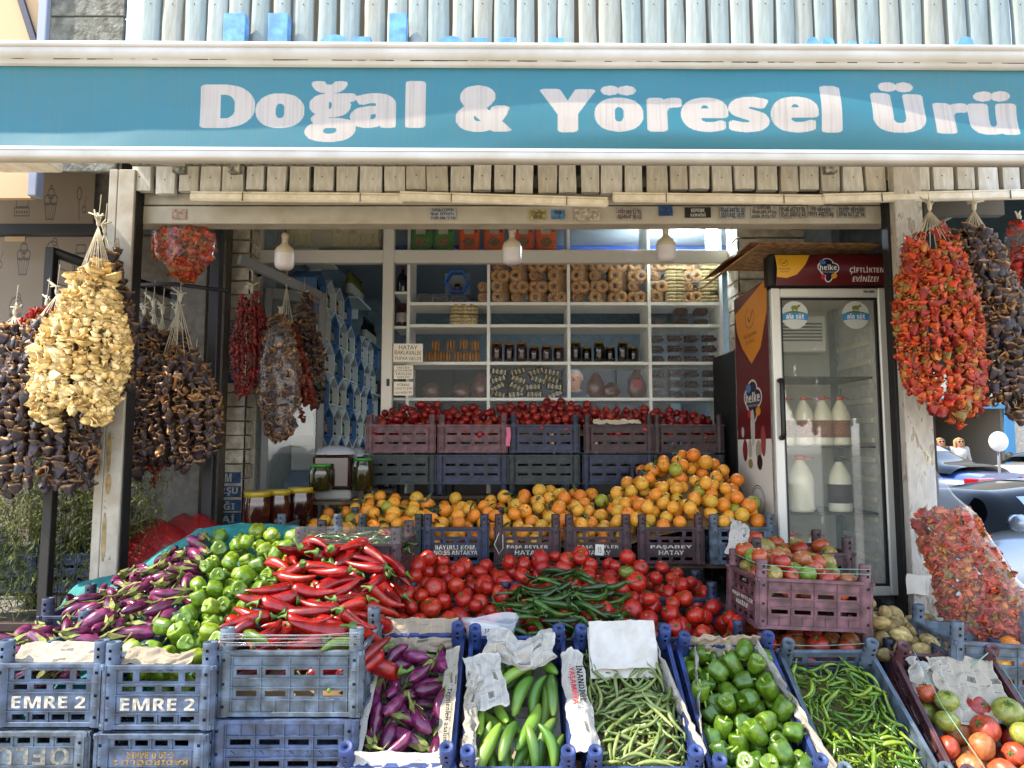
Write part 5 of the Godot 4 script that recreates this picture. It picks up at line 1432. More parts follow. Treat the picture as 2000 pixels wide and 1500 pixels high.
func build_fridge():
	var D = 3.86
	var fl = at(1500, 500, D); var fr = at(1726, 500, D)
	var y0 = DECK + 0.004
	var ytop = at(1600, 497, D).y; var ydoor = at(1600, 563, D).y
	var w = fr.x - fl.x; var dep = 0.60
	var t = thing("display_fridge", "tall glass door fridge with maroon side and milk bottles inside", "fridge", Vector3((fl.x + fr.x) / 2, y0, -D))
	var H = ytop - y0; var hd = ydoor - y0
	var white = mat("fridge_white", Color(0.85, 0.85, 0.83), 0.4, {"grime": 0.1}); var dark = mat("fridge_dark", Color(0.06, 0.06, 0.065), 0.5)
	var inner = mat("fridge_inner", Color(0.84, 0.83, 0.74), 0.5)
	# cabinet walls
	part("side_panel", bx(Vector3(-w / 2 + 0.02, 0.1 + (hd - 0.1) / 2, -dep / 2 - 0.05), Vector3(0.04, hd - 0.1, dep - 0.06)), white, t)
	part("side_panel", bx(Vector3(w / 2 - 0.02, 0.1 + (hd - 0.1) / 2, -dep / 2 - 0.05), Vector3(0.04, hd - 0.1, dep - 0.06)), white, t)
	part("back_panel", bx(Vector3(0, hd / 2 + 0.06, -dep + 0.0), Vector3(w - 0.082, hd - 0.14, 0.03)), inner, t)
	part("top_panel", bx(Vector3(0, hd - 0.005, -dep / 2 - 0.05), Vector3(w - 0.082, 0.03, dep - 0.08)), inner, t)
	part("base", bx(Vector3(0, 0.09, -dep / 2 - 0.03), Vector3(w - 0.084, 0.03, dep - 0.08)), inner, t)
	part("plinth", bx(Vector3(0, 0.038, -dep / 2), Vector3(w - 0.02, 0.072, dep - 0.04), 0.005), mat("plinth_grey", Color(0.42, 0.41, 0.39), 0.6, {"grime": 0.5}), t)
	for s in [-0.16, 0.2]: part("plinth_slot", bx(Vector3(s, 0.04, -0.018), Vector3(0.07, 0.045, 0.006), 0.002), dark, t)  # near-black blocks on the plinth, slot shade put in as colour
	# head sign
	var img := Image.create(1024, 288, false, Image.FORMAT_RGB8); img.fill(Color(0.33, 0.07, 0.09))
	for k in 40: stroke(img, [Vector2(rng.randi() % 1024, rng.randi() % 288), Vector2(rng.randi() % 1024, rng.randi() % 288)], 2, Color(0.38, 0.09, 0.11))
	fill_poly(img, PackedVector2Array([Vector2(0, 0), Vector2(330, 0), Vector2(265, 105), Vector2(185, 195), Vector2(95, 225), Vector2(0, 215)]), Color(0.82, 0.60, 0.13))
	seal_print(img, 70, 80, 110, 1.0, Color(0.2, 0.15, 0.1))
	side_logo(img, 480, 140, 150, 1.0)
	print_text(img, "ÇİFTLİKTEN", Rect2(680, 118, 320, 74), Color(0.86, 0.84, 0.82), bold)
	print_text(img, "EVİNİZE!", Rect2(715, 200, 240, 56), Color(0.86, 0.84, 0.82), bold)
	var hh = H - hd
	var st = S()
	grid(st, 1, 8, func(u, v): return Vector3(lerp(-w / 2 + 0.03, w / 2 - 0.012, u), hd + 0.012 + v * (hh - 0.02), 0.018 + 0.028 * sin(PI * v)), null, true)
	part("head_sign", st, tex_mat("fridge_head", img, 0.35), t)
	part("head_box", bx(Vector3(0, hd + hh / 2 + 0.002, -0.03), Vector3(w + 0.01, hh, 0.085), 0.014), dark, t)
	# left side graphic
	img = Image.create(512, 1536, false, Image.FORMAT_RGB8); img.fill(Color(0.84, 0.84, 0.82))
	img.fill_rect(Rect2i(0, 0, 512, 800), Color(0.35, 0.05, 0.07))
	for k in 90: stroke(img, [Vector2(rng.randi() % 512, rng.randi() % 790), Vector2(rng.randi() % 512, rng.randi() % 790)], 2, Color(0.40, 0.07, 0.09))
	fill_poly(img, PackedVector2Array([Vector2(10, 90), Vector2(470, 0), Vector2(512, 30), Vector2(500, 160), Vector2(400, 330), Vector2(260, 400), Vector2(120, 300), Vector2(40, 200)]), Color(0.82, 0.52, 0.10))
	seal_print(img, 250, 150, 160, 1.25, Color(0.2, 0.13, 0.08))
	side_logo(img, 260, 590, 150, 1.35)
	for e in [[250, 740, 34, 100, Color(0.72, 0.71, 0.69)], [120, 860, 40, 60, Color(0.5, 0.12, 0.14)], [200, 850, 30, 50, Color(0.66, 0.62, 0.56)], [330, 860, 44, 56, Color(0.62, 0.58, 0.52)], [400, 810, 36, 80, Color(0.6, 0.25, 0.25)], [90, 760, 24, 30, Color(0.72, 0.71, 0.69)], [340, 920, 40, 40, Color(0.2, 0.1, 0.1)], [200, 930, 36, 26, Color(0.55, 0.5, 0.3)]]:
		fill_poly(img, ellipse2(e[0], e[1], e[2], e[3], 18), e[4])
	var p = []
	for k in 25: p.append(Vector2(300 + 100 * cos(k * TAU / 24), 1120 + 80 * sin(k * TAU / 24)))
	stroke(img, p, 4, Color(0.15, 0.15, 0.15)); p = []
	for k in 25: p.append(Vector2(300 + 86 * cos(k * TAU / 24), 1120 + 68 * sin(k * TAU / 24)))
	stroke(img, p, 3, Color(0.15, 0.15, 0.15))
	for k in 5: stroke(img, [Vector2(260 + k * 20, 1110 + (k % 2) * 16), Vector2(260 + k * 20, 1134 + (k % 2) * 16)], 8, Color(0.15, 0.15, 0.15))
	st = S(); grid(st, 1, 1, func(u, v): return Vector3(-w / 2 - 0.002, lerp(0.1, hd + 0.06, v), lerp(-dep - 0.01, -0.03, u)), null, true)
	part("side_graphic", st, tex_mat("fridge_side", img, 0.35), t)
	# door
	var alu = mat("fridge_alu", Color(0.80, 0.80, 0.77), 0.4, {"metal": 0.2})
	var x0 = -w / 2 + 0.004; var x1 = w / 2 - 0.002; var dy0 = 0.085; var fw = 0.05
	for x in [x0 + fw / 2, x1 - fw / 2]: part("door_stile", bx(Vector3(x, (dy0 + hd) / 2, 0.0), Vector3(fw, hd - dy0 - 0.004, 0.04), 0.006), alu, t)
	for y in [dy0 + fw / 2, hd - fw / 2 - 0.004]: part("door_rail", bx(Vector3((x0 + x1) / 2, y, 0.0), Vector3(x1 - x0 - fw * 2 - 0.001, fw, 0.038), 0.006), alu, t)
	st = S(true)
	for x in [x0 + fw + 0.006, x1 - fw - 0.006]: span(st, x - 0.006, x + 0.006, dy0 + fw + 0.012, hd - fw - 0.016, -0.012, 0.008)
	for y in [dy0 + fw + 0.006, hd - fw - 0.01]: span(st, x0 + fw, x1 - fw, y - 0.006, y + 0.006, -0.012, 0.0075)
	part("gasket", st, dark, t)
	part("door_glass", bx(Vector3((x0 + x1) / 2, (dy0 + hd) / 2, -0.004), Vector3(x1 - x0 - fw * 2 - 0.004, hd - dy0 - fw * 2 - 0.01, 0.006)), mat("fridge_glass", Color(0.8, 0.85, 0.82), 0.02, {"alpha": 0.08, "spec": 0.9}), t)
	st = S(); tube(st, [Vector3(x0 + 0.028, 1.23, 0.018), Vector3(x0 + 0.028, 1.23, 0.05), Vector3(x0 + 0.028, 1.2, 0.058), Vector3(x0 + 0.028, 0.95, 0.058), Vector3(x0 + 0.028, 0.92, 0.05), Vector3(x0 + 0.028, 0.92, 0.018)], 0.014, 8)
	part("handle", st, dark, t)
	letters("TRK-CUBIN", 0.06, 0.012, dark, t, T(x1 - 0.1, hd - 0.024, 0.0215))
	# round stickers on the glass
	for sx in [at(1552, 615, D).x - t.position.x, at(1671, 615, D).x - t.position.x]:
		var im := Image.create(256, 256, false, Image.FORMAT_RGB8); im.fill(Color(0.72, 0.74, 0.72))
		fill_poly(im, PackedVector2Array([Vector2(10, 120), Vector2(60, 100), Vector2(120, 88), Vector2(190, 100), Vector2(250, 118), Vector2(250, 150), Vector2(10, 150)]), Color(0.28, 0.42, 0.12))
		for e in [[130, 62, 34, 20], [168, 46, 14, 12], [108, 84, 6, 22], [150, 84, 6, 22]]: fill_poly(im, ellipse2(e[0], e[1], e[2], e[3], 16), Color(0.42, 0.44, 0.16))
		fill_poly(im, PackedVector2Array([Vector2(4, 120), Vector2(70, 108), Vector2(180, 108), Vector2(252, 120), Vector2(248, 178), Vector2(180, 166), Vector2(70, 166), Vector2(8, 178)]), Color(0.20, 0.48, 0.70))
		print_text(im, "ala süt", Rect2(50, 114, 160, 46), Color(0.88, 0.88, 0.86), bold)
		var s2 = S()
		grid(s2, 24, 1, func(u, v): return Vector3(sx + 0.075 * v * cos(u * TAU), hd - 0.15 + 0.078 * v * sin(u * TAU), 0.0015))
		var am = ArrayMesh.new(); s2.generate_normals(); var ar = s2.commit_to_arrays()
		var uvs = PackedVector2Array()
		for v in ar[Mesh.ARRAY_VERTEX]: uvs.append(Vector2((v.x - sx) / 0.156 + 0.5, 0.5 - (v.y - hd + 0.15) / 0.16))
		ar[Mesh.ARRAY_TEX_UV] = uvs; am.add_surface_from_arrays(Mesh.PRIMITIVE_TRIANGLES, ar)
		part("round_sticker", am, tex_mat("milk_sticker", im, 0.5) if not mats.has("milk_sticker") else mats.milk_sticker, t)
	# inside: cooling box, shelf wires, wall ribs
	part("cooler_box", bx(Vector3(-0.06, hd - 0.2, -0.42), Vector3(0.4, 0.22, 0.16), 0.01), mat("cooler_white", Color(0.85, 0.85, 0.80), 0.5), t)
	for k in 6: part("cooler_grille", bx(Vector3(-0.02, hd - 0.14 - k * 0.02, -0.336), Vector3(0.26, 0.008, 0.006)), dark, t)
	for k in 12: part("wall_rib", bx(Vector3(w / 2 - 0.05, 0.25 + k * 0.11, -0.3), Vector3(0.016, 0.03, 0.4), 0.003), inner, t)
	var ys = [at(1600, 735, 3.95).y, at(1600, 870, 3.95).y, at(1600, 1000, 3.95).y]
	for y in ys: part("wire_shelf", bx(Vector3(0, y - y0 - 0.008, -0.28), Vector3(w - 0.1, 0.012, 0.4), 0.002), mat("shelf_brown", Color(0.2, 0.12, 0.11), 0.5), t)
	# bottles inside
	var yb = y0 + 0.106
	for e in [[1531, 1, 0], [1569, 1, 0], [1606, 1, 0], [1640, 1, 0]]:
		milk(Vector3(at(e[0], 800, 3.98).x, ys[1] + 0.0, -3.98), 0.052, 0.275, Color(0.68, 0.24, 0.10), Color(0.70, 0.40, 0.18), "milk jug with orange cap and orange label on the fridge's upper row", "orange labelled jugs")
	milk(Vector3(at(1562, 900, 3.98).x, ys[2], -3.98), 0.072, 0.31, Color(0.75, 0.26, 0.12), null, "large milk jug with orange cap on the fridge's middle shelf", "")
	milk(Vector3(at(1638, 900, 3.98).x, ys[2], -3.98), 0.062, 0.30, Color(0.10, 0.10, 0.13), Color(0.25, 0.10, 0.13), "milk jug with dark cap and maroon label on the fridge's middle shelf", "")
	for e in [1545, 1590]: milk(Vector3(at(e, 1080, 3.98).x, yb, -3.98), 0.065, 0.30, Color(0.75, 0.26, 0.12), Color(0.70, 0.45, 0.25), "milk jug with orange cap at the bottom of the fridge", "bottom milk jugs")
	# cardboard on top
	st = S(true)
	var cb = at(1560, 484, 3.9)
	box(st, Vector3(cb.x + 0.06, cb.y, -4.12), Vector3(0.72, 0.006, 0.62), Rz(-0.8)); box(st, Vector3(cb.x + 0.04, cb.y + 0.009, -4.12), Vector3(0.66, 0.005, 0.58), Rz(-0.3))
	var card = mat("cardboard", Color(0.68, 0.50, 0.32), 0.85, {"grime": 0.3, "gscale": 3.0})
	t = thing("cardboard_sheets", "flattened brown cardboard laid on top of the fridge", "cardboard")
	part("flat_sheet", st, card, t)
	st = S(true); box(st, Vector3(cb.x - 0.36, cb.y - 0.085, -4.02), Vector3(0.2, 0.006, 0.5), Rz(36) * Ry(6)); part("hanging_flap", st, card, t)
	st = S(true); box(st, Vector3(cb.x - 0.32, cb.y - 0.035, -4.1), Vector3(0.22, 0.006, 0.45), Rz(24)); part("folded_flap", st, card, t)

func milk(pos: Vector3, r: float, h: float, cap: Color, lab, label: String, group: String):
	var t = thing("milk_jug", label, "milk jug", pos, group)
	var prof = [Vector2(0, 0.001), Vector2(r * 0.92, 0.001), Vector2(r, 0.012)]
	for k in 8: prof.append(Vector2(r * (1.0 - 0.04 * (k % 2)), 0.02 + h * 0.52 * k / 7.0))
	prof += [Vector2(r * 0.9, h * 0.66), Vector2(r * 0.6, h * 0.8), Vector2(r * 0.3, h * 0.9), Vector2(r * 0.3, h * 0.93)]
	var st = S(); lathe(st, prof, 14); part("body", st, mat("milk", Color(0.88, 0.86, 0.74), 0.3, {"sss": 0.1}), t)
	st = S(); lathe(st, [Vector2(r * 0.3, h * 0.915), Vector2(r * 0.36, h * 0.915), Vector2(r * 0.36, h * 0.99), Vector2(r * 0.3, h), Vector2(0, h)], 12); part("cap", st, mat("cap%s" % cap.to_html(), cap, 0.4), t)
	if lab != null:
		st = S(); lathe(st, [Vector2(r * 0.99, h * 0.16), Vector2(r + 0.0015, h * 0.165), Vector2(r + 0.0015, h * 0.5), Vector2(r * 0.99, h * 0.505)], 14); part("paper_label", st, mat("paper%s" % lab.to_html(), lab, 0.6, {"grime": 0.5, "gscale": 14.0}), t)
	st = S(); var hy = h * 0.97
	tube(st, [Vector3(r * 0.34, hy, 0), Vector3(r * 0.7, hy - 0.004, 0.01), Vector3(r * 0.9, hy - 0.012, 0.02), Vector3(r * 0.7, hy - 0.01, 0.028), Vector3(r * 0.3, hy - 0.006, 0.012)], 0.003, 5); part("carry_ring", st, mat("cap%s" % cap.to_html(), cap, 0.4), t)

# ------------------------------------------------------------------ street at the right: cars, people, a house
# stations: x, sill y, belt y, belt half width, roof y, roof half width
func car(called: String, label: String, pos: Vector3, turn: float, paint: Color, sec: Array, o := {}) -> Node3D:
	var t = thing(called, label, "car", pos, "", Ry(turn))
	var pm = mat("carpaint%s" % paint.to_html(), paint, 0.25, {"clear": 1.0, "metal": 0.3})
	var glass = mat("car_glass", Color(0.03, 0.035, 0.04), 0.06, {"spec": 0.2}); var blk = mat("car_black", Color(0.03, 0.03, 0.03), 0.6)
	var n = sec.size() - 1
	var ip = func(v, k):
		var f = v * n; var i = min(int(f), n - 1)
		return lerp(float(sec[i][k]), float(sec[i + 1][k]), smoothstep(0.0, 1.0, f - i) if k != 0 else f - i)
	var st = S()
	grid(st, 16, n * 5, func(u, v):
		var a = PI * u      # from right sill over the deck to the left sill
		var w = ip.call(v, 3); var yb = ip.call(v, 1); var y1 = ip.call(v, 2)
		var c = cos(a); var s = sin(a)
		var e = pow(absf(c), 0.28) * signf(c)
		return Vector3(ip.call(v, 0), yb + (y1 - yb) * pow(max(s, 0.0), 0.5), -w * e))
	part("body", st, pm, t)
	st = S()
	for v in [0.0, 1.0]:
		var ring = []
		for k in 17:
			var a = PI * k / 16.0; var c = cos(a)
			ring.append(Vector3(ip.call(v, 0), ip.call(v, 1) + (ip.call(v, 2) - ip.call(v, 1)) * pow(max(sin(a), 0.0), 0.5), -ip.call(v, 3) * pow(absf(c), 0.28) * signf(c)))
		poly(st, ring, Vector3(0, 0.5, 0))
	part("bumper", st, pm, t)
	# glasshouse and roof
	var g0 = o.cabin[0]; var g1 = o.cabin[1]
	st = S()
	var cab = func(u, v, grow):
		var vv = lerp(g0, g1, v); var a = PI * u
		var c = cos(a); var s = sin(a)
		var y1 = ip.call(vv, 2); var yr = ip.call(vv, 4); var w0 = ip.call(vv, 3) * 0.94; var w1 = ip.call(vv, 5)
		var k = pow(max(s, 0.0), 0.55)
		return Vector3(ip.call(vv, 0), y1 - 0.03 + (yr - y1 + 0.03) * k + grow * s, -lerp(w0, w1, k) * pow(absf(c), 0.3) * signf(c) * (1.0 + grow))
	grid(st, 20, 30, func(u, v): return cab.call(u, v, 0.0))
	part("windows", st, glass, t)
	st = S()
	var r0 = o.roof[0]; var r1 = o.roof[1]
	grid(st, 14, 12, func(u, v): return cab.call(lerp(0.22, 0.78, u), lerp(r0, r1, v), 0.006))
	part("roof", st, pm, t)
	st = S()
	for sd in [0.0, 1.0]:
		for pv in o.pillars: grid(st, 5, 2, func(u, v): return cab.call(lerp(0.02, 0.24, u) if sd < 0.5 else lerp(0.76, 0.98, u), pv + (v - 0.5) * 0.035, 0.005))
	part("pillar", st, pm, t)
	for wx in o.wheels:
		for s in [-1, 1]:
			var ws = S(); lathe(ws, [Vector2(0.2, -0.09), Vector2(0.3, -0.1), Vector2(0.32, -0.07), Vector2(0.32, 0.07), Vector2(0.3, 0.1), Vector2(0.2, 0.09)], 20, Transform3D(Rx(90), Vector3(wx, 0.32, s * (sec[1][3] - 0.09))))
			var wh = part("wheel", ws, blk, t)
			ws = S(); lathe(ws, [Vector2(0, 0.07), Vector2(0.06, 0.085), Vector2(0.19, 0.08), Vector2(0.2, 0.095), Vector2(0.21, 0.07)], 18, Transform3D(Rx(90 * s), Vector3(wx, 0.32, s * (sec[1][3] - 0.09)))); part("rim", ws, mat("rim_alu", Color(0.55, 0.55, 0.56), 0.35, {"metal": 0.8}), wh)
	for h in o.get("handles", []):
		for s in [-1, 1]: part("door_handle", bx(Vector3(h[0], h[1], s * (h[2] + 0.012)), Vector3(0.2, 0.028, 0.03), 0.008), pm, t)
	for h in o.get("seams", []):
		for s in [-1, 1]: part("door_seam", bx(Vector3(h[0], h[1], s * (h[2])), Vector3(0.006, h[3], 0.008)), blk, t)
	for h in o.get("mirrors", []):
		for s in [-1, 1]:
			var ms = S(); lathe(ms, [Vector2(0, -0.09), Vector2(0.07, -0.06), Vector2(0.08, 0.02), Vector2(0.0, 0.09)], 10, Transform3D(Rx(90), Vector3(h[0], h[1], s * h[2]))); part("mirror", ms, pm if not h[3] else blk, t)
	for h in o.get("lights", []): part("tail_light", bx(h[0], h[1], 0.015), mat("tail_red", Color(0.5, 0.03, 0.04), 0.15, {"clear": 1.0}), t)
	return t

func person(called: String, label: String, pos: Vector3, turn: float, top: Color, hair: Color, leg_scale: float, style: String, height := 1.66):
	var k = height / 1.7
	var t = thing(called, label, "person", pos, "", Ry(turn))
	# joints with radii, joined by a smooth minimum and meshed as surface nets
	var J = {"pel": [Vector3(0, 0.95, 0), 0.14], "che": [Vector3(0, 1.28, 0), 0.14], "nk": [Vector3(0, 1.45, 0), 0.055], "hd": [Vector3(0, 1.56, 0.02), 0.085], "chin": [Vector3(0, 1.49, 0.055), 0.045]}
	for s in [-1, 1]:
		J["sh%d" % s] = [Vector3(0.17 * s, 1.40, 0), 0.06]; J["el%d" % s] = [Vector3(0.24 * s, 1.13, 0.0), 0.042]; J["wr%d" % s] = [Vector3(0.22 * s, 0.90, 0.08), 0.03]; J["fi%d" % s] = [Vector3(0.21 * s, 0.80, 0.12), 0.022]
		J["hip%d" % s] = [Vector3(0.09 * s, 0.90, 0), 0.095]; J["kn%d" % s] = [Vector3(0.1 * s, 0.50, 0.02), 0.062]; J["an%d" % s] = [Vector3(0.1 * s, 0.09, 0), 0.042]; J["toe%d" % s] = [Vector3(0.11 * s, 0.04, 0.15), 0.035]
	var bones = [["pel", "che"], ["che", "nk"], ["nk", "hd"], ["hd", "chin"]]
	for s in [-1, 1]:
		for b in [["che", "sh"], ["sh", "el"], ["el", "wr"], ["wr", "fi"], ["pel", "hip"], ["hip", "kn"], ["kn", "an"], ["an", "toe"]]:
			bones.append([b[0] if b[0] in ["che", "pel"] else b[0] + str(s), b[1] + str(s)])
	if not shapes.has("person"):
		var cs = 0.026
		var val = {}
		var field = func(p):
			var d = 1e9
			for b in bones:
				var A = J[b[0]]; var B = J[b[1]]
				var ab = B[0] - A[0]; var q = clamp((p - A[0]).dot(ab) / ab.length_squared(), 0.0, 1.0)
				var e = p.distance_to(A[0] + ab * q) - lerp(A[1], B[1], q)
				var h = clamp(0.5 + 0.5 * (d - e) / 0.03, 0.0, 1.0)
				d = lerp(d, e, h) - 0.03 * h * (1.0 - h)
			return d
		for b in bones:
			var A = J[b[0]]; var B = J[b[1]]
			var r = max(A[1], B[1]) + 0.06
			var lo = (A[0].min(B[0]) - Vector3.ONE * r) / cs; var hi = (A[0].max(B[0]) + Vector3.ONE * r) / cs
			for x in range(int(floor(lo.x)), int(ceil(hi.x)) + 1):
				for y in range(int(floor(lo.y)), int(ceil(hi.y)) + 1):
					for z in range(int(floor(lo.z)), int(ceil(hi.z)) + 1):
						var key = Vector3i(x, y, z)
						if not val.has(key): val[key] = field.call(Vector3(key) * cs)
		var vert = {}
		for key in val:
			var sm = Vector3(); var c = 0
			var ok = true
			for e in [[0, 1], [2, 3], [4, 5], [6, 7], [0, 2], [1, 3], [4, 6], [5, 7], [0, 4], [1, 5], [2, 6], [3, 7]]:
				var pa = key + Vector3i(e[0] & 1, (e[0] >> 1) & 1, e[0] >> 2); var pb = key + Vector3i(e[1] & 1, (e[1] >> 1) & 1, e[1] >> 2)
				if not (val.has(pa) and val.has(pb)): ok = false; break
				if (val[pa] < 0) != (val[pb] < 0):
					sm += Vector3(pa).lerp(Vector3(pb), val[pa] / (val[pa] - val[pb])); c += 1
			if ok and c > 0: vert[key] = sm / c * cs
		var st = S()
		for key in val:
			for ax in 3:
				var nb = key; nb[ax] += 1
				if not val.has(nb) or (val[key] < 0) == (val[nb] < 0): continue
				var j = (ax + 1) % 3; var kk = (ax + 2) % 3
				var q = []
				for e in [[0, 0], [-1, 0], [-1, -1], [0, -1]]:
					var c2 = key; c2[j] += e[0]; c2[kk] += e[1]
					if vert.has(c2): q.append(vert[c2])
				if q.size() < 4: continue
				if val[key] >= 0: q.reverse()
				for i in [0, 1, 2, 0, 2, 3]:
					st.set_color(Color(1, 1, 1)); 
				var tris = [[0, 1, 2], [0, 2, 3]]
				for tr in tris: tri(st, q[tr[0]], q[tr[1]], q[tr[2]])
		shapes.person = mesh_of(st)
	# clothes coloured by body region
	var src = shapes.person.surface_get_arrays(0)
	var cols = PackedColorArray()
	var skin = Color(0.62, 0.43, 0.33)
	for v in src[Mesh.ARRAY_VERTEX]:
		var c = skin
		if v.y < 0.07: c = Color(0.12, 0.1, 0.1)
		elif v.y < 0.96 and absf(v.x) < 0.19: c = Color(0.14, 0.17, 0.26)
		elif v.y < 1.44 and (absf(v.x) < 0.2 or v.y > 1.15): c = top
		cols.append(c.srgb_to_linear())
	src[Mesh.ARRAY_COLOR] = cols
	var am := ArrayMesh.new(); am.add_surface_from_arrays(Mesh.PRIMITIVE_TRIANGLES, src)
	var sc = Transform3D(Basis.from_scale(Vector3.ONE * k))
	part("body", am, mat("person_skin", Color(1, 1, 1), 0.6, {"vcol": true}), t, sc)
	var hs = S()
	var low = 1.36 if style == "long" else 1.55
	grid(hs, 14, 8, func(u, v):
		var a = u * TAU; var y = lerp(low, 1.665, v)
		var f = sqrt(max(0.0, 1.0 - pow(max(0.0, (y - 1.57) / 0.096), 2))) * (0.112 if style == "long" else 0.098)
		var front = smoothstep(0.35, 0.75, sin(a)) * (1.0 - smoothstep(1.58, 1.63, y))
		return Vector3(cos(a) * f * 1.02, y, 0.015 + sin(a) * f * (1.0 - 0.55 * front) - 0.02 * front))
	part("hair", hs, mat("hair%s" % hair.to_html(), hair, 0.6, {"grime": 0.3, "gscale": 20.0}), t, sc)
	var fs = S()
	tube(fs, [Vector3(0, 1.565, 0.1), Vector3(0, 1.545, 0.116), Vector3(0, 1.535, 0.1)], [0.009, 0.014, 0.008], 6)
	for s in [-1, 1]: lathe(fs, [Vector2(0, -0.012), Vector2(0.02, 0), Vector2(0, 0.012)], 8, Transform3D(Rz(90), Vector3(0.088 * s, 1.555, 0.01)))
	part("nose_and_ears", fs, mat("skin_plain", skin, 0.6), t, sc)
	fs = S(true)
	if style == "long":
		for s in [-1, 1]: box(fs, Vector3(0.034 * s, 1.572, 0.1), Vector3(0.052, 0.034, 0.012), Basis(), 0.005)
		part("sunglasses", fs, mat("car_glass", Color(0.03, 0.035, 0.04), 0.04), t, sc)
	else:
		for s in [-1, 1]: box(fs, Vector3(0.034 * s, 1.572, 0.098), Vector3(0.026, 0.01, 0.01), Basis(), 0.003)
		part("eyes", fs, mat("eye_dark", Color(0.1, 0.07, 0.06), 0.3), t, sc)
	fs = S(true); box(fs, Vector3(0, 1.51, 0.094), Vector3(0.04, 0.008, 0.01), Basis(), 0.003); part("mouth", fs, mat("lips", Color(0.5, 0.25, 0.22), 0.5), t, sc)
	return t

func build_street():
	# silver car, nearest at the right edge, its side towards us
	car("parked_car", "silver car whose door and window show at the right edge", Vector3(5.0, STREET, -7.5), 4, Color(0.56, 0.60, 0.66), [[-2.15, 0.35, 0.62, 0.70, 0.7, 0.6], [-1.6, 0.26, 0.86, 0.87, 0.9, 0.7], [-1.0, 0.22, 1.03, 0.9, 1.05, 0.6], [-0.4, 0.22, 1.12, 0.9, 1.42, 0.6], [0.8, 0.22, 1.13, 0.9, 1.5, 0.62], [1.5, 0.25, 1.13, 0.88, 1.38, 0.6], [2.0, 0.32, 0.95, 0.8, 1.0, 0.6]], {"cabin": [0.3, 0.93], "roof": [0.5, 0.85], "pillars": [0.38, 0.66, 0.86], "wheels": [-1.35, 1.3], "handles": [[0.3, 0.93, 0.885], [1.2, 0.94, 0.88]], "seams": [[-0.62, 0.6, 0.897, 0.6], [0.55, 0.6, 0.9, 0.7]], "mirrors": [[-0.5, 1.16, 0.98, false]]})
	# dark blue saloon behind it, seen from its rear
	car("parked_car", "dark blue saloon with red tail lights parked behind the dried peppers", Vector3(6.5, 0.15, -13.0), -62, Color(0.20, 0.28, 0.50), [[-2.3, 0.35, 0.7, 0.75, 0.75, 0.6], [-1.7, 0.25, 0.86, 0.89, 0.9, 0.7], [-0.8, 0.22, 0.92, 0.92, 0.98, 0.6], [0.0, 0.22, 0.97, 0.92, 1.42, 0.6], [0.8, 0.22, 1.0, 0.92, 1.46, 0.6], [1.7, 0.25, 1.02, 0.9, 1.12, 0.6], [2.3, 0.34, 0.98, 0.82, 1.0, 0.6]], {"cabin": [0.3, 0.9], "roof": [0.48, 0.74], "pillars": [0.36, 0.6, 0.8], "wheels": [-1.45, 1.4], "lights": [[Vector3(2.24, 0.86, -0.62), Vector3(0.22, 0.13, 0.44)], [Vector3(2.24, 0.86, 0.62), Vector3(0.22, 0.13, 0.44)], [Vector3(2.3, 0.5, -0.5), Vector3(0.06, 0.05, 0.3)]], "handles": [[0.5, 0.88, 0.92]]})
	car("parked_van", "white van with black mirror behind the silver car", Vector3(10.9, 0.155, -13.4), 8, Color(0.78, 0.77, 0.73), [[-2.1, 0.35, 0.85, 0.75, 0.9, 0.65], [-1.5, 0.26, 1.05, 0.86, 1.1, 0.7], [-0.9, 0.24, 1.12, 0.88, 1.3, 0.7], [-0.3, 0.24, 1.12, 0.88, 1.82, 0.7], [1.0, 0.24, 1.12, 0.88, 1.88, 0.72], [2.1, 0.3, 1.1, 0.86, 1.8, 0.7]], {"cabin": [0.3, 0.97], "roof": [0.5, 0.96], "pillars": [0.42, 0.62, 0.84, 0.95], "wheels": [-1.3, 1.4], "mirrors": [[-0.8, 1.2, 1.0, true]], "paint_pillars": true})
	# house across the street
	var t = thing("street_house", "white house with bright blue trims and dark shop opening across the street", "building", Vector3(17.0, 0.15, -26.0))
	var wm = mat("house_white", Color(0.62, 0.61, 0.58), 0.8, {"grime": 0.2}); var tm = mat("house_blue", Color(0.12, 0.38, 0.55), 0.6)
	part("wall", bx(Vector3(-4.4, 3.5, 0), Vector3(3.0, 7.0, 0.4)), wm, t); part("wall", bx(Vector3(4.0, 3.5, 0), Vector3(6.0, 7.0, 0.4)), wm, t); part("wall", bx(Vector3(-0.95, 4.9, 0), Vector3(3.9, 4.2, 0.4)), wm, t)
	for x in [-3.6, -0.95 + 1.95]: part("trim", bx(Vector3(x + 0.6 * float(x < 0), 1.4, 0.24), Vector3(0.35, 2.8, 0.1), 0.01), tm, t)
	for q in [[Vector3(-0.95, 1.4, -5.0), Vector3(4.1, 2.8, 0.1)], [Vector3(-2.95, 1.4, -2.6), Vector3(0.1, 2.8, 4.7)], [Vector3(1.05, 1.4, -2.6), Vector3(0.1, 2.8, 4.7)], [Vector3(-0.95, 2.85, -2.6), Vector3(4.1, 0.1, 4.7)]]: part("shop_inner_wall", bx(q[0], q[1]), mat("opening_wall", Color(0.45, 0.43, 0.40), 0.8), t)
	part("fascia", bx(Vector3(-0.95, 2.95, 0.26), Vector3(4.2, 0.4, 0.12), 0.01), tm, t)
	person("person", "woman with blonde hair and sunglasses standing left of the pair", Vector3(at(1868, 868, 15.0).x, 0.17, -15.6), 0, Color(0.2, 0.2, 0.24), Color(0.62, 0.47, 0.26), 1.0, "long", 1.6)
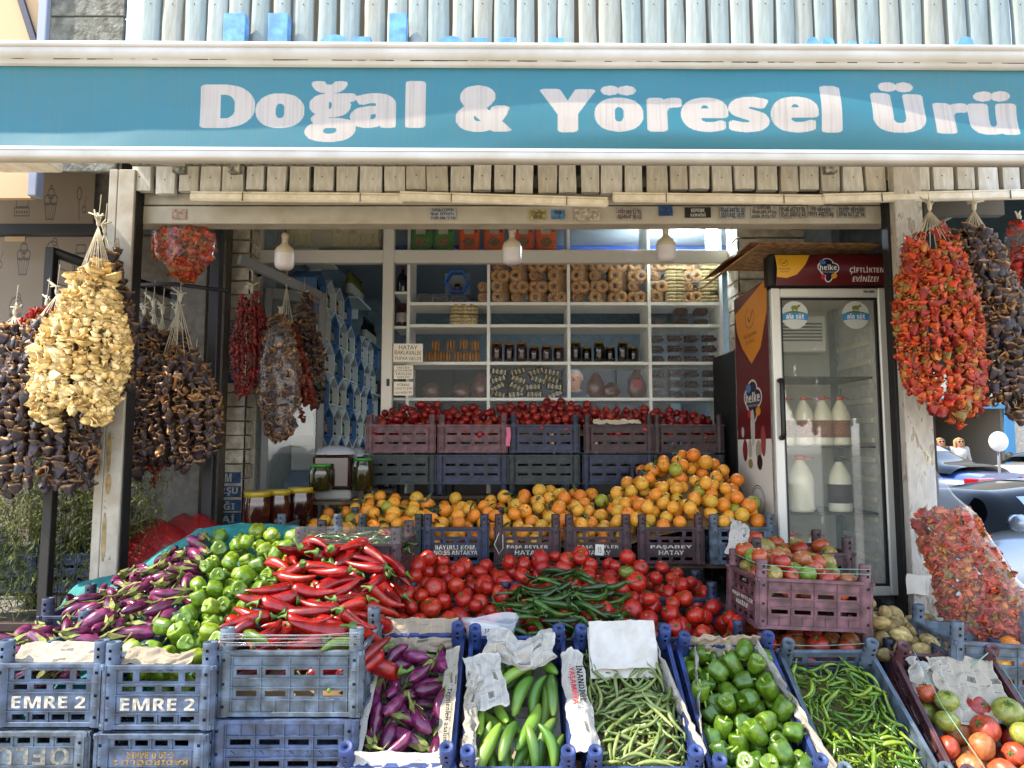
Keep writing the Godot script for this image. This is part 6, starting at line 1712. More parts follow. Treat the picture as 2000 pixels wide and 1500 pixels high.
	person("person", "woman with long blonde hair and sunglasses standing right of the pair", Vector3(at(1907, 868, 15.0).x, 0.17, -15.6), 0, Color(0.6, 0.58, 0.55), Color(0.66, 0.52, 0.30), 1.0, "long", 1.6)
	struct("far_pavement", bx(Vector3(17.0, 0.11, -20.2), Vector3(26, 0.116, 11.4)), mat("paving", Color(), 0.9))
	t = thing("round_sign", "white round sign standing over the van's bonnet", "sign", Vector3(at(1950, 884, 11.2).x, 0.12, -11.2))
	var st = S(); lathe(st, [Vector2(0, 0.0), Vector2(0.15, 0.01), Vector2(0.16, 0.02), Vector2(0.15, 0.03), Vector2(0, 0.03)], 20, Transform3D(Rx(90), Vector3(0, 1.5, 0))); part("disc", st, mat("sign_white", Color(0.75, 0.74, 0.71), 0.5), t)
	part("pole", rod(Vector3(0, 0, 0), Vector3(0, 1.4, 0), 0.02), mat("pole_grey", Color(0.4, 0.4, 0.4), 0.5), t)
	# the shop's own side awning, seen from below at the right
	t = thing("side_awning", "dark teal side awning with white rail at the right edge", "awning", Vector3(0, 0, 0))
	st = S(); grid(st, 8, 8, func(u, v): return Vector3(lerp(2.75, 4.6, u), lerp(3.05, 2.35, u) + 0.02 * sin(v * PI), lerp(-3.6, -8.0, v)))
	part("cloth", st, mat("side_cloth", Color(0.07, 0.20, 0.23), 0.8, {"grime": 0.2}), t)
	part("rail", rod(Vector3(2.72, 3.02, -8.0), Vector3(2.72, 2.98, -3.6), 0.03, 8), mats["awning_alu"], t)
	part("front_rail", rod(Vector3(2.72, 2.99, -3.58), Vector3(4.62, 2.30, -3.58), 0.022, 8), mats["awning_alu"], t)
	struct("shop_side_wall", bx(Vector3(2.2, 1.9, -8.0), Vector3(0.1, 3.0, 6.6)), mat("side_plaster", Color(0.4, 0.39, 0.37), 0.8, {"grime": 0.3}))
# ------------------------------------------------------------------ newsprint
func newsprint(k: int) -> StandardMaterial3D:
	var key = "newsprint%d" % k
	if mats.has(key): return mats[key]
	var g := RandomNumberGenerator.new(); g.seed = 40 + k
	var im := Image.create(1024, 1024, false, Image.FORMAT_RGB8)
	var paper = [Color(0.61, 0.57, 0.50), Color(0.66, 0.64, 0.60), Color(0.58, 0.51, 0.42)][k % 3]
	im.fill(paper)
	for c in 6:
		var x0 = 14 + c * 168; var y = 16 + g.randi() % 20
		while y < 990:
			var q = g.randf()
			if q < 0.004:
				im.fill_rect(Rect2i(x0, y, 150, 90), paper * 0.62); im.fill_rect(Rect2i(x0 + 40, y + 25, 60, 65), paper * 0.5); y += 104
			elif q < 0.025:
				var x = x0
				while x < x0 + 130:
					var w = 7 + g.randi() % 9
					im.fill_rect(Rect2i(x, y, w, 11), Color(0.24, 0.23, 0.22)); x += w + 3 + (8 if g.randf() < 0.2 else 0)
				y += 22
			else:
				var x = x0
				while x < x0 + 146:
					var w = 4 + g.randi() % 16
					im.fill_rect(Rect2i(x, y, w, 4), Color(0.42, 0.40, 0.37)); x += w + 5
				y += 10
	return tex_mat(key, im, 0.85, {"back": Color(0.15, 0.14, 0.12)})

func sheet(called: String, label: String, frame: Transform3D, w: float, h: float, amp: float, sd: float, k: int, curve: Callable, group := ""):
	var st = S(); crumpled(st, w, h, amp, sd, curve)
	return solo(called, label, "newspaper", st, newsprint(k), frame, group)

# a cloth or paper lining that carries a pile
func lining(called: String, label: String, lo: Vector2, hi: Vector2, base: Callable, material: Material, frame := Transform3D(), n := 16):
	var st = S()
	grid(st, n, n, func(u, v):
		var x = lerp(lo.x, hi.x, u); var z = lerp(hi.y, lo.y, v)
		return frame * Vector3(x, base.call(x, z) - 0.003 + 0.004 * nz(Vector3(x * 5, z * 5, 1), 90.0), z), null, true)
	return solo(called, label, "lining", st, material)

# ------------------------------------------------------------------ left heap in the sun
func left_top(x: float, z: float) -> float:
	var d = -z
	var y = 0.885 + clamp((d - 2.42) * 0.34, -0.03, 0.30)
	y += 0.03 * sin(x * 5.0 + 1.0) * smoothstep(2.4, 2.9, d)
	if x < -1.45: y -= (-1.45 - x) * (0.26 + 0.2 * smoothstep(2.6, 3.1, d))
	return y

func build_left_heap():
	var base = func(x, z): return left_top(x, z) - 0.13
	# crates of the front row
	var bx0 = at(95, 1297, 2.26); var bx1 = at(308, 1293, 2.24); var rd = at(565, 1272, 2.28)
	var e1 = crate("denim", "sunlit blue crate marked EMRE 2 at the left edge", Vector3(bx0.x, bx0.y - 0.19, -2.26 - 0.23), {"end_front": true, "text": ["EMRE 2"], "W": 0.35})
	var e2 = crate("denim", "sunlit blue crate marked EMRE 2 beside the grey pepper crate", Vector3(bx1.x, bx0.y - 0.19, -2.24 - 0.23), {"end_front": true, "text": ["EMRE 2"], "W": 0.35})
	var r = crate("slate", "grey blue crate of red peppers bound with clear film", Vector3(rd.x, rd.y - 0.2, -2.28 - 0.1675), {"H": 0.2})
	crate("slate", "dusty inverted crate with embossed OFLU upside down, left edge", Vector3(bx0.x - 0.035, bx0.y - 0.39, -2.25 - 0.23), {"end_front": true, "inverted": true, "text": ["OFLU"], "tcol": "emboss", "th": 0.05, "W": 0.35})
	crate("denim", "inverted blue crate with upside down gold lettering KADIROĞLU 2", Vector3(bx1.x - 0.01, bx0.y - 0.39, -2.23 - 0.23), {"end_front": true, "inverted": true, "text": ["KADIROĞLU 2", "C-20 D.BAKIR"], "tcol": "gold_print", "tw2": 0.6, "W": 0.35})
	crate("blue", "bright blue crate with slanted slots under the red pepper crate", Vector3(rd.x - 0.01, rd.y - 0.405, -2.27 - 0.1675), {"ticks": true, "H": 0.2, "inverted": true})
	mats["emboss"].albedo_color = Color(0.50, 0.50, 0.47); mats["gold_print"].albedo_color = Color(0.58, 0.46, 0.25)
	stand("crate_stand", "low wooden stand under the front left crates", -2.02, -0.42, -2.26, -2.75, 0.49, 0.0)
	# two more crates behind carry the slope
	for k in 3: crate("navy", "navy crate hidden under the sunlit heap, %s" % ["leftmost", "middle one", "rightmost"][k], Vector3(-1.62 + k * 0.42, 0.70, -3.0), {"group": "crates under the heap"})
	stand("crate_stand", "wooden stand under the sunlit heap", -2.02, -0.5, -2.8, -3.2, 0.698, 0.0)
	solo("wooden_box", "low wooden box under the left end of the aubergine heap", "box", bx(Vector3(-1.85, 0.535, -2.52), Vector3(0.3, 0.085, 0.5), 0.004), mats["rough_wood"])
	# turquoise cloth under the aubergines
	var teal = mat("teal_cloth", Color(0.10, 0.47, 0.47), 0.8, {"bump": 0.4, "gscale": 3.0, "grime": 0.2})
	var st = S()
	grid(st, 30, 30, func(u, v):
		var x = lerp(-1.98, -0.98, u); var z = lerp(-2.30, -3.34, v)
		var y = base.call(x, z) - 0.003
		var rim = 0.4 * smoothstep(-1.8, -1.97, x) + smoothstep(-3.06, -3.3, z)
		y += 0.11 * clamp(rim, 0.0, 1.15) + 0.02 * nz(Vector3(x * 6, z * 6, 0), 90.0) * clamp(rim, 0.0, 1.0)
		return Vector3(x, y, z))
	solo("ground_cloth", "turquoise cloth spread under the aubergine and pepper heap", "cloth", st, teal)
	# aubergines
	var pr = eggplants(0.138, [Color(0.43, 0.12, 0.30), Color(0.49, 0.17, 0.36), Color(0.36, 0.09, 0.25), Color(0.53, 0.21, 0.38), Color(0.45, 0.14, 0.31)], "aubergine", Color(0.52, 0.55, 0.25))
	var xf = pile(210, Vector2(-1.93, -3.2), Vector2(-1.22, -2.40), left_top, base, 0.0235, 0.058, 11, {"vary": 0.2, "tries": 10, "inside": func(x, z): return x < -1.32 + 0.10 * sin(z * 4.0)})
	scatter("aubergine", "small magenta aubergine on the turquoise cloth", "aubergine", "sunlit aubergines", pr, xf, Transform3D(), func(p): return ", lowest at the front" if p.z > -2.65 else (", highest at the back" if p.z < -2.95 else ", half way up the heap"))
	# light green peppers, lighter than the bell peppers in the tilted crate
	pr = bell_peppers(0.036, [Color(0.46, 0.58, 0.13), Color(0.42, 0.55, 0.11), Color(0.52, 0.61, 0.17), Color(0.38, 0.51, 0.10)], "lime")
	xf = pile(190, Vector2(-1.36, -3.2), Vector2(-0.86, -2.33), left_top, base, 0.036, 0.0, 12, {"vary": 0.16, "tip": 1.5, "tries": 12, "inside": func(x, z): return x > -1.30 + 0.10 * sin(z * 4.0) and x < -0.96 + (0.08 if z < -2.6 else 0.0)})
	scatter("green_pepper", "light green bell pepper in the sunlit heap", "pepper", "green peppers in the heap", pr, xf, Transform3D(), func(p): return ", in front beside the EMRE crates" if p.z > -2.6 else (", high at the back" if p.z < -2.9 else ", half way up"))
	# red pointed peppers
	var rb = func(x, z): return 0.76 + clamp((-z - 2.32) * 0.33, 0.0, 0.25) - 0.05 * smoothstep(-0.62, -0.45, x)
	var rt = func(x, z): return rb.call(x, z) + 0.165
	pr = long_peppers(0.20, 0.030, [Color(0.56, 0.05, 0.06), Color(0.62, 0.08, 0.06), Color(0.47, 0.04, 0.06), Color(0.66, 0.13, 0.06), Color(0.53, 0.06, 0.07), Color(0.60, 0.06, 0.05), Color(0.50, 0.05, 0.05), Color(0.64, 0.10, 0.07)], "red_pepper", 0.03, Color(0.28, 0.40, 0.12), 0.5)
	lining("crate_liner", "brown paper sheet under the red peppers", Vector2(-0.9, -3.0), Vector2(-0.5, -2.33), rb, mat("liner_brown", Color(0.50, 0.40, 0.28), 0.9))
	xf = pile(120, Vector2(-0.93, -3.0), Vector2(-0.47, -2.38), rt, rb, 0.0235, 0.078, 13, {"vary": 0.22, "tries": 14, "spread": 60.0, "yaw": 15.0})
	scatter("red_pepper", "shiny red pointed pepper", "pepper", "red pointed peppers", pr, xf, Transform3D(), func(p): return " in the grey crate behind the film" if p.z > -2.55 else (" at the top of the heap" if p.z < -2.8 else " half way up the heap"))
	var gp = long_peppers(0.13, 0.024, [Color(0.30, 0.42, 0.08)], "green_stray", 0.02, Color(0.3, 0.4, 0.12))
	var k = 0
	for p in [at(660, 1262, 2.32), at(500, 1245, 2.32)]:
		scatter("green_stray_pepper", ["green pepper lying on the red ones at the crate's right corner", "green pepper lying on the red ones at the crate's left corner"][k], "pepper", "", gp, [Transform3D(Ry(40 + 100 * k), p)]); k += 1
	# newspaper in the front crates and film round the pepper crate
	sheet("newspaper_sheet", "sunlit newspaper folded in the left EMRE crate", Transform3D(Rx(-55), at(95, 1282, 2.30) + Vector3(0.01, 0.005, -0.02)), 0.27, 0.12, 0.010, 1.0, 0, func(p, u, v): return p + Vector3(0, 0, -0.02 * v))
	sheet("newspaper_sheet", "torn brown newspaper at the front of the second EMRE crate", Transform3D(Rx(-45), at(300, 1285, 2.28) + Vector3(0.0, 0.0, -0.01)), 0.22, 0.07, 0.014, 5.0, 2, func(p, u, v): return p + Vector3(0, 0.012 * sin(u * 7.0), -0.02 * v))
	var film = S()
	var fy = r.position.y + 0.2
	for j in 9:
		var yy = fy + 0.016 + j * 0.005 + rf(-0.002, 0.002)
		tube(film, [Vector3(rd.x - 0.222, yy, -2.276), Vector3(rd.x - 0.1, yy + rf(-0.004, 0.004), -2.268), Vector3(rd.x + 0.08, yy + rf(-0.004, 0.004), -2.268), Vector3(rd.x + 0.222, yy + 0.003, -2.276)], 0.0013, 4, true, 0.5)
	solo("stretch_film", "clear stretch film strands across the red pepper crate", "film", film, mat("film", Color(0.80, 0.80, 0.80), 0.12, {"alpha": 0.28}))

# ------------------------------------------------------------------ tilted crates at the front
func tilted(colour: String, label: String, x: float, drop: float, turn := 0.0) -> Node3D:
	# rim at the back about 0.86 high, at the front about 0.59
	var tilt = 31.6
	var mid = Vector3(x, 0.725 - drop, -2.46)          # middle of the rim plane
	var b = Ry(turn) * Rx(tilt)
	return crate(colour, label, mid - b * Vector3(0, 0.19, 0), {"end_front": true, "basis": b, "L": 0.54, "W": 0.355})

func build_front_row():
	var hx = 0.148; var hz = 0.245
	var flat = func(_x, _z): return 0.06
	var xs = [-0.348, 0.018, 0.402, 0.775, 1.15, 1.555]
	var stn = thing("sloped_rack", "slatted sloping rack under the tilted crates", "rack", Vector3(0.6, 0, -2.5))
	for k in 5: part("slat", bx(Vector3(0, 0.28 + k * 0.062, 0.24 - k * 0.1), Vector3(2.5, 0.03, 0.06), 0.003), mats["rough_wood"], stn)
	for sx in [-1.15, 0.0, 1.15]:
		for sz in [0.2, -0.14]: part("leg", bx(Vector3(sx, 0.13 + (0.085 if sz < 0 else 0.0), sz), Vector3(0.05, 0.28 + (0.19 if sz < 0 else 0.0), 0.05), 0.002), mats["rough_wood"], stn)
	var wavy = func(amp, y): return func(x, z): return y + amp * sin(x * 16.0 + z * 9.0)
	# aubergines
	var c = tilted("royal", "blue tilted crate of dark aubergines lined with newspaper", xs[0], 0.0)
	var f = crate_top(c, true)
	var pr = eggplants(0.138, [Color(0.43, 0.12, 0.30), Color(0.49, 0.17, 0.36), Color(0.36, 0.09, 0.25), Color(0.53, 0.21, 0.38), Color(0.45, 0.14, 0.31)], "aubergine", Color(0.52, 0.55, 0.25))
	scatter("aubergine", "dark purple aubergine with green cap in the tilted blue crate", "aubergine", "aubergines in the tilted crate", pr, pile(150, Vector2(-hx, -hz), Vector2(hx, hz), wavy.call(0.012, 0.185), flat, 0.0225, 0.055, 21, {"misses": 200, "vary": 0.16, "inside": func(x, z): return absf(x) < hx - 0.015 and absf(z) < hz - 0.01}), f, func(p): return ", back end" if p.z < -0.08 else (", front end" if p.z > 0.08 else ", middle"))
	lining("newspaper_liner", "newspaper lying under the dark aubergines", Vector2(-hx, -hz), Vector2(hx, hz), flat, newsprint(1), f, 8)
	sheet("newspaper_sheet", "newspaper strip with photograph along the aubergine crate's right side", f * T(hx - 0.008, 0.195, 0.03, Rx(-90) * Ry(-12)), 0.055, 0.42, 0.004, 2.0, 0, func(p, u, v): return p + Vector3(0, 0, 0.02 * u))
	letters("Tegmenleri asalım", 0.2, 0.022, mat("ink", Color(0.07, 0.06, 0.06), 0.8), self_thing("headline_strip", "bold headline printed on the newspaper strip", f * T(hx - 0.008, 0.226, 0.11, Rx(-90) * Rz(-90))), Transform3D(), bold)
	sheet("newspaper_sheet", "plain newspaper strip along the aubergine crate's left side", f * T(-hx + 0.008, 0.19, 0.02, Rx(-90) * Ry(12)), 0.05, 0.45, 0.004, 3.0, 1, func(p, u, v): return p)
	sheet("newspaper_sheet", "newspaper folded over the back of the aubergine crate", f * T(0, 0.19, -hz + 0.0, Rx(-30)), 0.29, 0.11, 0.012, 4.0, 2, func(p, u, v): return p + Vector3(0, 0, -0.05 * v * v))
	sheet("newspaper_sheet", "newspaper folded over the front of the aubergine crate", f * T(0, 0.19, hz + 0.01, Rx(-80)), 0.28, 0.07, 0.008, 5.0, 1, func(p, u, v): return p)
	# cucumbers
	c = tilted("royal", "blue tilted crate of cucumbers with crumpled newspaper", xs[1], 0.01)
	f = crate_top(c, true)
	scatter("cucumber", "smooth green cucumber in the tilted blue crate", "cucumber", "cucumbers", cucumbers(0.17, 0.0215), pile(100, Vector2(-hx, -hz), Vector2(hx, hz), wavy.call(0.012, 0.175), flat, 0.0215, 0.064, 22, {"misses": 250, "vary": 0.12, "yaw": 90.0, "spread": 50.0, "inside": func(x, z): return absf(x) < hx - 0.01 and absf(z) < hz}), f, func(p): return ", back end" if p.z < -0.08 else (", front end" if p.z > 0.08 else ", middle"))
	lining("newspaper_liner", "newspaper lying under the cucumbers", Vector2(-hx, -hz), Vector2(hx, hz), flat, newsprint(0), f, 8)
	sheet("newspaper_sheet", "crumpled newspaper over the cucumbers' back end", f * T(0.01, 0.205, -hz + 0.06, Rx(-62)), 0.25, 0.11, 0.024, 7.0, 1, func(p, u, v): return p + Vector3(0, 0.02 * sin(u * 8.0), 0.03 * sin(v * 3.0)))
	sheet("newspaper_sheet", "newspaper corner hanging on the cucumbers' left", f * T(-hx + 0.04, 0.197, -0.06, Rx(-78) * Rz(12)), 0.13, 0.2, 0.014, 8.0, 1, func(p, u, v): return p)
	sheet("newspaper_sheet", "crushed newspaper edge along the cucumber crate's left rim", f * T(-hx + 0.0, 0.195, 0.08, Rx(-90) * Ry(30)), 0.05, 0.36, 0.02, 9.0, 0, func(p, u, v): return p)
	# beans
	c = tilted("royal", "blue tilted crate of pale green beans", xs[2], 0.01)
	f = crate_top(c, true)
	pr = tiny_pods(0.11, 0.0064, [Color(0.45, 0.52, 0.26), Color(0.40, 0.48, 0.22), Color(0.50, 0.56, 0.31), Color(0.43, 0.50, 0.28), Color(0.53, 0.57, 0.32)], "bean", true)
	var hz2 = func(_x, _z): return 0.085
	var xf = pile(520, Vector2(-hx, -hz), Vector2(hx, hz), wavy.call(0.015, 0.17), hz2, 0.0072, 0.048, 23, {"vary": 0.2, "tries": 5, "misses": 80, "over": 0.02, "inside": func(x, z): return absf(x) < hx + 0.002 and absf(z) < hz + 0.004})
	xf.sort_custom(func(a, b): return a.origin.y > b.origin.y)
	scatter("green_bean", "slender pale green bean in the tilted blue crate", "bean", "green beans", pr, xf.slice(0, 300), f, func(p): return ", back end" if p.z < -0.08 else (", front end" if p.z > 0.08 else ", middle"))
	merged("green_beans_below", "pale green beans lying deeper in the tilted crate", "beans", pr, xf.slice(300), f)
	lining("crate_liner", "brown paper sheet lying under the beans", Vector2(-hx, -hz), Vector2(hx, hz), hz2, mat("liner_brown", Color(), 0.9), f, 6)
	sheet("newspaper_sheet", "white paper along the bean crate's right side", f * T(hx + 0.0, 0.175, 0.0, Ry(-80)), 0.45, 0.1, 0.01, 11.0, 1, func(p, u, v): return p)
	sheet("newspaper_sheet", "coloured newspaper wrapped between the cucumber and bean crates", f * T(-hx - 0.035, 0.202, 0.03, Rx(-90) * Rz(2)), 0.085, 0.40, 0.016, 12.0, 1, func(p, u, v): return p + Vector3(0, 0, 0.03 * sin(u * PI)))
	var hl = self_thing("headline_strip", "red and black headline on the paper between cucumbers and beans", f * T(-hx - 0.035, 0.245, -0.01, Rx(-90) * Rz(-88)))
	letters("İNANDIĞI", 0.14, 0.026, mat("ink", Color(), 0.8), hl, T(0, 0.014, 0), bold); letters("YAŞAMAYA", 0.15, 0.024, mat("ink_red", Color(0.62, 0.12, 0.15), 0.8), hl, T(0.01, -0.018, 0), bold)
	var st = S(); crumpled(st, 0.235, 0.165, 0.006, 3.0, func(p, u, v): return p + Vector3(0, 0, 0.012 * sin(u * 3.0)))
	var bd = thing("blank_price_card", "blank white card propped on the bean crate", "card", f * Vector3(-0.005, 0.225, -0.19), "", Rx(-28) * Rz(1))
	part("front_sheet", st, mat("card_white", Color(0.70, 0.69, 0.67), 0.7, {"grime": 0.1}), bd)
	part("back_board", bx(Vector3(-0.008, -0.022, -0.012), Vector3(0.232, 0.175, 0.003)), mat("card_cream", Color(0.68, 0.65, 0.60), 0.7), bd)
	# bell peppers
	c = tilted("royal", "blue tilted crate of green bell peppers lined with newspaper", xs[3], 0.035)
	f = crate_top(c, true)
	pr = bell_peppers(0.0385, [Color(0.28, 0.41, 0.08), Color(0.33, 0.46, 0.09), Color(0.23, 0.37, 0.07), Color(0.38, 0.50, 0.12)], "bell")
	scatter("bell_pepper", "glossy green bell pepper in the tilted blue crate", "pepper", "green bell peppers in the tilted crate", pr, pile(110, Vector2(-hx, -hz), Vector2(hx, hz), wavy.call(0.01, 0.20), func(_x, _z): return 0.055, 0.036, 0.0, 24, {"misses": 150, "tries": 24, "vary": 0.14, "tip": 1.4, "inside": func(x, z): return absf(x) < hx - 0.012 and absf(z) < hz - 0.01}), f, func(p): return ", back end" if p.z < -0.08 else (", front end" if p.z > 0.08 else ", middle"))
	lining("newspaper_liner", "newspaper lying under the bell peppers", Vector2(-hx, -hz), Vector2(hx, hz), func(_x, _z): return 0.055, newsprint(2), f, 6)
	sheet("newspaper_sheet", "coloured newspaper behind the bell peppers", f * T(0, 0.165, -hz - 0.0, Rx(-14)), 0.28, 0.13, 0.016, 14.0, 2, func(p, u, v): return p)
	sheet("newspaper_sheet", "white newspaper edge along the bell pepper crate's left side", f * T(-hx - 0.008, 0.18, 0.02, Ry(80)), 0.50, 0.09, 0.008, 15.0, 1, func(p, u, v): return p)
	sheet("newspaper_sheet", "white newspaper edge along the bell pepper crate's right side", f * T(hx + 0.008, 0.19, 0.0, Ry(-80)), 0.5, 0.09, 0.012, 16.0, 1, func(p, u, v): return p)
	# small hot peppers
	c = tilted("slate", "grey blue tilted crate of small hot green peppers", xs[4], 0.06)
	f = crate_top(c, true)
	pr = tiny_pods(0.082, 0.0078, [Color(0.36, 0.50, 0.09), Color(0.42, 0.54, 0.11), Color(0.30, 0.44, 0.08), Color(0.48, 0.57, 0.15), Color(0.25, 0.37, 0.08)], "hot")
	xf = pile(620, Vector2(-hx, -hz), Vector2(hx, hz), func(x, z): return 0.135 + 0.03 * cos(z * 5.0) + 0.01 * sin(x * 20.0), hz2, 0.0078, 0.034, 25, {"vary": 0.22, "tries": 5, "misses": 80, "over": 0.02, "inside": func(x, z): return absf(x) < hx + 0.003 and absf(z) < hz + 0.004})
	xf.sort_custom(func(a, b): return a.origin.y > b.origin.y)
	scatter("hot_pepper", "small bright green hot pepper in the tilted grey crate", "pepper", "small hot peppers", pr, xf.slice(0, 300), f, func(p): return ", back end" if p.z < -0.08 else (", front end" if p.z > 0.08 else ", middle"))
	merged("hot_peppers_below", "small green hot peppers lying deeper in the grey crate", "peppers", pr, xf.slice(300), f)
	lining("crate_liner", "brown paper sheet under the small hot peppers", Vector2(-hx, -hz), Vector2(hx, hz), hz2, mat("liner_brown", Color(), 0.9), f, 6)
	# tomatoes, half ripe
	c = tilted("maroon", "maroon tilted crate of half ripe tomatoes at the right front", xs[5], 0.075, -6.0)
	f = crate_top(c, true)
	pr = tomatoes(0.044, [Color(0.72, 0.33, 0.18), Color(0.70, 0.27, 0.16), Color(0.72, 0.42, 0.22), Color(0.60, 0.16, 0.11), Color(0.56, 0.58, 0.24)], "half_ripe", 0.88)
	scatter("half_ripe_tomato", "orange half ripe tomato in the maroon tilted crate", "tomato", "half ripe tomatoes in the tilted crate", pr, pile(60, Vector2(-hx, -hz), Vector2(hx, hz), func(x, z): return 0.185 - 0.03 * smoothstep(0.0, -0.2, z), func(_x, _z): return 0.035, 0.042, 0.0, 26, {"misses": 150, "vary": 0.14, "inside": func(x, z): return absf(x) < hx - 0.025 and absf(z) < hz - 0.02 and z > -0.15}), f, func(p): return ", back end" if p.z < -0.08 else (", front end" if p.z > 0.08 else ", middle"))
	lining("newspaper_liner", "newspaper lying under the half ripe tomatoes", Vector2(-hx, -hz), Vector2(hx, hz), func(_x, _z): return 0.035, newsprint(1), f, 6)
	sheet("newspaper_sheet", "printed newspaper page laid over the half ripe tomatoes", f * T(0.035, 0.195, -0.11, Rx(-70)), 0.22, 0.24, 0.014, 18.0, 0, func(p, u, v): return p + Vector3(0, 0, -0.03 * v))
	sheet("newspaper_sheet", "grey crumpled newspaper at the back left of the maroon tilted crate", f * T(-0.08, 0.18, -0.16, Rx(-60)), 0.14, 0.13, 0.03, 19.0, 1, func(p, u, v): return p)
	st = S(); tube(st, [f * Vector3(-0.13, 0.255, -0.22), f * Vector3(-0.12, 0.235, 0.0), f * Vector3(-0.1, 0.25, 0.24)], 0.0016, 4)
	tube(st, [f * Vector3(0.14, 0.255, -0.22), f * Vector3(0.145, 0.24, 0.0), f * Vector3(0.14, 0.25, 0.24)], 0.0016, 4)
	solo("twine", "pale green twine stretched over the maroon tilted crate", "twine", st, mat("twine_green", Color(0.42, 0.58, 0.50), 0.7))

func self_thing(called: String, label: String, xf: Transform3D) -> Node3D:
	return thing(called, label, "newspaper", xf.origin, "", xf.basis)

func merged(called: String, label: String, category: String, protos: Array, xfs: Array, frame: Transform3D):
	if xfs.is_empty(): return
	var o = Node3D.new(); o.name = numbered(called); add_child(o); tag(o, label, category); o.set_meta("kind", "stuff")
	for k in protos.size():
		var st = SurfaceTool.new(); var n = 0
		for i in range(k, xfs.size(), protos.size()): st.append_from(protos[k].mesh, 0, frame * xfs[i]); n += 1
		if n == 0: continue
		var p = part("pods", st.commit(), protos[k].material_override, o); p.set_meta("kind", "stuff")

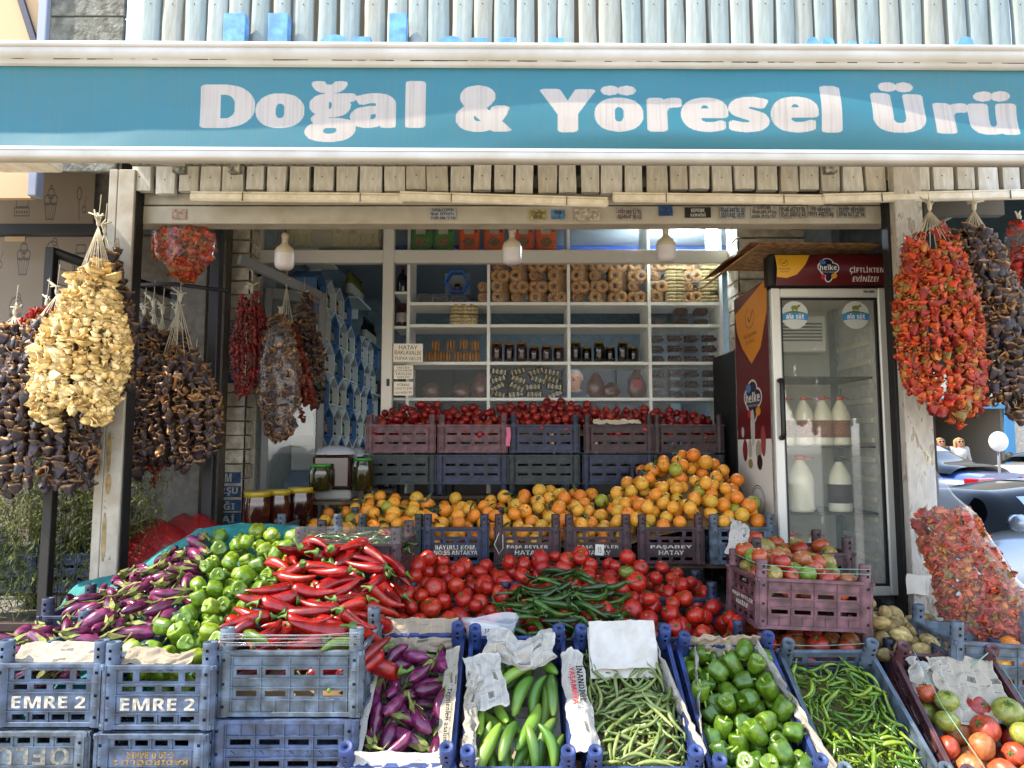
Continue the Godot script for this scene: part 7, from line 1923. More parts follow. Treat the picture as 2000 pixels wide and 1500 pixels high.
# ------------------------------------------------------------------ tomatoes, long peppers, oranges
func build_middle_rows():
	var d = 2.80
	var names = ["navy crate of ripe tomatoes left of the long green peppers", "dark green crate under the long green peppers", "navy crate of ripe tomatoes right of the long green peppers"]
	for k in 3:
		var x = [-0.235, 0.215, 0.672][k]
		crate(["navy", "green", "navy"][k], names[k], Vector3(x, 0.625, -d - 0.1675), {})
	stand("crate_stand", "wooden stand under the ripe tomato crates", -0.47, 0.95, -2.78, -3.3, 0.624, 0.0)
	for k in 3: crate("navy", "navy crate behind the ripe tomatoes, %s" % ["left", "middle", "right"][k], Vector3(-0.235 + k * 0.455, 0.70, -3.33), {"group": "crates behind the ripe tomatoes"})
	stand("crate_stand", "second wooden stand behind the ripe tomato crates", -0.47, 0.95, -3.16, -3.39, 0.699, 0.0)
	var tt = func(x, z):
		var k = -z - 2.80
		return 0.835 + clamp(k, 0.0, 0.62) * 0.33 + 0.015 * sin(x * 9.0) - 0.10 * smoothstep(0.55, 0.95, x) * clamp(k * 2.0, 0.0, 1.0)
	var tb = func(x, z): return tt.call(x, z) - 0.12
	var pr = tomatoes(0.044, [Color(0.71, 0.13, 0.08), Color(0.75, 0.17, 0.09), Color(0.67, 0.10, 0.07), Color(0.77, 0.21, 0.10), Color(0.70, 0.14, 0.09), Color(0.73, 0.15, 0.08)], "ripe_tomato")
	lining("crate_liner", "brown paper sheet under the ripe tomatoes", Vector2(-0.46, -3.5), Vector2(0.9, -2.82), tb, mat("liner_brown", Color(0.50, 0.40, 0.28), 0.9))
	scatter("ripe_tomato", "ripe red tomato", "tomato", "ripe tomatoes in the middle heap", pr, pile(240, Vector2(-0.46, -3.47), Vector2(0.90, -2.83), tt, tb, 0.040, 0.0, 31, {"vary": 0.28, "tries": 12}), Transform3D(), func(p): return (" left of the long green peppers" if p.x < 0.0 else (" right of the long green peppers" if p.x > 0.45 else " behind the long green peppers")) + (", front of the heap" if p.z > -3.05 else ", back of the heap"))
	var gt = tomatoes(0.036, [Color(0.45, 0.48, 0.16)], "green_tomato")
	scatter("green_tomato", "single green tomato among the ripe red ones", "tomato", "", gt, [Transform3D(Basis(), at(1224, 1117, 3.25))])
	# long green peppers in front of them
	pr = long_peppers(0.18, 0.0165, [Color(0.15, 0.27, 0.06), Color(0.19, 0.32, 0.07), Color(0.23, 0.37, 0.09), Color(0.11, 0.21, 0.05)], "long_green", 0.035, Color(0.24, 0.34, 0.12), 0.5)
	var gb = func(x, z): return tt.call(x, z) + 0.0 - 0.035
	scatter("long_green_pepper", "long dark green pepper heaped between the ripe tomatoes", "pepper", "long green peppers", pr, pile(85, Vector2(-0.02, -3.1), Vector2(0.47, -2.8), func(x, z): return tt.call(x, z) + 0.075 * cos((x - 0.22) * 5.0), gb, 0.0155, 0.072, 32, {"vary": 0.2, "tries": 10, "yaw": 0.0, "spread": 65.0}))
	# plastic bag and white paper at the crate's front edge
	var st = S(); var bp = at(957, 1228, 2.74)
	grid(st, 22, 10, func(u, v):
		var a = u * TAU; var w = 0.105 * (0.75 + 0.3 * v) * (1.0 + 0.12 * nz(Vector3(cos(a) * 2, v * 2, sin(a) * 2), 80.0))
		return bp + Vector3(cos(a) * w, v * 0.085 - 0.045 + 0.012 * sin(a * 2.0) * v, -sin(a) * w * 0.5))
	solo("carrier_bag", "open clear carrier bag at the front of the ripe tomatoes", "bag", st, mat("bag_clear", Color(0.82, 0.83, 0.84), 0.15, {"alpha": 0.4}))
	letters("T-SHIRT BAG", 0.075, 0.016, mat("bag_ink", Color(0.1, 0.12, 0.12), 0.6), self_thing("bag_print", "dark lettering printed on the clear carrier bag", T(bp.x + 0.02, bp.y + 0.005, bp.z + 0.056)), Transform3D(), bold)
	solo("white_paper", "folded white paper lying in the clear carrier bag", "paper", bx(Vector3.ZERO, Vector3(0.11, 0.002, 0.06)), mat("paper_white", Color(), 0.8), Transform3D(Rx(40) * Rz(-14), bp + Vector3(-0.02, -0.005, 0.0)))
	# wrapped maroon crate of mixed hot peppers
	var wc = at(680, 1062, 3.02)
	var c = crate("plum", "maroon crate of green and red hot peppers wrapped in clear film", Vector3(wc.x, wc.y - 0.19, -3.02 - 0.1675), {"basis": Ry(-3)})
	stand("crate_stand", "small wooden stand under the film wrapped crate", wc.x - 0.22, wc.x + 0.22, -3.04, -3.34, wc.y - 0.191, 0.0)
	pr = tiny_pods(0.12, 0.011, [Color(0.12, 0.22, 0.05), Color(0.18, 0.28, 0.08), Color(0.50, 0.12, 0.05), Color(0.26, 0.34, 0.13), Color(0.10, 0.18, 0.05)], "mixed_hot")
	scatter("mixed_hot_pepper", "green or red thin pepper in the film wrapped maroon crate", "pepper", "hot peppers under film", pr, pile(85, Vector2(-0.2, -0.14), Vector2(0.2, 0.14), func(_x, _z): return 0.225, func(_x, _z): return 0.13, 0.011, 0.05, 33, {"spread": 40.0, "tries": 8}), crate_top(c, false))
	lining("crate_liner", "brown paper sheet under the film wrapped hot peppers", Vector2(-0.2, -0.14), Vector2(0.2, 0.14), func(_x, _z): return 0.13, mats["liner_brown"], crate_top(c, false), 4)
	st = S()
	grid(st, 12, 6, func(u, v): return c.transform * Vector3(lerp(-0.232, 0.232, u), 0.19 + 0.07 * v + 0.004 * nz(Vector3(u * 8, v * 6, 0), 90.0), 0.17))
	grid(st, 6, 6, func(u, v): return c.transform * Vector3(0.232, 0.19 + 0.07 * v, lerp(0.17, -0.17, u)))
	solo("stretch_film", "clear film stretched round the maroon hot pepper crate", "film", st, mat("film_wide", Color(0.85, 0.86, 0.86), 0.08, {"alpha": 0.04, "spec": 0.3}))
	# crates of oranges
	var D = 3.74
	var y = at(1000, 1030, D).y - 0.19
	var tx = [[], ["PAŞA BEYLER", "HATAY"], ["PAŞA BEYLER", "HATAY"], ["PAŞABEY", "HATAY"], []]
	var k = 0
	for e in [[890, "navy", "navy orange crate marked BAYIRLI KOM NO:55 ANTAKYA"], [1030, "plum", "maroon orange crate marked PAŞA BEYLER HATAY with a string loop"], [1168, "plum", "maroon orange crate marked PAŞA BEYLER HATAY with a paper price"], [1311, "plum", "maroon orange crate marked PAŞABEY HATAY"], [1452, "slate", "blue grey orange crate beside the fridge"]]:
		var t2 = ["BAYIRLI KOM.", "NO:55 ANTAKYA"] if k == 0 else tx[k]
		crate(e[1], e[2], Vector3(at(e[0], 1030, D).x, y, -D - 0.23), {"end_front": true, "text": t2, "tw": 0.9, "tw2": 0.95 if k == 0 else 0.55, "th": 0.042, "W": 0.348})
		k += 1
	for e in [[800, "green", "dark green orange crate with a tied corner, partly hidden"], [640, "slate", "grey orange crate behind the film wrapped crate"]]:
		crate(e[1], e[2], Vector3(at(e[0] - 40, 1030, D).x, y, -D - 0.23 - 0.02), {"end_front": true, "W": 0.348})
	stand("crate_stand", "long wooden stand under the orange crates", -1.12, 1.38, -3.76, -4.3, y - 0.002, DECK)
	mats["slate"] = mats["plastic_slate"]
	var ot = func(x, z):
		var dd = -z
		var a = 1.155 + clamp((dd - 3.76) * (0.26 if x > 0.0 else 0.2), 0.0, 0.16) + 0.012 * sin(x * 7.0) - 0.05 * smoothstep(-0.75, -1.1, x)
		var m = 1.575 - 0.60 * Vector2((x - 1.02) * (0.95 if x < 1.02 else 0.75), (dd - 4.35) * 0.9).length()
		return max(a, m)
	var ob = func(x, z): return ot.call(x, z) - 0.15
	# boxes carry the high mound behind
	for q in 3: crate("navy", "navy crate hidden under the orange mound, %s" % ["lower left", "lower right", "upper"][q], [Vector3(0.72, y + 0.02, -4.44), Vector3(1.18, y + 0.02, -4.44), Vector3(0.98, y + 0.215, -4.44)][q], {"group": "crates under the oranges"})
	lining("crate_liner", "brown paper sheet under the oranges", Vector2(-1.2, -4.5), Vector2(1.37, -3.78), ob, mats["liner_brown"], Transform3D(), 30)
	pr = oranges(0.0395)
	var xf = pile(345, Vector2(-1.16, -4.46), Vector2(1.36, -3.79), ot, ob, 0.0385, 0.0, 34, {"vary": 0.12, "tries": 12, "inside": func(x, z): return not (x > 1.33 and z < -3.84)})
	var ripe = []; var green = []
	for q in xf: (green if rng.randf() < 0.07 else ripe).append(q)
	scatter("orange", "ripe orange", "orange", "oranges", pr.slice(0, 5), ripe, Transform3D(), func(p): return " on the high mound beside the fridge" if p.y > 1.36 else (" over the crates left of the navy one" if p.x < -0.45 else (" over the navy crate" if p.x < -0.12 else (" over the first maroon crate" if p.x < 0.27 else (" over the middle maroon crate" if p.x < 0.65 else " over the crates nearest the fridge")))) + (", front" if p.z > -3.95 else ", behind"))
	scatter("greenish_orange", "greenish unripe orange among the ripe ones", "orange", "greenish oranges", [pr[5]], green)
	st = S(); var sp = at(975, 1040, 3.725)
	tube(st, [sp, sp + Vector3(-0.025, -0.06, 0.004), sp + Vector3(0.0, -0.11, 0.006), sp + Vector3(0.02, -0.08, 0.004), sp + Vector3(0.018, -0.01, 0.002)], 0.002, 5)
	solo("string_loop", "loop of pale string hanging on a maroon orange crate", "string", st, mat("string_white", Color(0.72, 0.69, 0.6), 0.8))
	var pn = thing("price_paper", "small white paper numbered 15 on the middle orange crate", "paper", at(1171, 1074, 3.722), "", Rz(-3))
	part("sheet", bx(Vector3.ZERO, Vector3(0.045, 0.055, 0.001)), mat("paper_white", Color(), 0.8), pn); letters("15", 0.02, 0.028, mat("ink", Color(), 0.8), pn, T(0, 0, 0.001), plain)

# ------------------------------------------------------------------ tomatoes at the back
func build_back_row():
	var D = 4.6
	var rim = at(1000, 829, D).y
	var k = 0
	var cols = ["rose", "rose", "navy", "plum", "plum"]
	var low = ["green", "navy", "green", "navy", "navy"]
	var ord = ["first from the left", "second from the left", "third from the left", "fourth from the left", "fifth from the left"]
	for px in [782, 923, 1064, 1209, 1346]:
		var x = at(px, 829, D).x
		crate(cols[k], "crate of small red tomatoes on the back stack, %s" % ord[k], Vector3(x, rim - 0.182, -D - 0.165), {"L": 0.455, "W": 0.33, "H": 0.182, "ticks": k == 2, "group": "upper crates of the back stack"})
		crate(low[k], "dark crate under the back tomato crates, %s" % ord[k], Vector3(x - 0.005, rim - 0.385, -D - 0.165), {"L": 0.465, "W": 0.33, "H": 0.19, "inverted": true, "group": "lower crates of the back stack"})
		k += 1
	stand("crate_stand", "tall wooden stand under the back tomato crates", at(712, 829, D).x, at(1412, 829, D).x, -D - 0.02, -D - 0.31, rim - 0.46, DECK)
	var tt = func(x, z):
		var dd = -z - D
		return rim + 0.01 + clamp(dd, 0.0, 0.3) * 0.5 + 0.02 * sin(x * 6.0) - 0.07 * smoothstep(0.95, 1.3, x) - 0.07 * smoothstep(-0.65, -0.92, x)
	var tb = func(x, z): return tt.call(x, z) - 0.10
	var x0 = at(722, 829, D).x; var x1 = at(1402, 829, D).x
	lining("crate_liner", "brown paper sheet under the small red tomatoes", Vector2(x0, -D - 0.31), Vector2(x1, -D - 0.03), tb, mats["liner_brown"], Transform3D(), 20)
	var pr = tomatoes(0.032, [Color(0.56, 0.06, 0.05), Color(0.60, 0.08, 0.06), Color(0.51, 0.05, 0.05), Color(0.62, 0.13, 0.07), Color(0.54, 0.055, 0.05)], "small_tomato", 0.86)
	scatter("small_tomato", "small red tomato on the back row", "tomato", "small tomatoes at the back", pr, pile(285, Vector2(x0, -D - 0.31), Vector2(x1, -D - 0.03), tt, tb, 0.031, 0.0, 41, {"vary": 0.22, "tries": 12}), Transform3D(), func(p): return ", over the %s crate" % ord[clamp(int((p.x - x0) / (x1 - x0) * 5.0), 0, 4)].replace(" from the left", ""))
	var st = S(); crumpled(st, 0.30, 0.06, 0.012, 6.0, func(p, u, v): return p)
	solo("paper_strip", "cream paper sticking out of the fourth back crate", "paper", st, mat("paper_cream", Color(0.68, 0.64, 0.54), 0.8), Transform3D(Rx(-60), at(1205, 824, D - 0.01)))
	st = S(); crumpled(st, 0.03, 0.12, 0.008, 7.0, func(p, u, v): return p, 4, 8)
	solo("pink_tag", "pink plastic strip between the second and third back crates", "tag", st, mat("pink", Color(0.75, 0.35, 0.48), 0.5), T(at(993, 853, D).x, at(993, 853, D).y, -D + 0.012))

# ------------------------------------------------------------------ right side: half ripe crates, potatoes, blue crate
func build_right_side():
	var rc = at(1585, 1136, 2.76)
	var lo = crate("maroon", "maroon crate of half ripe tomatoes under the leaning maroon crate", Vector3(rc.x + 0.01, rc.y - 0.445, -2.76 - 0.1675), {"text": ["PAŞA BEYLER", "HATAY"], "basis": Ry(3)})
	var up = crate("rose", "leaning maroon crate of half ripe tomatoes tied with twine", Vector3(rc.x, rc.y - 0.185, -2.76 - 0.1675), {"text": ["PAŞA BEYLER", "HATAY"], "basis": Ry(3) * Rz(-3.0), "tw2": 0.55})
	var bk = crate("plum", "dark maroon crate marked PAŞABEY HATAY behind the leaning crate", Vector3(rc.x + 0.12, rc.y - 0.14, -3.3), {"text": ["PAŞABEY", "HATAY"], "basis": Ry(3), "tw2": 0.55})
	stand("crate_stand", "wooden stand under the half ripe tomato crates", rc.x - 0.2, rc.x + 0.35, -2.8, -3.05, rc.y - 0.4465, 0.0)
	stand("crate_stand", "wooden stand under the dark maroon crate", rc.x - 0.1, rc.x + 0.35, -3.15, -3.39, rc.y - 0.142, 0.0)
	var pr = tomatoes(0.04, [Color(0.70, 0.31, 0.15), Color(0.62, 0.18, 0.11), Color(0.68, 0.40, 0.22), Color(0.70, 0.25, 0.12), Color(0.62, 0.54, 0.26), Color(0.44, 0.54, 0.16)], "mixed_tomato", 0.86)
	var b0 = func(_x, _z): return 0.10
	scatter("mixed_tomato", "half ripe tomato in the leaning maroon crate", "tomato", "tomatoes in the leaning crate", pr, pile(42, Vector2(-0.18, -0.12), Vector2(0.18, 0.12), func(x, z): return 0.245 - 0.12 * x + 0.1 * -z - 0.2 * x * x, b0, 0.038, 0.0, 51, {"vary": 0.16}), up.transform)
	lining("crate_liner", "brown paper sheet in the leaning maroon crate", Vector2(-0.19, -0.13), Vector2(0.19, 0.13), b0, mats["liner_brown"], up.transform, 4)
	scatter("mixed_tomato", "half ripe tomato in the lower maroon crate", "tomato", "tomatoes in the lower maroon crate", pr.slice(0, 4), pile(30, Vector2(-0.19, -0.12), Vector2(0.19, 0.14), func(x, z): return 0.245, b0, 0.036, 0.0, 52, {"vary": 0.12}), lo.transform)
	lining("crate_liner", "brown paper sheet in the lower maroon crate", Vector2(-0.19, -0.13), Vector2(0.19, 0.13), b0, mats["liner_brown"], lo.transform, 4)
	scatter("mixed_tomato", "half ripe tomato in the dark maroon crate behind", "tomato", "tomatoes in the dark maroon crate", pr, pile(24, Vector2(-0.18, -0.12), Vector2(0.18, 0.12), func(x, z): return 0.22, b0, 0.038, 0.0, 53, {}), bk.transform)
	lining("crate_liner", "brown paper sheet in the dark maroon crate", Vector2(-0.19, -0.13), Vector2(0.19, 0.13), b0, mats["liner_brown"], bk.transform, 4)
	sheet("newspaper_sheet", "newspaper strip hanging over the dark maroon crate's corner", Transform3D(Ry(20) * Rx(-50) * Rz(-35), at(1440, 1052, 3.2)), 0.09, 0.24, 0.01, 30.0, 1, func(p, u, v): return p + Vector3(0, 0, 0.03 * sin(v * 3.0)))
	var tw = mat("twine_green", Color(0.42, 0.58, 0.50), 0.7)
	var st = S()
	for y in [0.222, 0.24]: tube(st, [up.transform * Vector3(-0.21, y, 0.17), up.transform * Vector3(0, y - 0.006, 0.172), up.transform * Vector3(0.21, y, 0.17)], 0.0014, 4)
	tube(st, [up.transform * Vector3(-0.21, 0.235, 0.165), up.transform * Vector3(-0.22, 0.24, 0.0), up.transform * Vector3(-0.21, 0.235, -0.15), up.transform * Vector3(0.0, 0.232, -0.155), up.transform * Vector3(0.21, 0.235, -0.15)], 0.0016, 4)
	tube(st, [lo.transform * Vector3(-0.21, 0.215, 0.17), lo.transform * Vector3(0, 0.208, 0.172), lo.transform * Vector3(0.21, 0.215, 0.17)], 0.0016, 4)
	solo("twine", "pale green twine tied round the leaning maroon crate's posts", "twine", st, tw)
	# potatoes heaped in a crate against the step
	var pc = Vector3(1.67, 0.55, -2.98)
	var c = crate("navy", "dark crate under the potatoes beside the wooden step", pc, {"L": 0.46, "W": 0.335})
	stand("crate_stand", "low wooden stand under the potato crate", 1.44, 1.9, -2.83, -3.13, 0.549, 0.0)
	var pt = func(x, z): return 0.26 - 0.25 * x - 0.2 * z
	var pb = func(x, z): return pt.call(x, z) - 0.12
	scatter("potato", "brown potato heaped in front of the wooden step", "potato", "potatoes", potatoes(0.034), pile(150, Vector2(-0.22, -0.16), Vector2(0.34, 0.2), pt, pb, 0.034, 0.014, 54, {"vary": 0.2}), c.transform)
	lining("crate_liner", "brown paper sheet under the potatoes", Vector2(-0.21, -0.15), Vector2(0.34, 0.2), pb, mats["liner_brown"], c.transform, 6)
	# blue crate of oranges under the bag of dried peppers
	var bc = at(1960, 1255, 2.62)
	c = crate("slate", "grey blue crate with oranges at the right edge under the pepper bag", Vector3(bc.x + 0.06, bc.y - 0.21, -2.62 - 0.1675), {"H": 0.2, "basis": Ry(-4) * Rz(-3)})
	var lc = crate("navy", "navy crate below the right edge crate of oranges", Vector3(bc.x + 0.09, bc.y - 0.43, -2.6 - 0.1675), {"basis": Ry(-8), "H": 0.2})
	stand("crate_stand", "wooden stand under the right edge crates", bc.x - 0.12, bc.x + 0.3, -2.63, -2.93, bc.y - 0.432, 0.0)
	scatter("orange", "orange inside the grey blue crate at the right edge", "orange", "oranges in the right edge crate", oranges(0.04).slice(0, 3), pile(26, Vector2(-0.19, -0.13), Vector2(0.19, 0.13), func(_x, _z): return 0.17, func(_x, _z): return 0.008, 0.04, 0.0, 55, {}), c.transform)
	st = S(); tube(st, [at(1895, 1305, 2.45), at(1915, 1288, 2.44), at(1930, 1275, 2.43)], 0.0022, 5)
	solo("twine", "loose green twine end above the maroon tilted crate", "twine", st, tw)
# ------------------------------------------------------------------ strings of dried vegetables
func build_garlands():
	var yel = dried_cups("pale", 0.033, 0.028, [Color(0.82, 0.71, 0.48), Color(0.86, 0.77, 0.55), Color(0.78, 0.66, 0.42)], Color(0.80, 0.67, 0.42), 0.46, 10)
	var egg = dried_cups("dark", 0.029, 0.042, [Color(0.17, 0.13, 0.15), Color(0.13, 0.10, 0.11), Color(0.22, 0.17, 0.18), Color(0.26, 0.20, 0.18), Color(0.15, 0.12, 0.15)], Color(0.58, 0.43, 0.27), 0.32, 10)
	var red = dried_cups("red", 0.027, 0.035, [Color(0.60, 0.17, 0.07), Color(0.66, 0.27, 0.09), Color(0.50, 0.10, 0.07), Color(0.62, 0.37, 0.13), Color(0.66, 0.20, 0.08), Color(0.44, 0.36, 0.14)], Color(0.68, 0.34, 0.13), 0.5, 9)
	var red2 = dried_cups("brick", 0.024, 0.03, [Color(0.40, 0.12, 0.06), Color(0.46, 0.18, 0.07)], Color(0.42, 0.16, 0.08), 0.34, 5)
	var chi = dried_cups("chili", 0.017, 0.026, [Color(0.36, 0.05, 0.04), Color(0.44, 0.08, 0.05), Color(0.28, 0.03, 0.035)], Color(0.45, 0.14, 0.08), 0.3, 5)
	var scr = dried_cups("bright", 0.026, 0.032, [Color(0.66, 0.10, 0.07), Color(0.70, 0.20, 0.08)], Color(0.6, 0.16, 0.08), 0.34, 5)
	var X = func(px, d): return at(px, 700, d).x
	var Y = func(py, d): return at(1000, py, d).y
	var K = func(px, py, d): return at(px, py, d)
	var M = func(w, d): return w / 1387.0 * d
	# left group
	garland("pale yellow dried courgette garland hanging in the sun at the left post", K.call(193, 425, 3.12), Y.call(545, 3.12), Y.call(880, 3.12), [M.call(36, 3.1), M.call(84, 3.1), M.call(62, 3.1)], yel, 0.0195, 21, "garlands", 61, {"lean": -M.call(38, 3.1), "ragged": 0.3, "gape": 0.22, "taper": 0.3, "early": 0.1})
	garland("dark dried aubergine garland right behind the yellow one at the post", K.call(205, 440, 3.30), Y.call(490, 3.3), Y.call(815, 3.3), [M.call(26, 3.3), M.call(44, 3.3), M.call(32, 3.3)], egg, 0.030, 12, "garlands", 62, {"lean": M.call(34, 3.3)})
	garland("large dark dried aubergine garland left of the yellow one", K.call(112, 560, 3.32), Y.call(640, 3.32), Y.call(985, 3.32), [M.call(50, 3.3), M.call(100, 3.3), M.call(98, 3.3)], egg, 0.030, 23, "garlands", 63, {"lean": -M.call(18, 3.3), "ragged": 0.12, "taper": 0.4})
	garland("dark dried aubergine garland hanging at the far left edge", K.call(30, 600, 3.34), Y.call(655, 3.34), Y.call(965, 3.34), [M.call(40, 3.3), M.call(62, 3.3), M.call(60, 3.3)], egg, 0.030, 15, "garlands", 64, {"lean": -M.call(10, 3.3)})
	garland("bright red dried pepper garland at the far left edge", K.call(92, 585, 3.45), Y.call(610, 3.45), Y.call(720, 3.45), [M.call(24, 3.4), M.call(50, 3.4), M.call(44, 3.4)], scr, 0.03, 10, "garlands", 65, {"lean": -M.call(62, 3.4)})
	# cluster behind the left post
	var n = ["leftmost", "second", "third", "fourth", "rightmost"]
	var i = 0
	for e in [[282, 600, 640, 955, 40, 0], [300, 585, 660, 940, 46, 10], [345, 600, 655, 930, 52, 12], [352, 575, 690, 945, 62, 38], [382, 700, 715, 905, 42, 14]]:
		garland("dark dried aubergine garland in the shaded cluster, %s from the post" % n[i], K.call(e[0], e[1], 3.72 + 0.05 * (i % 3)), Y.call(e[2], 3.75), Y.call(e[3], 3.75), [M.call(e[4] * 0.5, 3.75), M.call(e[4], 3.75), M.call(e[4] * 0.8, 3.75)], egg, 0.030, 13 + i % 3, "garlands", 70 + i, {"lean": M.call(e[5], 3.75)})
		i += 1
	i = 0
	for e in [[300, 620, 680, 955, 30, 0], [318, 600, 700, 960, 28, 6]]:
		garland("brick red dried pepper garland behind the shaded cluster, %s" % ["left one", "right one"][i], K.call(e[0], e[1], 3.86), Y.call(e[2], 3.86), Y.call(e[3], 3.86), [M.call(e[4] * 0.7, 3.8), M.call(e[4], 3.8), M.call(e[4], 3.8)], red2, 0.030, 8, "garlands", 80 + i, {})
		i += 1
	var st = S()
	tube(st, [Vector3(X.call(232, 3.7), Y.call(555, 3.7), -3.72), Vector3(X.call(330, 3.7), Y.call(552, 3.7), -3.74), Vector3(X.call(425, 3.8), Y.call(560, 3.8), -3.9)], 0.011, 8)
	solo("hanging_rail", "dark metal rail carrying the shaded aubergine garlands", "rail", st, mat("frame_dark", Color(), 0.5))
	# inside the doorway
	garland("long dark red dried chili strings hanging beside the doorway", K.call(492, 560, 4.25), Y.call(585, 4.25), Y.call(800, 4.25), [M.call(20, 4.25), M.call(33, 4.25), M.call(24, 4.25)], chi, 0.0165, 16, "garlands", 90, {"ragged": 0.3, "gape": 0.05})
	garland("dark red dried pepper strings behind the bag in the doorway", K.call(560, 545, 4.5), Y.call(625, 4.5), Y.call(830, 4.5), [M.call(12, 4.5), M.call(22, 4.5), M.call(26, 4.5)], red2, 0.024, 9, "garlands", 91, {"lean": M.call(45, 4.5)})
	garland("black dried aubergine string at the right of the doorway", K.call(594, 572, 4.6), Y.call(590, 4.6), Y.call(830, 4.6), [M.call(12, 4.6), M.call(26, 4.6), M.call(22, 4.6)], egg, 0.030, 10, "garlands", 92, {"lean": M.call(22, 4.6)})
	st = S(true); var ra = at(468, 505, 4.2); var rb = at(625, 578, 4.75)
	box(st, (ra + rb) / 2, Vector3(0.03, 0.06, ra.distance_to(rb)), Basis.looking_at(rb - ra), 0.003)
	solo("hanging_rail", "grey metal bar in the doorway carrying dried strings", "rail", st, mats["door_grey"])
	# right group
	garland("orange red dried pepper garland hanging at the right post", K.call(1815, 395, 3.2), Y.call(468, 3.2), Y.call(852, 3.2), [M.call(48, 3.2), M.call(78, 3.2), M.call(66, 3.2)], red, 0.025, 22, "garlands", 95, {"ragged": 0.14, "gape": 0.22, "lean": M.call(8, 3.2)})
	garland("dark dried aubergine garland right of the red one", K.call(1902, 395, 3.25), Y.call(462, 3.25), Y.call(868, 3.25), [M.call(34, 3.2), M.call(68, 3.2), M.call(62, 3.2)], egg, 0.030, 20, "garlands", 96, {"lean": M.call(50, 3.2), "gape": 0.2})
	garland("red dried pepper garland in clear plastic at the right edge", K.call(2010, 420, 3.4), Y.call(455, 3.4), Y.call(830, 3.4), [M.call(30, 3.4), M.call(40, 3.4), M.call(36, 3.4)], scr, 0.03, 9, "garlands", 97, {})
	# bags
	pepper_bag("clear bag of dried red peppers hung under the beam at the left", red, at(358, 436, 3.6), [[0.0, 0.16], [-0.10, 0.165], [-0.18, 0.155], [-0.24, 0.09], [-0.30, 0.03]], 0.075, 0.03, 101, 260)
	pepper_bag("tall clear bag of dried black aubergines in the doorway", egg, at(548, 615, 4.2), [[0.0, 0.03], [-0.12, 0.09], [-0.35, 0.125], [-0.55, 0.12], [-0.68, 0.09], [-0.755, 0.03]], 0.08, 0.02, 102, 300)
	pepper_bag("big clear bag of dried red peppers tied to the right post", red, at(1812, 905, 3.0), [[0.0, 0.015], [-0.10, 0.06], [-0.25, 0.135], [-0.42, 0.17], [-0.58, 0.22], [-0.69, 0.25], [-0.745, 0.20]], 0.10, 0.30, 103, 640, 0.19)
	pepper_bag("small clear plastic hood over the red garland at the right edge", scr, at(1990, 432, 3.36), [[0.0, 0.02], [-0.06, 0.06], [-0.16, 0.075], [-0.2, 0.06]], 0.06, 0.0, 104, 12)

# rings: [height, half width]; lean shifts the lower end sideways
func pepper_bag(label: String, protos: Array, top: Vector3, rings: Array, depth: float, lean: float, sd: int, count: int, empty := 0.0):
	var g := RandomNumberGenerator.new(); g.seed = sd
	var t = thing("clear_bag", label, "bag", top)
	var low = rings[rings.size() - 1][0]
	var prof = func(y):
		for i in rings.size() - 1:
			if y <= rings[i][0] and y >= rings[i + 1][0]:
				return lerp(float(rings[i][1]), float(rings[i + 1][1]), smoothstep(0.0, 1.0, (y - rings[i][0]) / (rings[i + 1][0] - rings[i][0])))
		return rings[rings.size() - 1][1]
	var st = S()
	grid(st, 28, 22, func(u, v):
		var y = low * (1.0 - v); var a = -u * TAU
		var w = prof.call(y); var s = pow(y / low, 1.4)
		var wr = 1.0 + 0.10 * nz(Vector3(cos(a) * 2.5 + sd, y * 6.0, sin(a) * 2.5), 90.0) + 0.035 * sin(a * 9.0 + y * 8.0) * (1.0 - 0.5 * y / low)
		return Vector3(w * cos(a) * wr + lean * s, y, min(w, depth) * sin(a) * wr))
	part("film", st, mat("bag_film", Color(0.88, 0.87, 0.86), 0.12, {"alpha": 0.04, "spec": 0.35}), t)
	st = S()
	for k in 5: tube(st, [Vector3(0, -0.01, 0), Vector3(g.randf_range(-0.01, 0.01), 0.02, g.randf_range(-0.01, 0.01)), Vector3(g.randf_range(-0.02, 0.02), 0.05, g.randf_range(-0.015, 0.015))], 0.004, 4)
	part("tie", st, mats["string_white"], t)
	var more := SurfaceTool.new()
	for k in count:
		var y = lerp(low * 0.97, -empty, pow(g.randf(), 1.25)); var a = g.randf() * TAU; var w = prof.call(y) * 0.88
		var q = sqrt(g.randf_range(0.6, 1.0)); var s = pow(y / low, 1.4)
		if g.randf() < 0.6: a = g.randf_range(0.15, PI - 0.15)
		var n = protos[g.randi() % protos.size()]
		var xf = Transform3D(Basis.from_euler(Vector3(g.randf() * TAU, g.randf() * TAU, g.randf() * TAU)).scaled_local(Vector3.ONE * g.randf_range(0.9, 1.2)), Vector3(w * cos(a) * q + lean * s, y, min(w, depth * 0.85) * sin(a) * q))
		if k < 300:
			n = n.duplicate(); n.name = "dried_piece"; t.add_child(n, true); n.transform = xf
		else: more.append_from(n.mesh, 0, xf)
	if count > 300: part("dried_pieces", more.commit(), protos[0].material_override, t).set_meta("kind", "stuff")

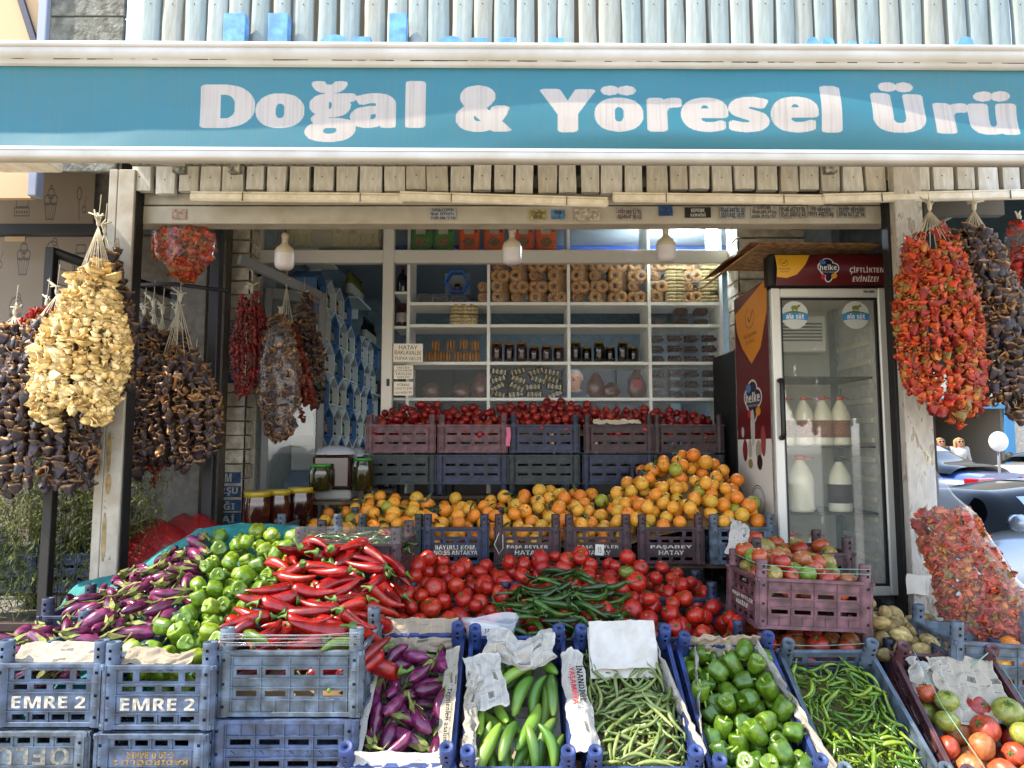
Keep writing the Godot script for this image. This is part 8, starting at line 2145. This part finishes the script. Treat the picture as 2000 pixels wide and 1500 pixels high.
# ------------------------------------------------------------------ small things
func build_small_things():
	# hanging bulbs
	var k = 0
	for p in [[555, 502, 3.62], [1000, 492, 3.62], [1301, 487, 3.62]]:
		var b = at(p[0], p[1] + 24, p[2])
		var t = thing("hanging_bulb", "white plastic bulb hanging under the beam, %s" % ["by the doorway", "in the middle", "nearest the fridge"][k], "bulb", b, "hanging bulbs")
		var st = S(); lathe(st, [Vector2(0, 0), Vector2(0.032, 0.0), Vector2(0.046, 0.012), Vector2(0.05, 0.03), Vector2(0.05, 0.078)], 18); part("diffuser", st, mat("bulb_white", Color(0.70, 0.68, 0.68), 0.4, {"sss": 0.1}), t)
		st = S(); lathe(st, [Vector2(0.0505, 0.078), Vector2(0.0505, 0.09), Vector2(0.042, 0.112), Vector2(0.018, 0.132), Vector2(0.015, 0.14)], 18); part("collar", st, mat("bulb_collar", Color(0.66, 0.62, 0.53), 0.4), t)
		st = S(); lathe(st, [Vector2(0.014, 0.138), Vector2(0.016, 0.14), Vector2(0.016, 0.165), Vector2(0.019, 0.168), Vector2(0.019, 0.185), Vector2(0.008, 0.195)], 12); part("socket", st, mat("bulb_socket", Color(0.60, 0.54, 0.44), 0.5), t)
		st = S(); tube(st, [Vector3(0, 0.19, 0), Vector3(0.004, 0.23, 0.0), Vector3(0.0, 0.29, -0.03)], 0.004, 5); part("cable", st, mat("cable_dark", Color(0.08, 0.09, 0.14), 0.5), t)
		k += 1
	# security camera on the column
	var cp = at(500, 528, 4.6)
	var t = thing("security_camera", "white bullet camera with black lens on the boarded column", "camera", cp, "", Ry(35) * Rx(22))
	var st = S(); tube(st, [Vector3(0, 0, -0.06), Vector3(0, 0, 0.0), Vector3(0, 0, 0.045)], 0.027, 14); part("housing", st, mat("cam_white", Color(0.70, 0.69, 0.66), 0.4), t)
	st = S(); tube(st, [Vector3(0, 0, 0.0455), Vector3(0, 0, 0.06), Vector3(0, 0, 0.075)], 0.030, 14); part("lens_hood", st, mat("cam_black", Color(0.03, 0.03, 0.03), 0.3), t)
	st = S(); tube(st, [Vector3(0, 0, -0.055), Vector3(-0.03, 0.02, -0.09), Vector3(-0.06, 0.02, -0.13)], 0.012, 8); part("arm", st, mat("cam_white", Color(), 0.4), t)
	# stickers on the beam
	var ink = mat("sticker_ink", Color(0.14, 0.15, 0.2), 0.7)
	var list = [[350, 418, 28, 20, Color(0.68, 0.58, 0.52), [], "faded pink sticker at the left end of the beam"], [865, 418, 52, 22, Color(0.66, 0.68, 0.70), ["TUNA KEPENK", "0545 473 28 54", "0531 348 72 54"], "white sticker with two phone numbers and blue edge"], [1050, 419, 34, 20, Color(0.66, 0.62, 0.35), ["OTOMATİK", "KEPENK"], "yellow and black shutter sticker"], [1090, 419, 27, 19, Color(0.30, 0.50, 0.68), ["KEPENK"], "small light blue sticker"], [1147, 419, 53, 24, Color(0.72, 0.69, 0.62), [], "blank torn white sticker"], [1229, 418, 51, 23, Color(0.66, 0.62, 0.58), ["0541 300 32 52", "0534 602 50 53"], "white sticker with thin red border"], [1300, 412, 28, 20, Color(0.16, 0.33, 0.56), ["CAN", "0533 600 60 13"], "dark blue sticker reading CAN"], [1363, 415, 52, 21, Color(0.07, 0.07, 0.08), ["KEPENK", "SERVİSİ"], "black sticker with torn lower edge"], [1431, 415, 52, 25, Color(0.62, 0.64, 0.66), ["0544 448 35 40", "0534 882 10 05"], "pale sticker with blue dotted border"], [1492, 414, 52, 25, Color(0.64, 0.62, 0.58), ["KEPENK", "0541 380 32 52", "0534 381 57 57"], "white sticker ending 32 52 and 57 57"], [1549, 414, 53, 25, Color(0.62, 0.60, 0.55), ["0544 457 57 28", "0541 440 57 40"], "cream sticker ending 57 28"], [1604, 413, 52, 24, Color(0.60, 0.58, 0.53), ["TÜ KEPENK", "0514 440 37 40"], "cream sticker with bold black box"], [1663, 414, 56, 23, Color(0.58, 0.57, 0.52), ["RECEP KEPENK", "0546 807 22 74"], "cream sticker with heavy black number"], [1728, 408, 11, 25, Color(0.62, 0.25, 0.23), [], "narrow red sticker at the beam's right end"]]
	for e in list:
		var p = at(e[0], e[1], 3.494); var w = e[2] / 1387.0 * 3.5; var h = e[3] / 1387.0 * 3.5
		t = thing("sticker", e[6] + " on the beam", "sticker", p, "", Rz(rf(-1.5, 1.5)))
		part("label_film", bx(Vector3.ZERO, Vector3(w, h, 0.0016)), mat("sticker%s" % e[4].to_html(), e[4], 0.6, {"grime": 0.3, "gscale": 6.0}), t)
		var lines = e[5]
		for q in lines.size(): letters(lines[q], w * min(0.9, 0.07 * lines[q].length() + 0.1), h * 0.7 / max(2, lines.size()), ink if e[4].v > 0.3 else mat("sticker_light", Color(0.7, 0.7, 0.68), 0.7), t, T(0, h * (0.36 - q * 0.36 if lines.size() > 2 else 0.2 - q * 0.42), 0.001))
	# jars of pickles by the door
	var floor_y = at(500, 1075, 4.1).y
	k = 0
	for e in [[500, 1010, 4.0, 0], [517, 1003, 4.2, 1], [541, 998, 4.12, 0], [563, 992, 4.3, 0], [585, 985, 4.2, 2], [596, 978, 4.42, 0]]:
		var p = at(e[0], 1045 - k * 3, e[2])
		jar("pickle_jar", "tall pickle jar with yellow lid by the doorway, %s" % ["nearest", "second", "third", "fourth", "fifth", "farthest"][k], "jar", "yellow lidded jars", Vector3(p.x, p.y, p.z), 0.074, 0.24, [Color(0.22, 0.08, 0.06), Color(0.32, 0.24, 0.09), Color(0.13, 0.03, 0.05)][e[3]], Color(0.58, 0.50, 0.10), {"neck": 0.93, "lid_h": 0.03})
		k += 1
	for e in [[487, 4.0], [530, 4.05], [568, 4.1]]:
		var p = at(e[0], 1060, e[1]); jar("pickle_jar", "lower pickle jar with yellow lid beside the green peppers", "jar", "lower yellow lidded jars", Vector3(p.x + 0.02, p.y - 0.23, p.z + 0.12), 0.074, 0.2, Color(0.24, 0.08, 0.06), Color(0.58, 0.50, 0.10), {"neck": 0.93, "lid_h": 0.03})
	stand("jar_bench", "low wooden bench under the pickle jars", -1.62, -1.02, -3.96, -4.55, at(540, 1048, 4.2).y - 0.002, DECK)
	# drink dispensers and pickle jars behind
	k = 0
	for e in [[655, 4.5], [700, 4.75], [737, 5.0]]:
		var p = at(e[0], 955, e[1]); var dt = thing("drink_dispenser", "large clear drink dispenser of brown juice with domed lid, %s" % ["nearest", "middle", "farthest"][k], "dispenser", p, "drink dispensers")
		part("tank", bx(Vector3(0, 0.11, 0), Vector3(0.24, 0.21, 0.22), 0.02), mat("juice", Color(0.17, 0.09, 0.06), 0.1, {"clear": 0.8}), dt)
		st = S(); lathe(st, [Vector2(0.125, 0.216), Vector2(0.125, 0.224), Vector2(0.105, 0.25), Vector2(0.06, 0.27), Vector2(0, 0.276)], 18); part("dome_lid", st, mat("dome_clear", Color(0.72, 0.75, 0.78), 0.06, {"alpha": 0.5}), dt)
		part("base", bx(Vector3(0, -0.03, 0), Vector3(0.24, 0.06, 0.22), 0.01), mat("dispenser_grey", Color(0.46, 0.46, 0.44), 0.5), dt)
		k += 1
	k = 0
	for e in [[625, 4.35, 0.07, 0.16], [708, 4.42, 0.065, 0.2]]:
		var p = at(e[0], 958, e[1]); jar("gherkin_jar", "jar of green pickles with green lid, %s the dispensers" % ["left of", "in front of"][k], "jar", "", p, e[2], e[3], Color(0.15, 0.15, 0.05), Color(0.16, 0.42, 0.12), {"neck": 0.85}); k += 1
	stand("drink_bench", "low bench under the drink dispensers", at(600, 955, 4.5).x, at(760, 955, 4.8).x, -4.3, -5.2, at(655, 955, 4.5).y - 0.062, DECK)
	# red net sacks
	k = 0
	for e in [[300, 1085, 3.85, 0.24, 0.30], [370, 1085, 3.95, 0.22, 0.32], [262, 1110, 3.72, 0.16, 0.22]]:
		var p = at(e[0], e[1], e[2]); p.y = DECK + 0.18
		t = thing("net_sack", "red net sack of onions behind the metal post, %s" % ["middle one", "right one", "small left one"][k], "sack", p, "red net sacks")
		st = S()
		grid(st, 30, 20, func(u, v):
			var a = -u * TAU; var w = e[3] * pow(max(sin(PI * (0.12 + v * 0.86)), 0.0), 0.6) * (1.0 + 0.12 * nz(Vector3(cos(a) * 1.6, v * 2.2, sin(a) * 1.6 + k), 60.0))
			return Vector3(w * cos(a), v * e[4] + 0.015 * sin(a * 2.0 + k) * v, w * sin(a) * 0.7))
		part("net", st, mat("net_red", Color(0.55, 0.03, 0.05), 0.6, {"alpha": 0.62, "bump": 0.6, "gscale": 12.0}), t)
		st = S()
		for q in 26: lathe(st, [Vector2(0, -0.03), Vector2(0.026, -0.012), Vector2(0.028, 0.008), Vector2(0, 0.03)], 8, Transform3D(Basis(), Vector3(rf(-0.75, 0.75) * e[3], rf(0.04, 0.62) * e[4], rf(-0.1, 0.55) * e[3])))
		part("onions", st, mat("onion", Color(0.45, 0.16, 0.13), 0.5), t).set_meta("kind", "stuff")
		k += 1
	solo("sack_pallet", "low wooden pallet under the red net sacks", "pallet", bx(Vector3(-1.75, DECK + 0.09, -3.84), Vector3(0.75, 0.17, 0.5), 0.004), mats["rough_wood"])
	# wire cage with dill, left
	t = thing("wire_cage_stand", "black metal cage stand with wire mesh beside the left post", "stand", Vector3(0, DECK, 0))
	var cm = mat("cage_black", Color(0.10, 0.085, 0.08), 0.6, {"grime": 0.4})
	var a0 = at(86, 1190, 3.45); var a1 = at(190, 1100, 4.05)
	for q in [a0, Vector3(a1.x, 0, a1.z), Vector3(a0.x - 0.75, 0, a0.z)]: part("post", bx(Vector3(q.x, 0.52, q.z), Vector3(0.045, 1.04, 0.045), 0.003), cm, t)
	part("base_rail", bx(Vector3(a0.x - 0.375, 0.03, a0.z), Vector3(0.7, 0.04, 0.04), 0.003), mat("cage_rust", Color(0.22, 0.13, 0.10), 0.7, {"grime": 0.4}), t)
	for q in 12:
		part("mesh_wire", rod(Vector3(a0.x, 0.08 + q * 0.08, a0.z), Vector3(a1.x, 0.08 + q * 0.08, a1.z), 0.0022, 4), cm, t)
		var m = Vector3(a0.x, 0, a0.z).lerp(Vector3(a1.x, 0, a1.z), (q + 0.5) / 12.0)
		part("mesh_wire", rod(Vector3(m.x, 0.05, m.z), Vector3(m.x, 1.0, m.z), 0.0022, 4), cm, t)
	# upper frame of the cage seen between the garlands
	part("tall_post", bx(Vector3(at(100, 520, 3.95).x, 1.0, -3.95), Vector3(0.05, 2.0, 0.05), 0.003), cm, t)
	part("top_rail", rod(Vector3(at(100, 505, 3.95).x, 1.98, -3.95), Vector3(at(345, 580, 4.6).x, 1.86, -4.6), 0.03, 6), cm, t)
	for q in 9:
		var m = Vector3(at(100, 505, 3.95).x, 1.96, -3.95).lerp(Vector3(at(345, 580, 4.6).x, 1.84, -4.6), (q + 0.5) / 9.0)
		part("mesh_wire", rod(m, m - Vector3(0, 0.7, 0), 0.0022, 4), cm, t)
		if q < 7: part("mesh_wire", rod(Vector3(at(100, 505, 3.95).x, 1.9 - q * 0.09, -3.95), Vector3(at(345, 580, 4.6).x, 1.78 - q * 0.09, -4.6), 0.0022, 4), cm, t)
	k = 0
	for x in [-2.55, -2.16]:
		crate("blue", "blue crate of dill behind the cage stand, %s" % ["left", "right"][k], Vector3(x, DECK + 0.16, -3.72), {"W": 0.3, "L": 0.38})
		k += 1
	stand("dill_stand", "low stand under the dill crates", -2.8, -1.95, -3.6, -3.85, DECK + 0.159, DECK)
	# dill: thin sprays of fine leaves
	var st2 = S()
	for q in 240:
		var l = rf(0.05, 0.13); var b = Vector3(rf(-1, 1), rf(-1.4, 0.9), rf(-0.2, 1.0)).normalized()
		var p = Vector3.ZERO
		if q > 0: p = Vector3(rf(-0.16, 0.16), rf(-0.24, 0.28), rf(-0.05, 0.09))
		var s = b.cross(Vector3(rf(-1, 1), 1, 0.3)).normalized() * 0.0022
		tri(st2, p - s, p + s, p + b * l)
		for w in 3:
			var m = p + b * l * (0.3 + 0.22 * w); var d2 = (b + Vector3(rf(-1, 1), rf(-1, 1), rf(-1, 1)) * 0.8).normalized()
			var s2 = d2.cross(Vector3.UP).normalized() * 0.004
			tri(st2, m - s2, m + s2, m + d2 * l * 0.45)
	var dm = mesh_of(st2)
	k = 0
	var spots = [Vector3(-2.62, 0.44, -3.62), Vector3(-2.42, 0.42, -3.6), Vector3(-2.2, 0.42, -3.64), Vector3(-2.05, 0.40, -3.72), Vector3(-2.52, 0.62, -3.7), Vector3(-2.28, 0.60, -3.72), Vector3(-2.1, 0.56, -3.78), Vector3(-2.7, 0.34, -3.58), Vector3(-2.5, 0.3, -3.57), Vector3(-2.32, 0.32, -3.6), Vector3(-2.12, 0.3, -3.62), Vector3(-2.0, 0.5, -3.85), Vector3(-1.98, 0.3, -3.8), Vector3(-2.4, 0.7, -3.8), Vector3(-2.2, 0.74, -3.84)]
	for p in spots:
		t = thing("dill_bunch", "loose bunch of feathery green dill behind the cage stand", "herbs", p + Vector3(0, DECK, 0), "bunches of dill", Ry(rf(-30, 30)))
		part("fronds", dm, mat("dill%d" % (k % 2), [Color(0.26, 0.29, 0.10), Color(0.33, 0.35, 0.14)][k % 2], 0.7, {"back": Color(0.2, 0.25, 0.1)}), t)
		k += 1
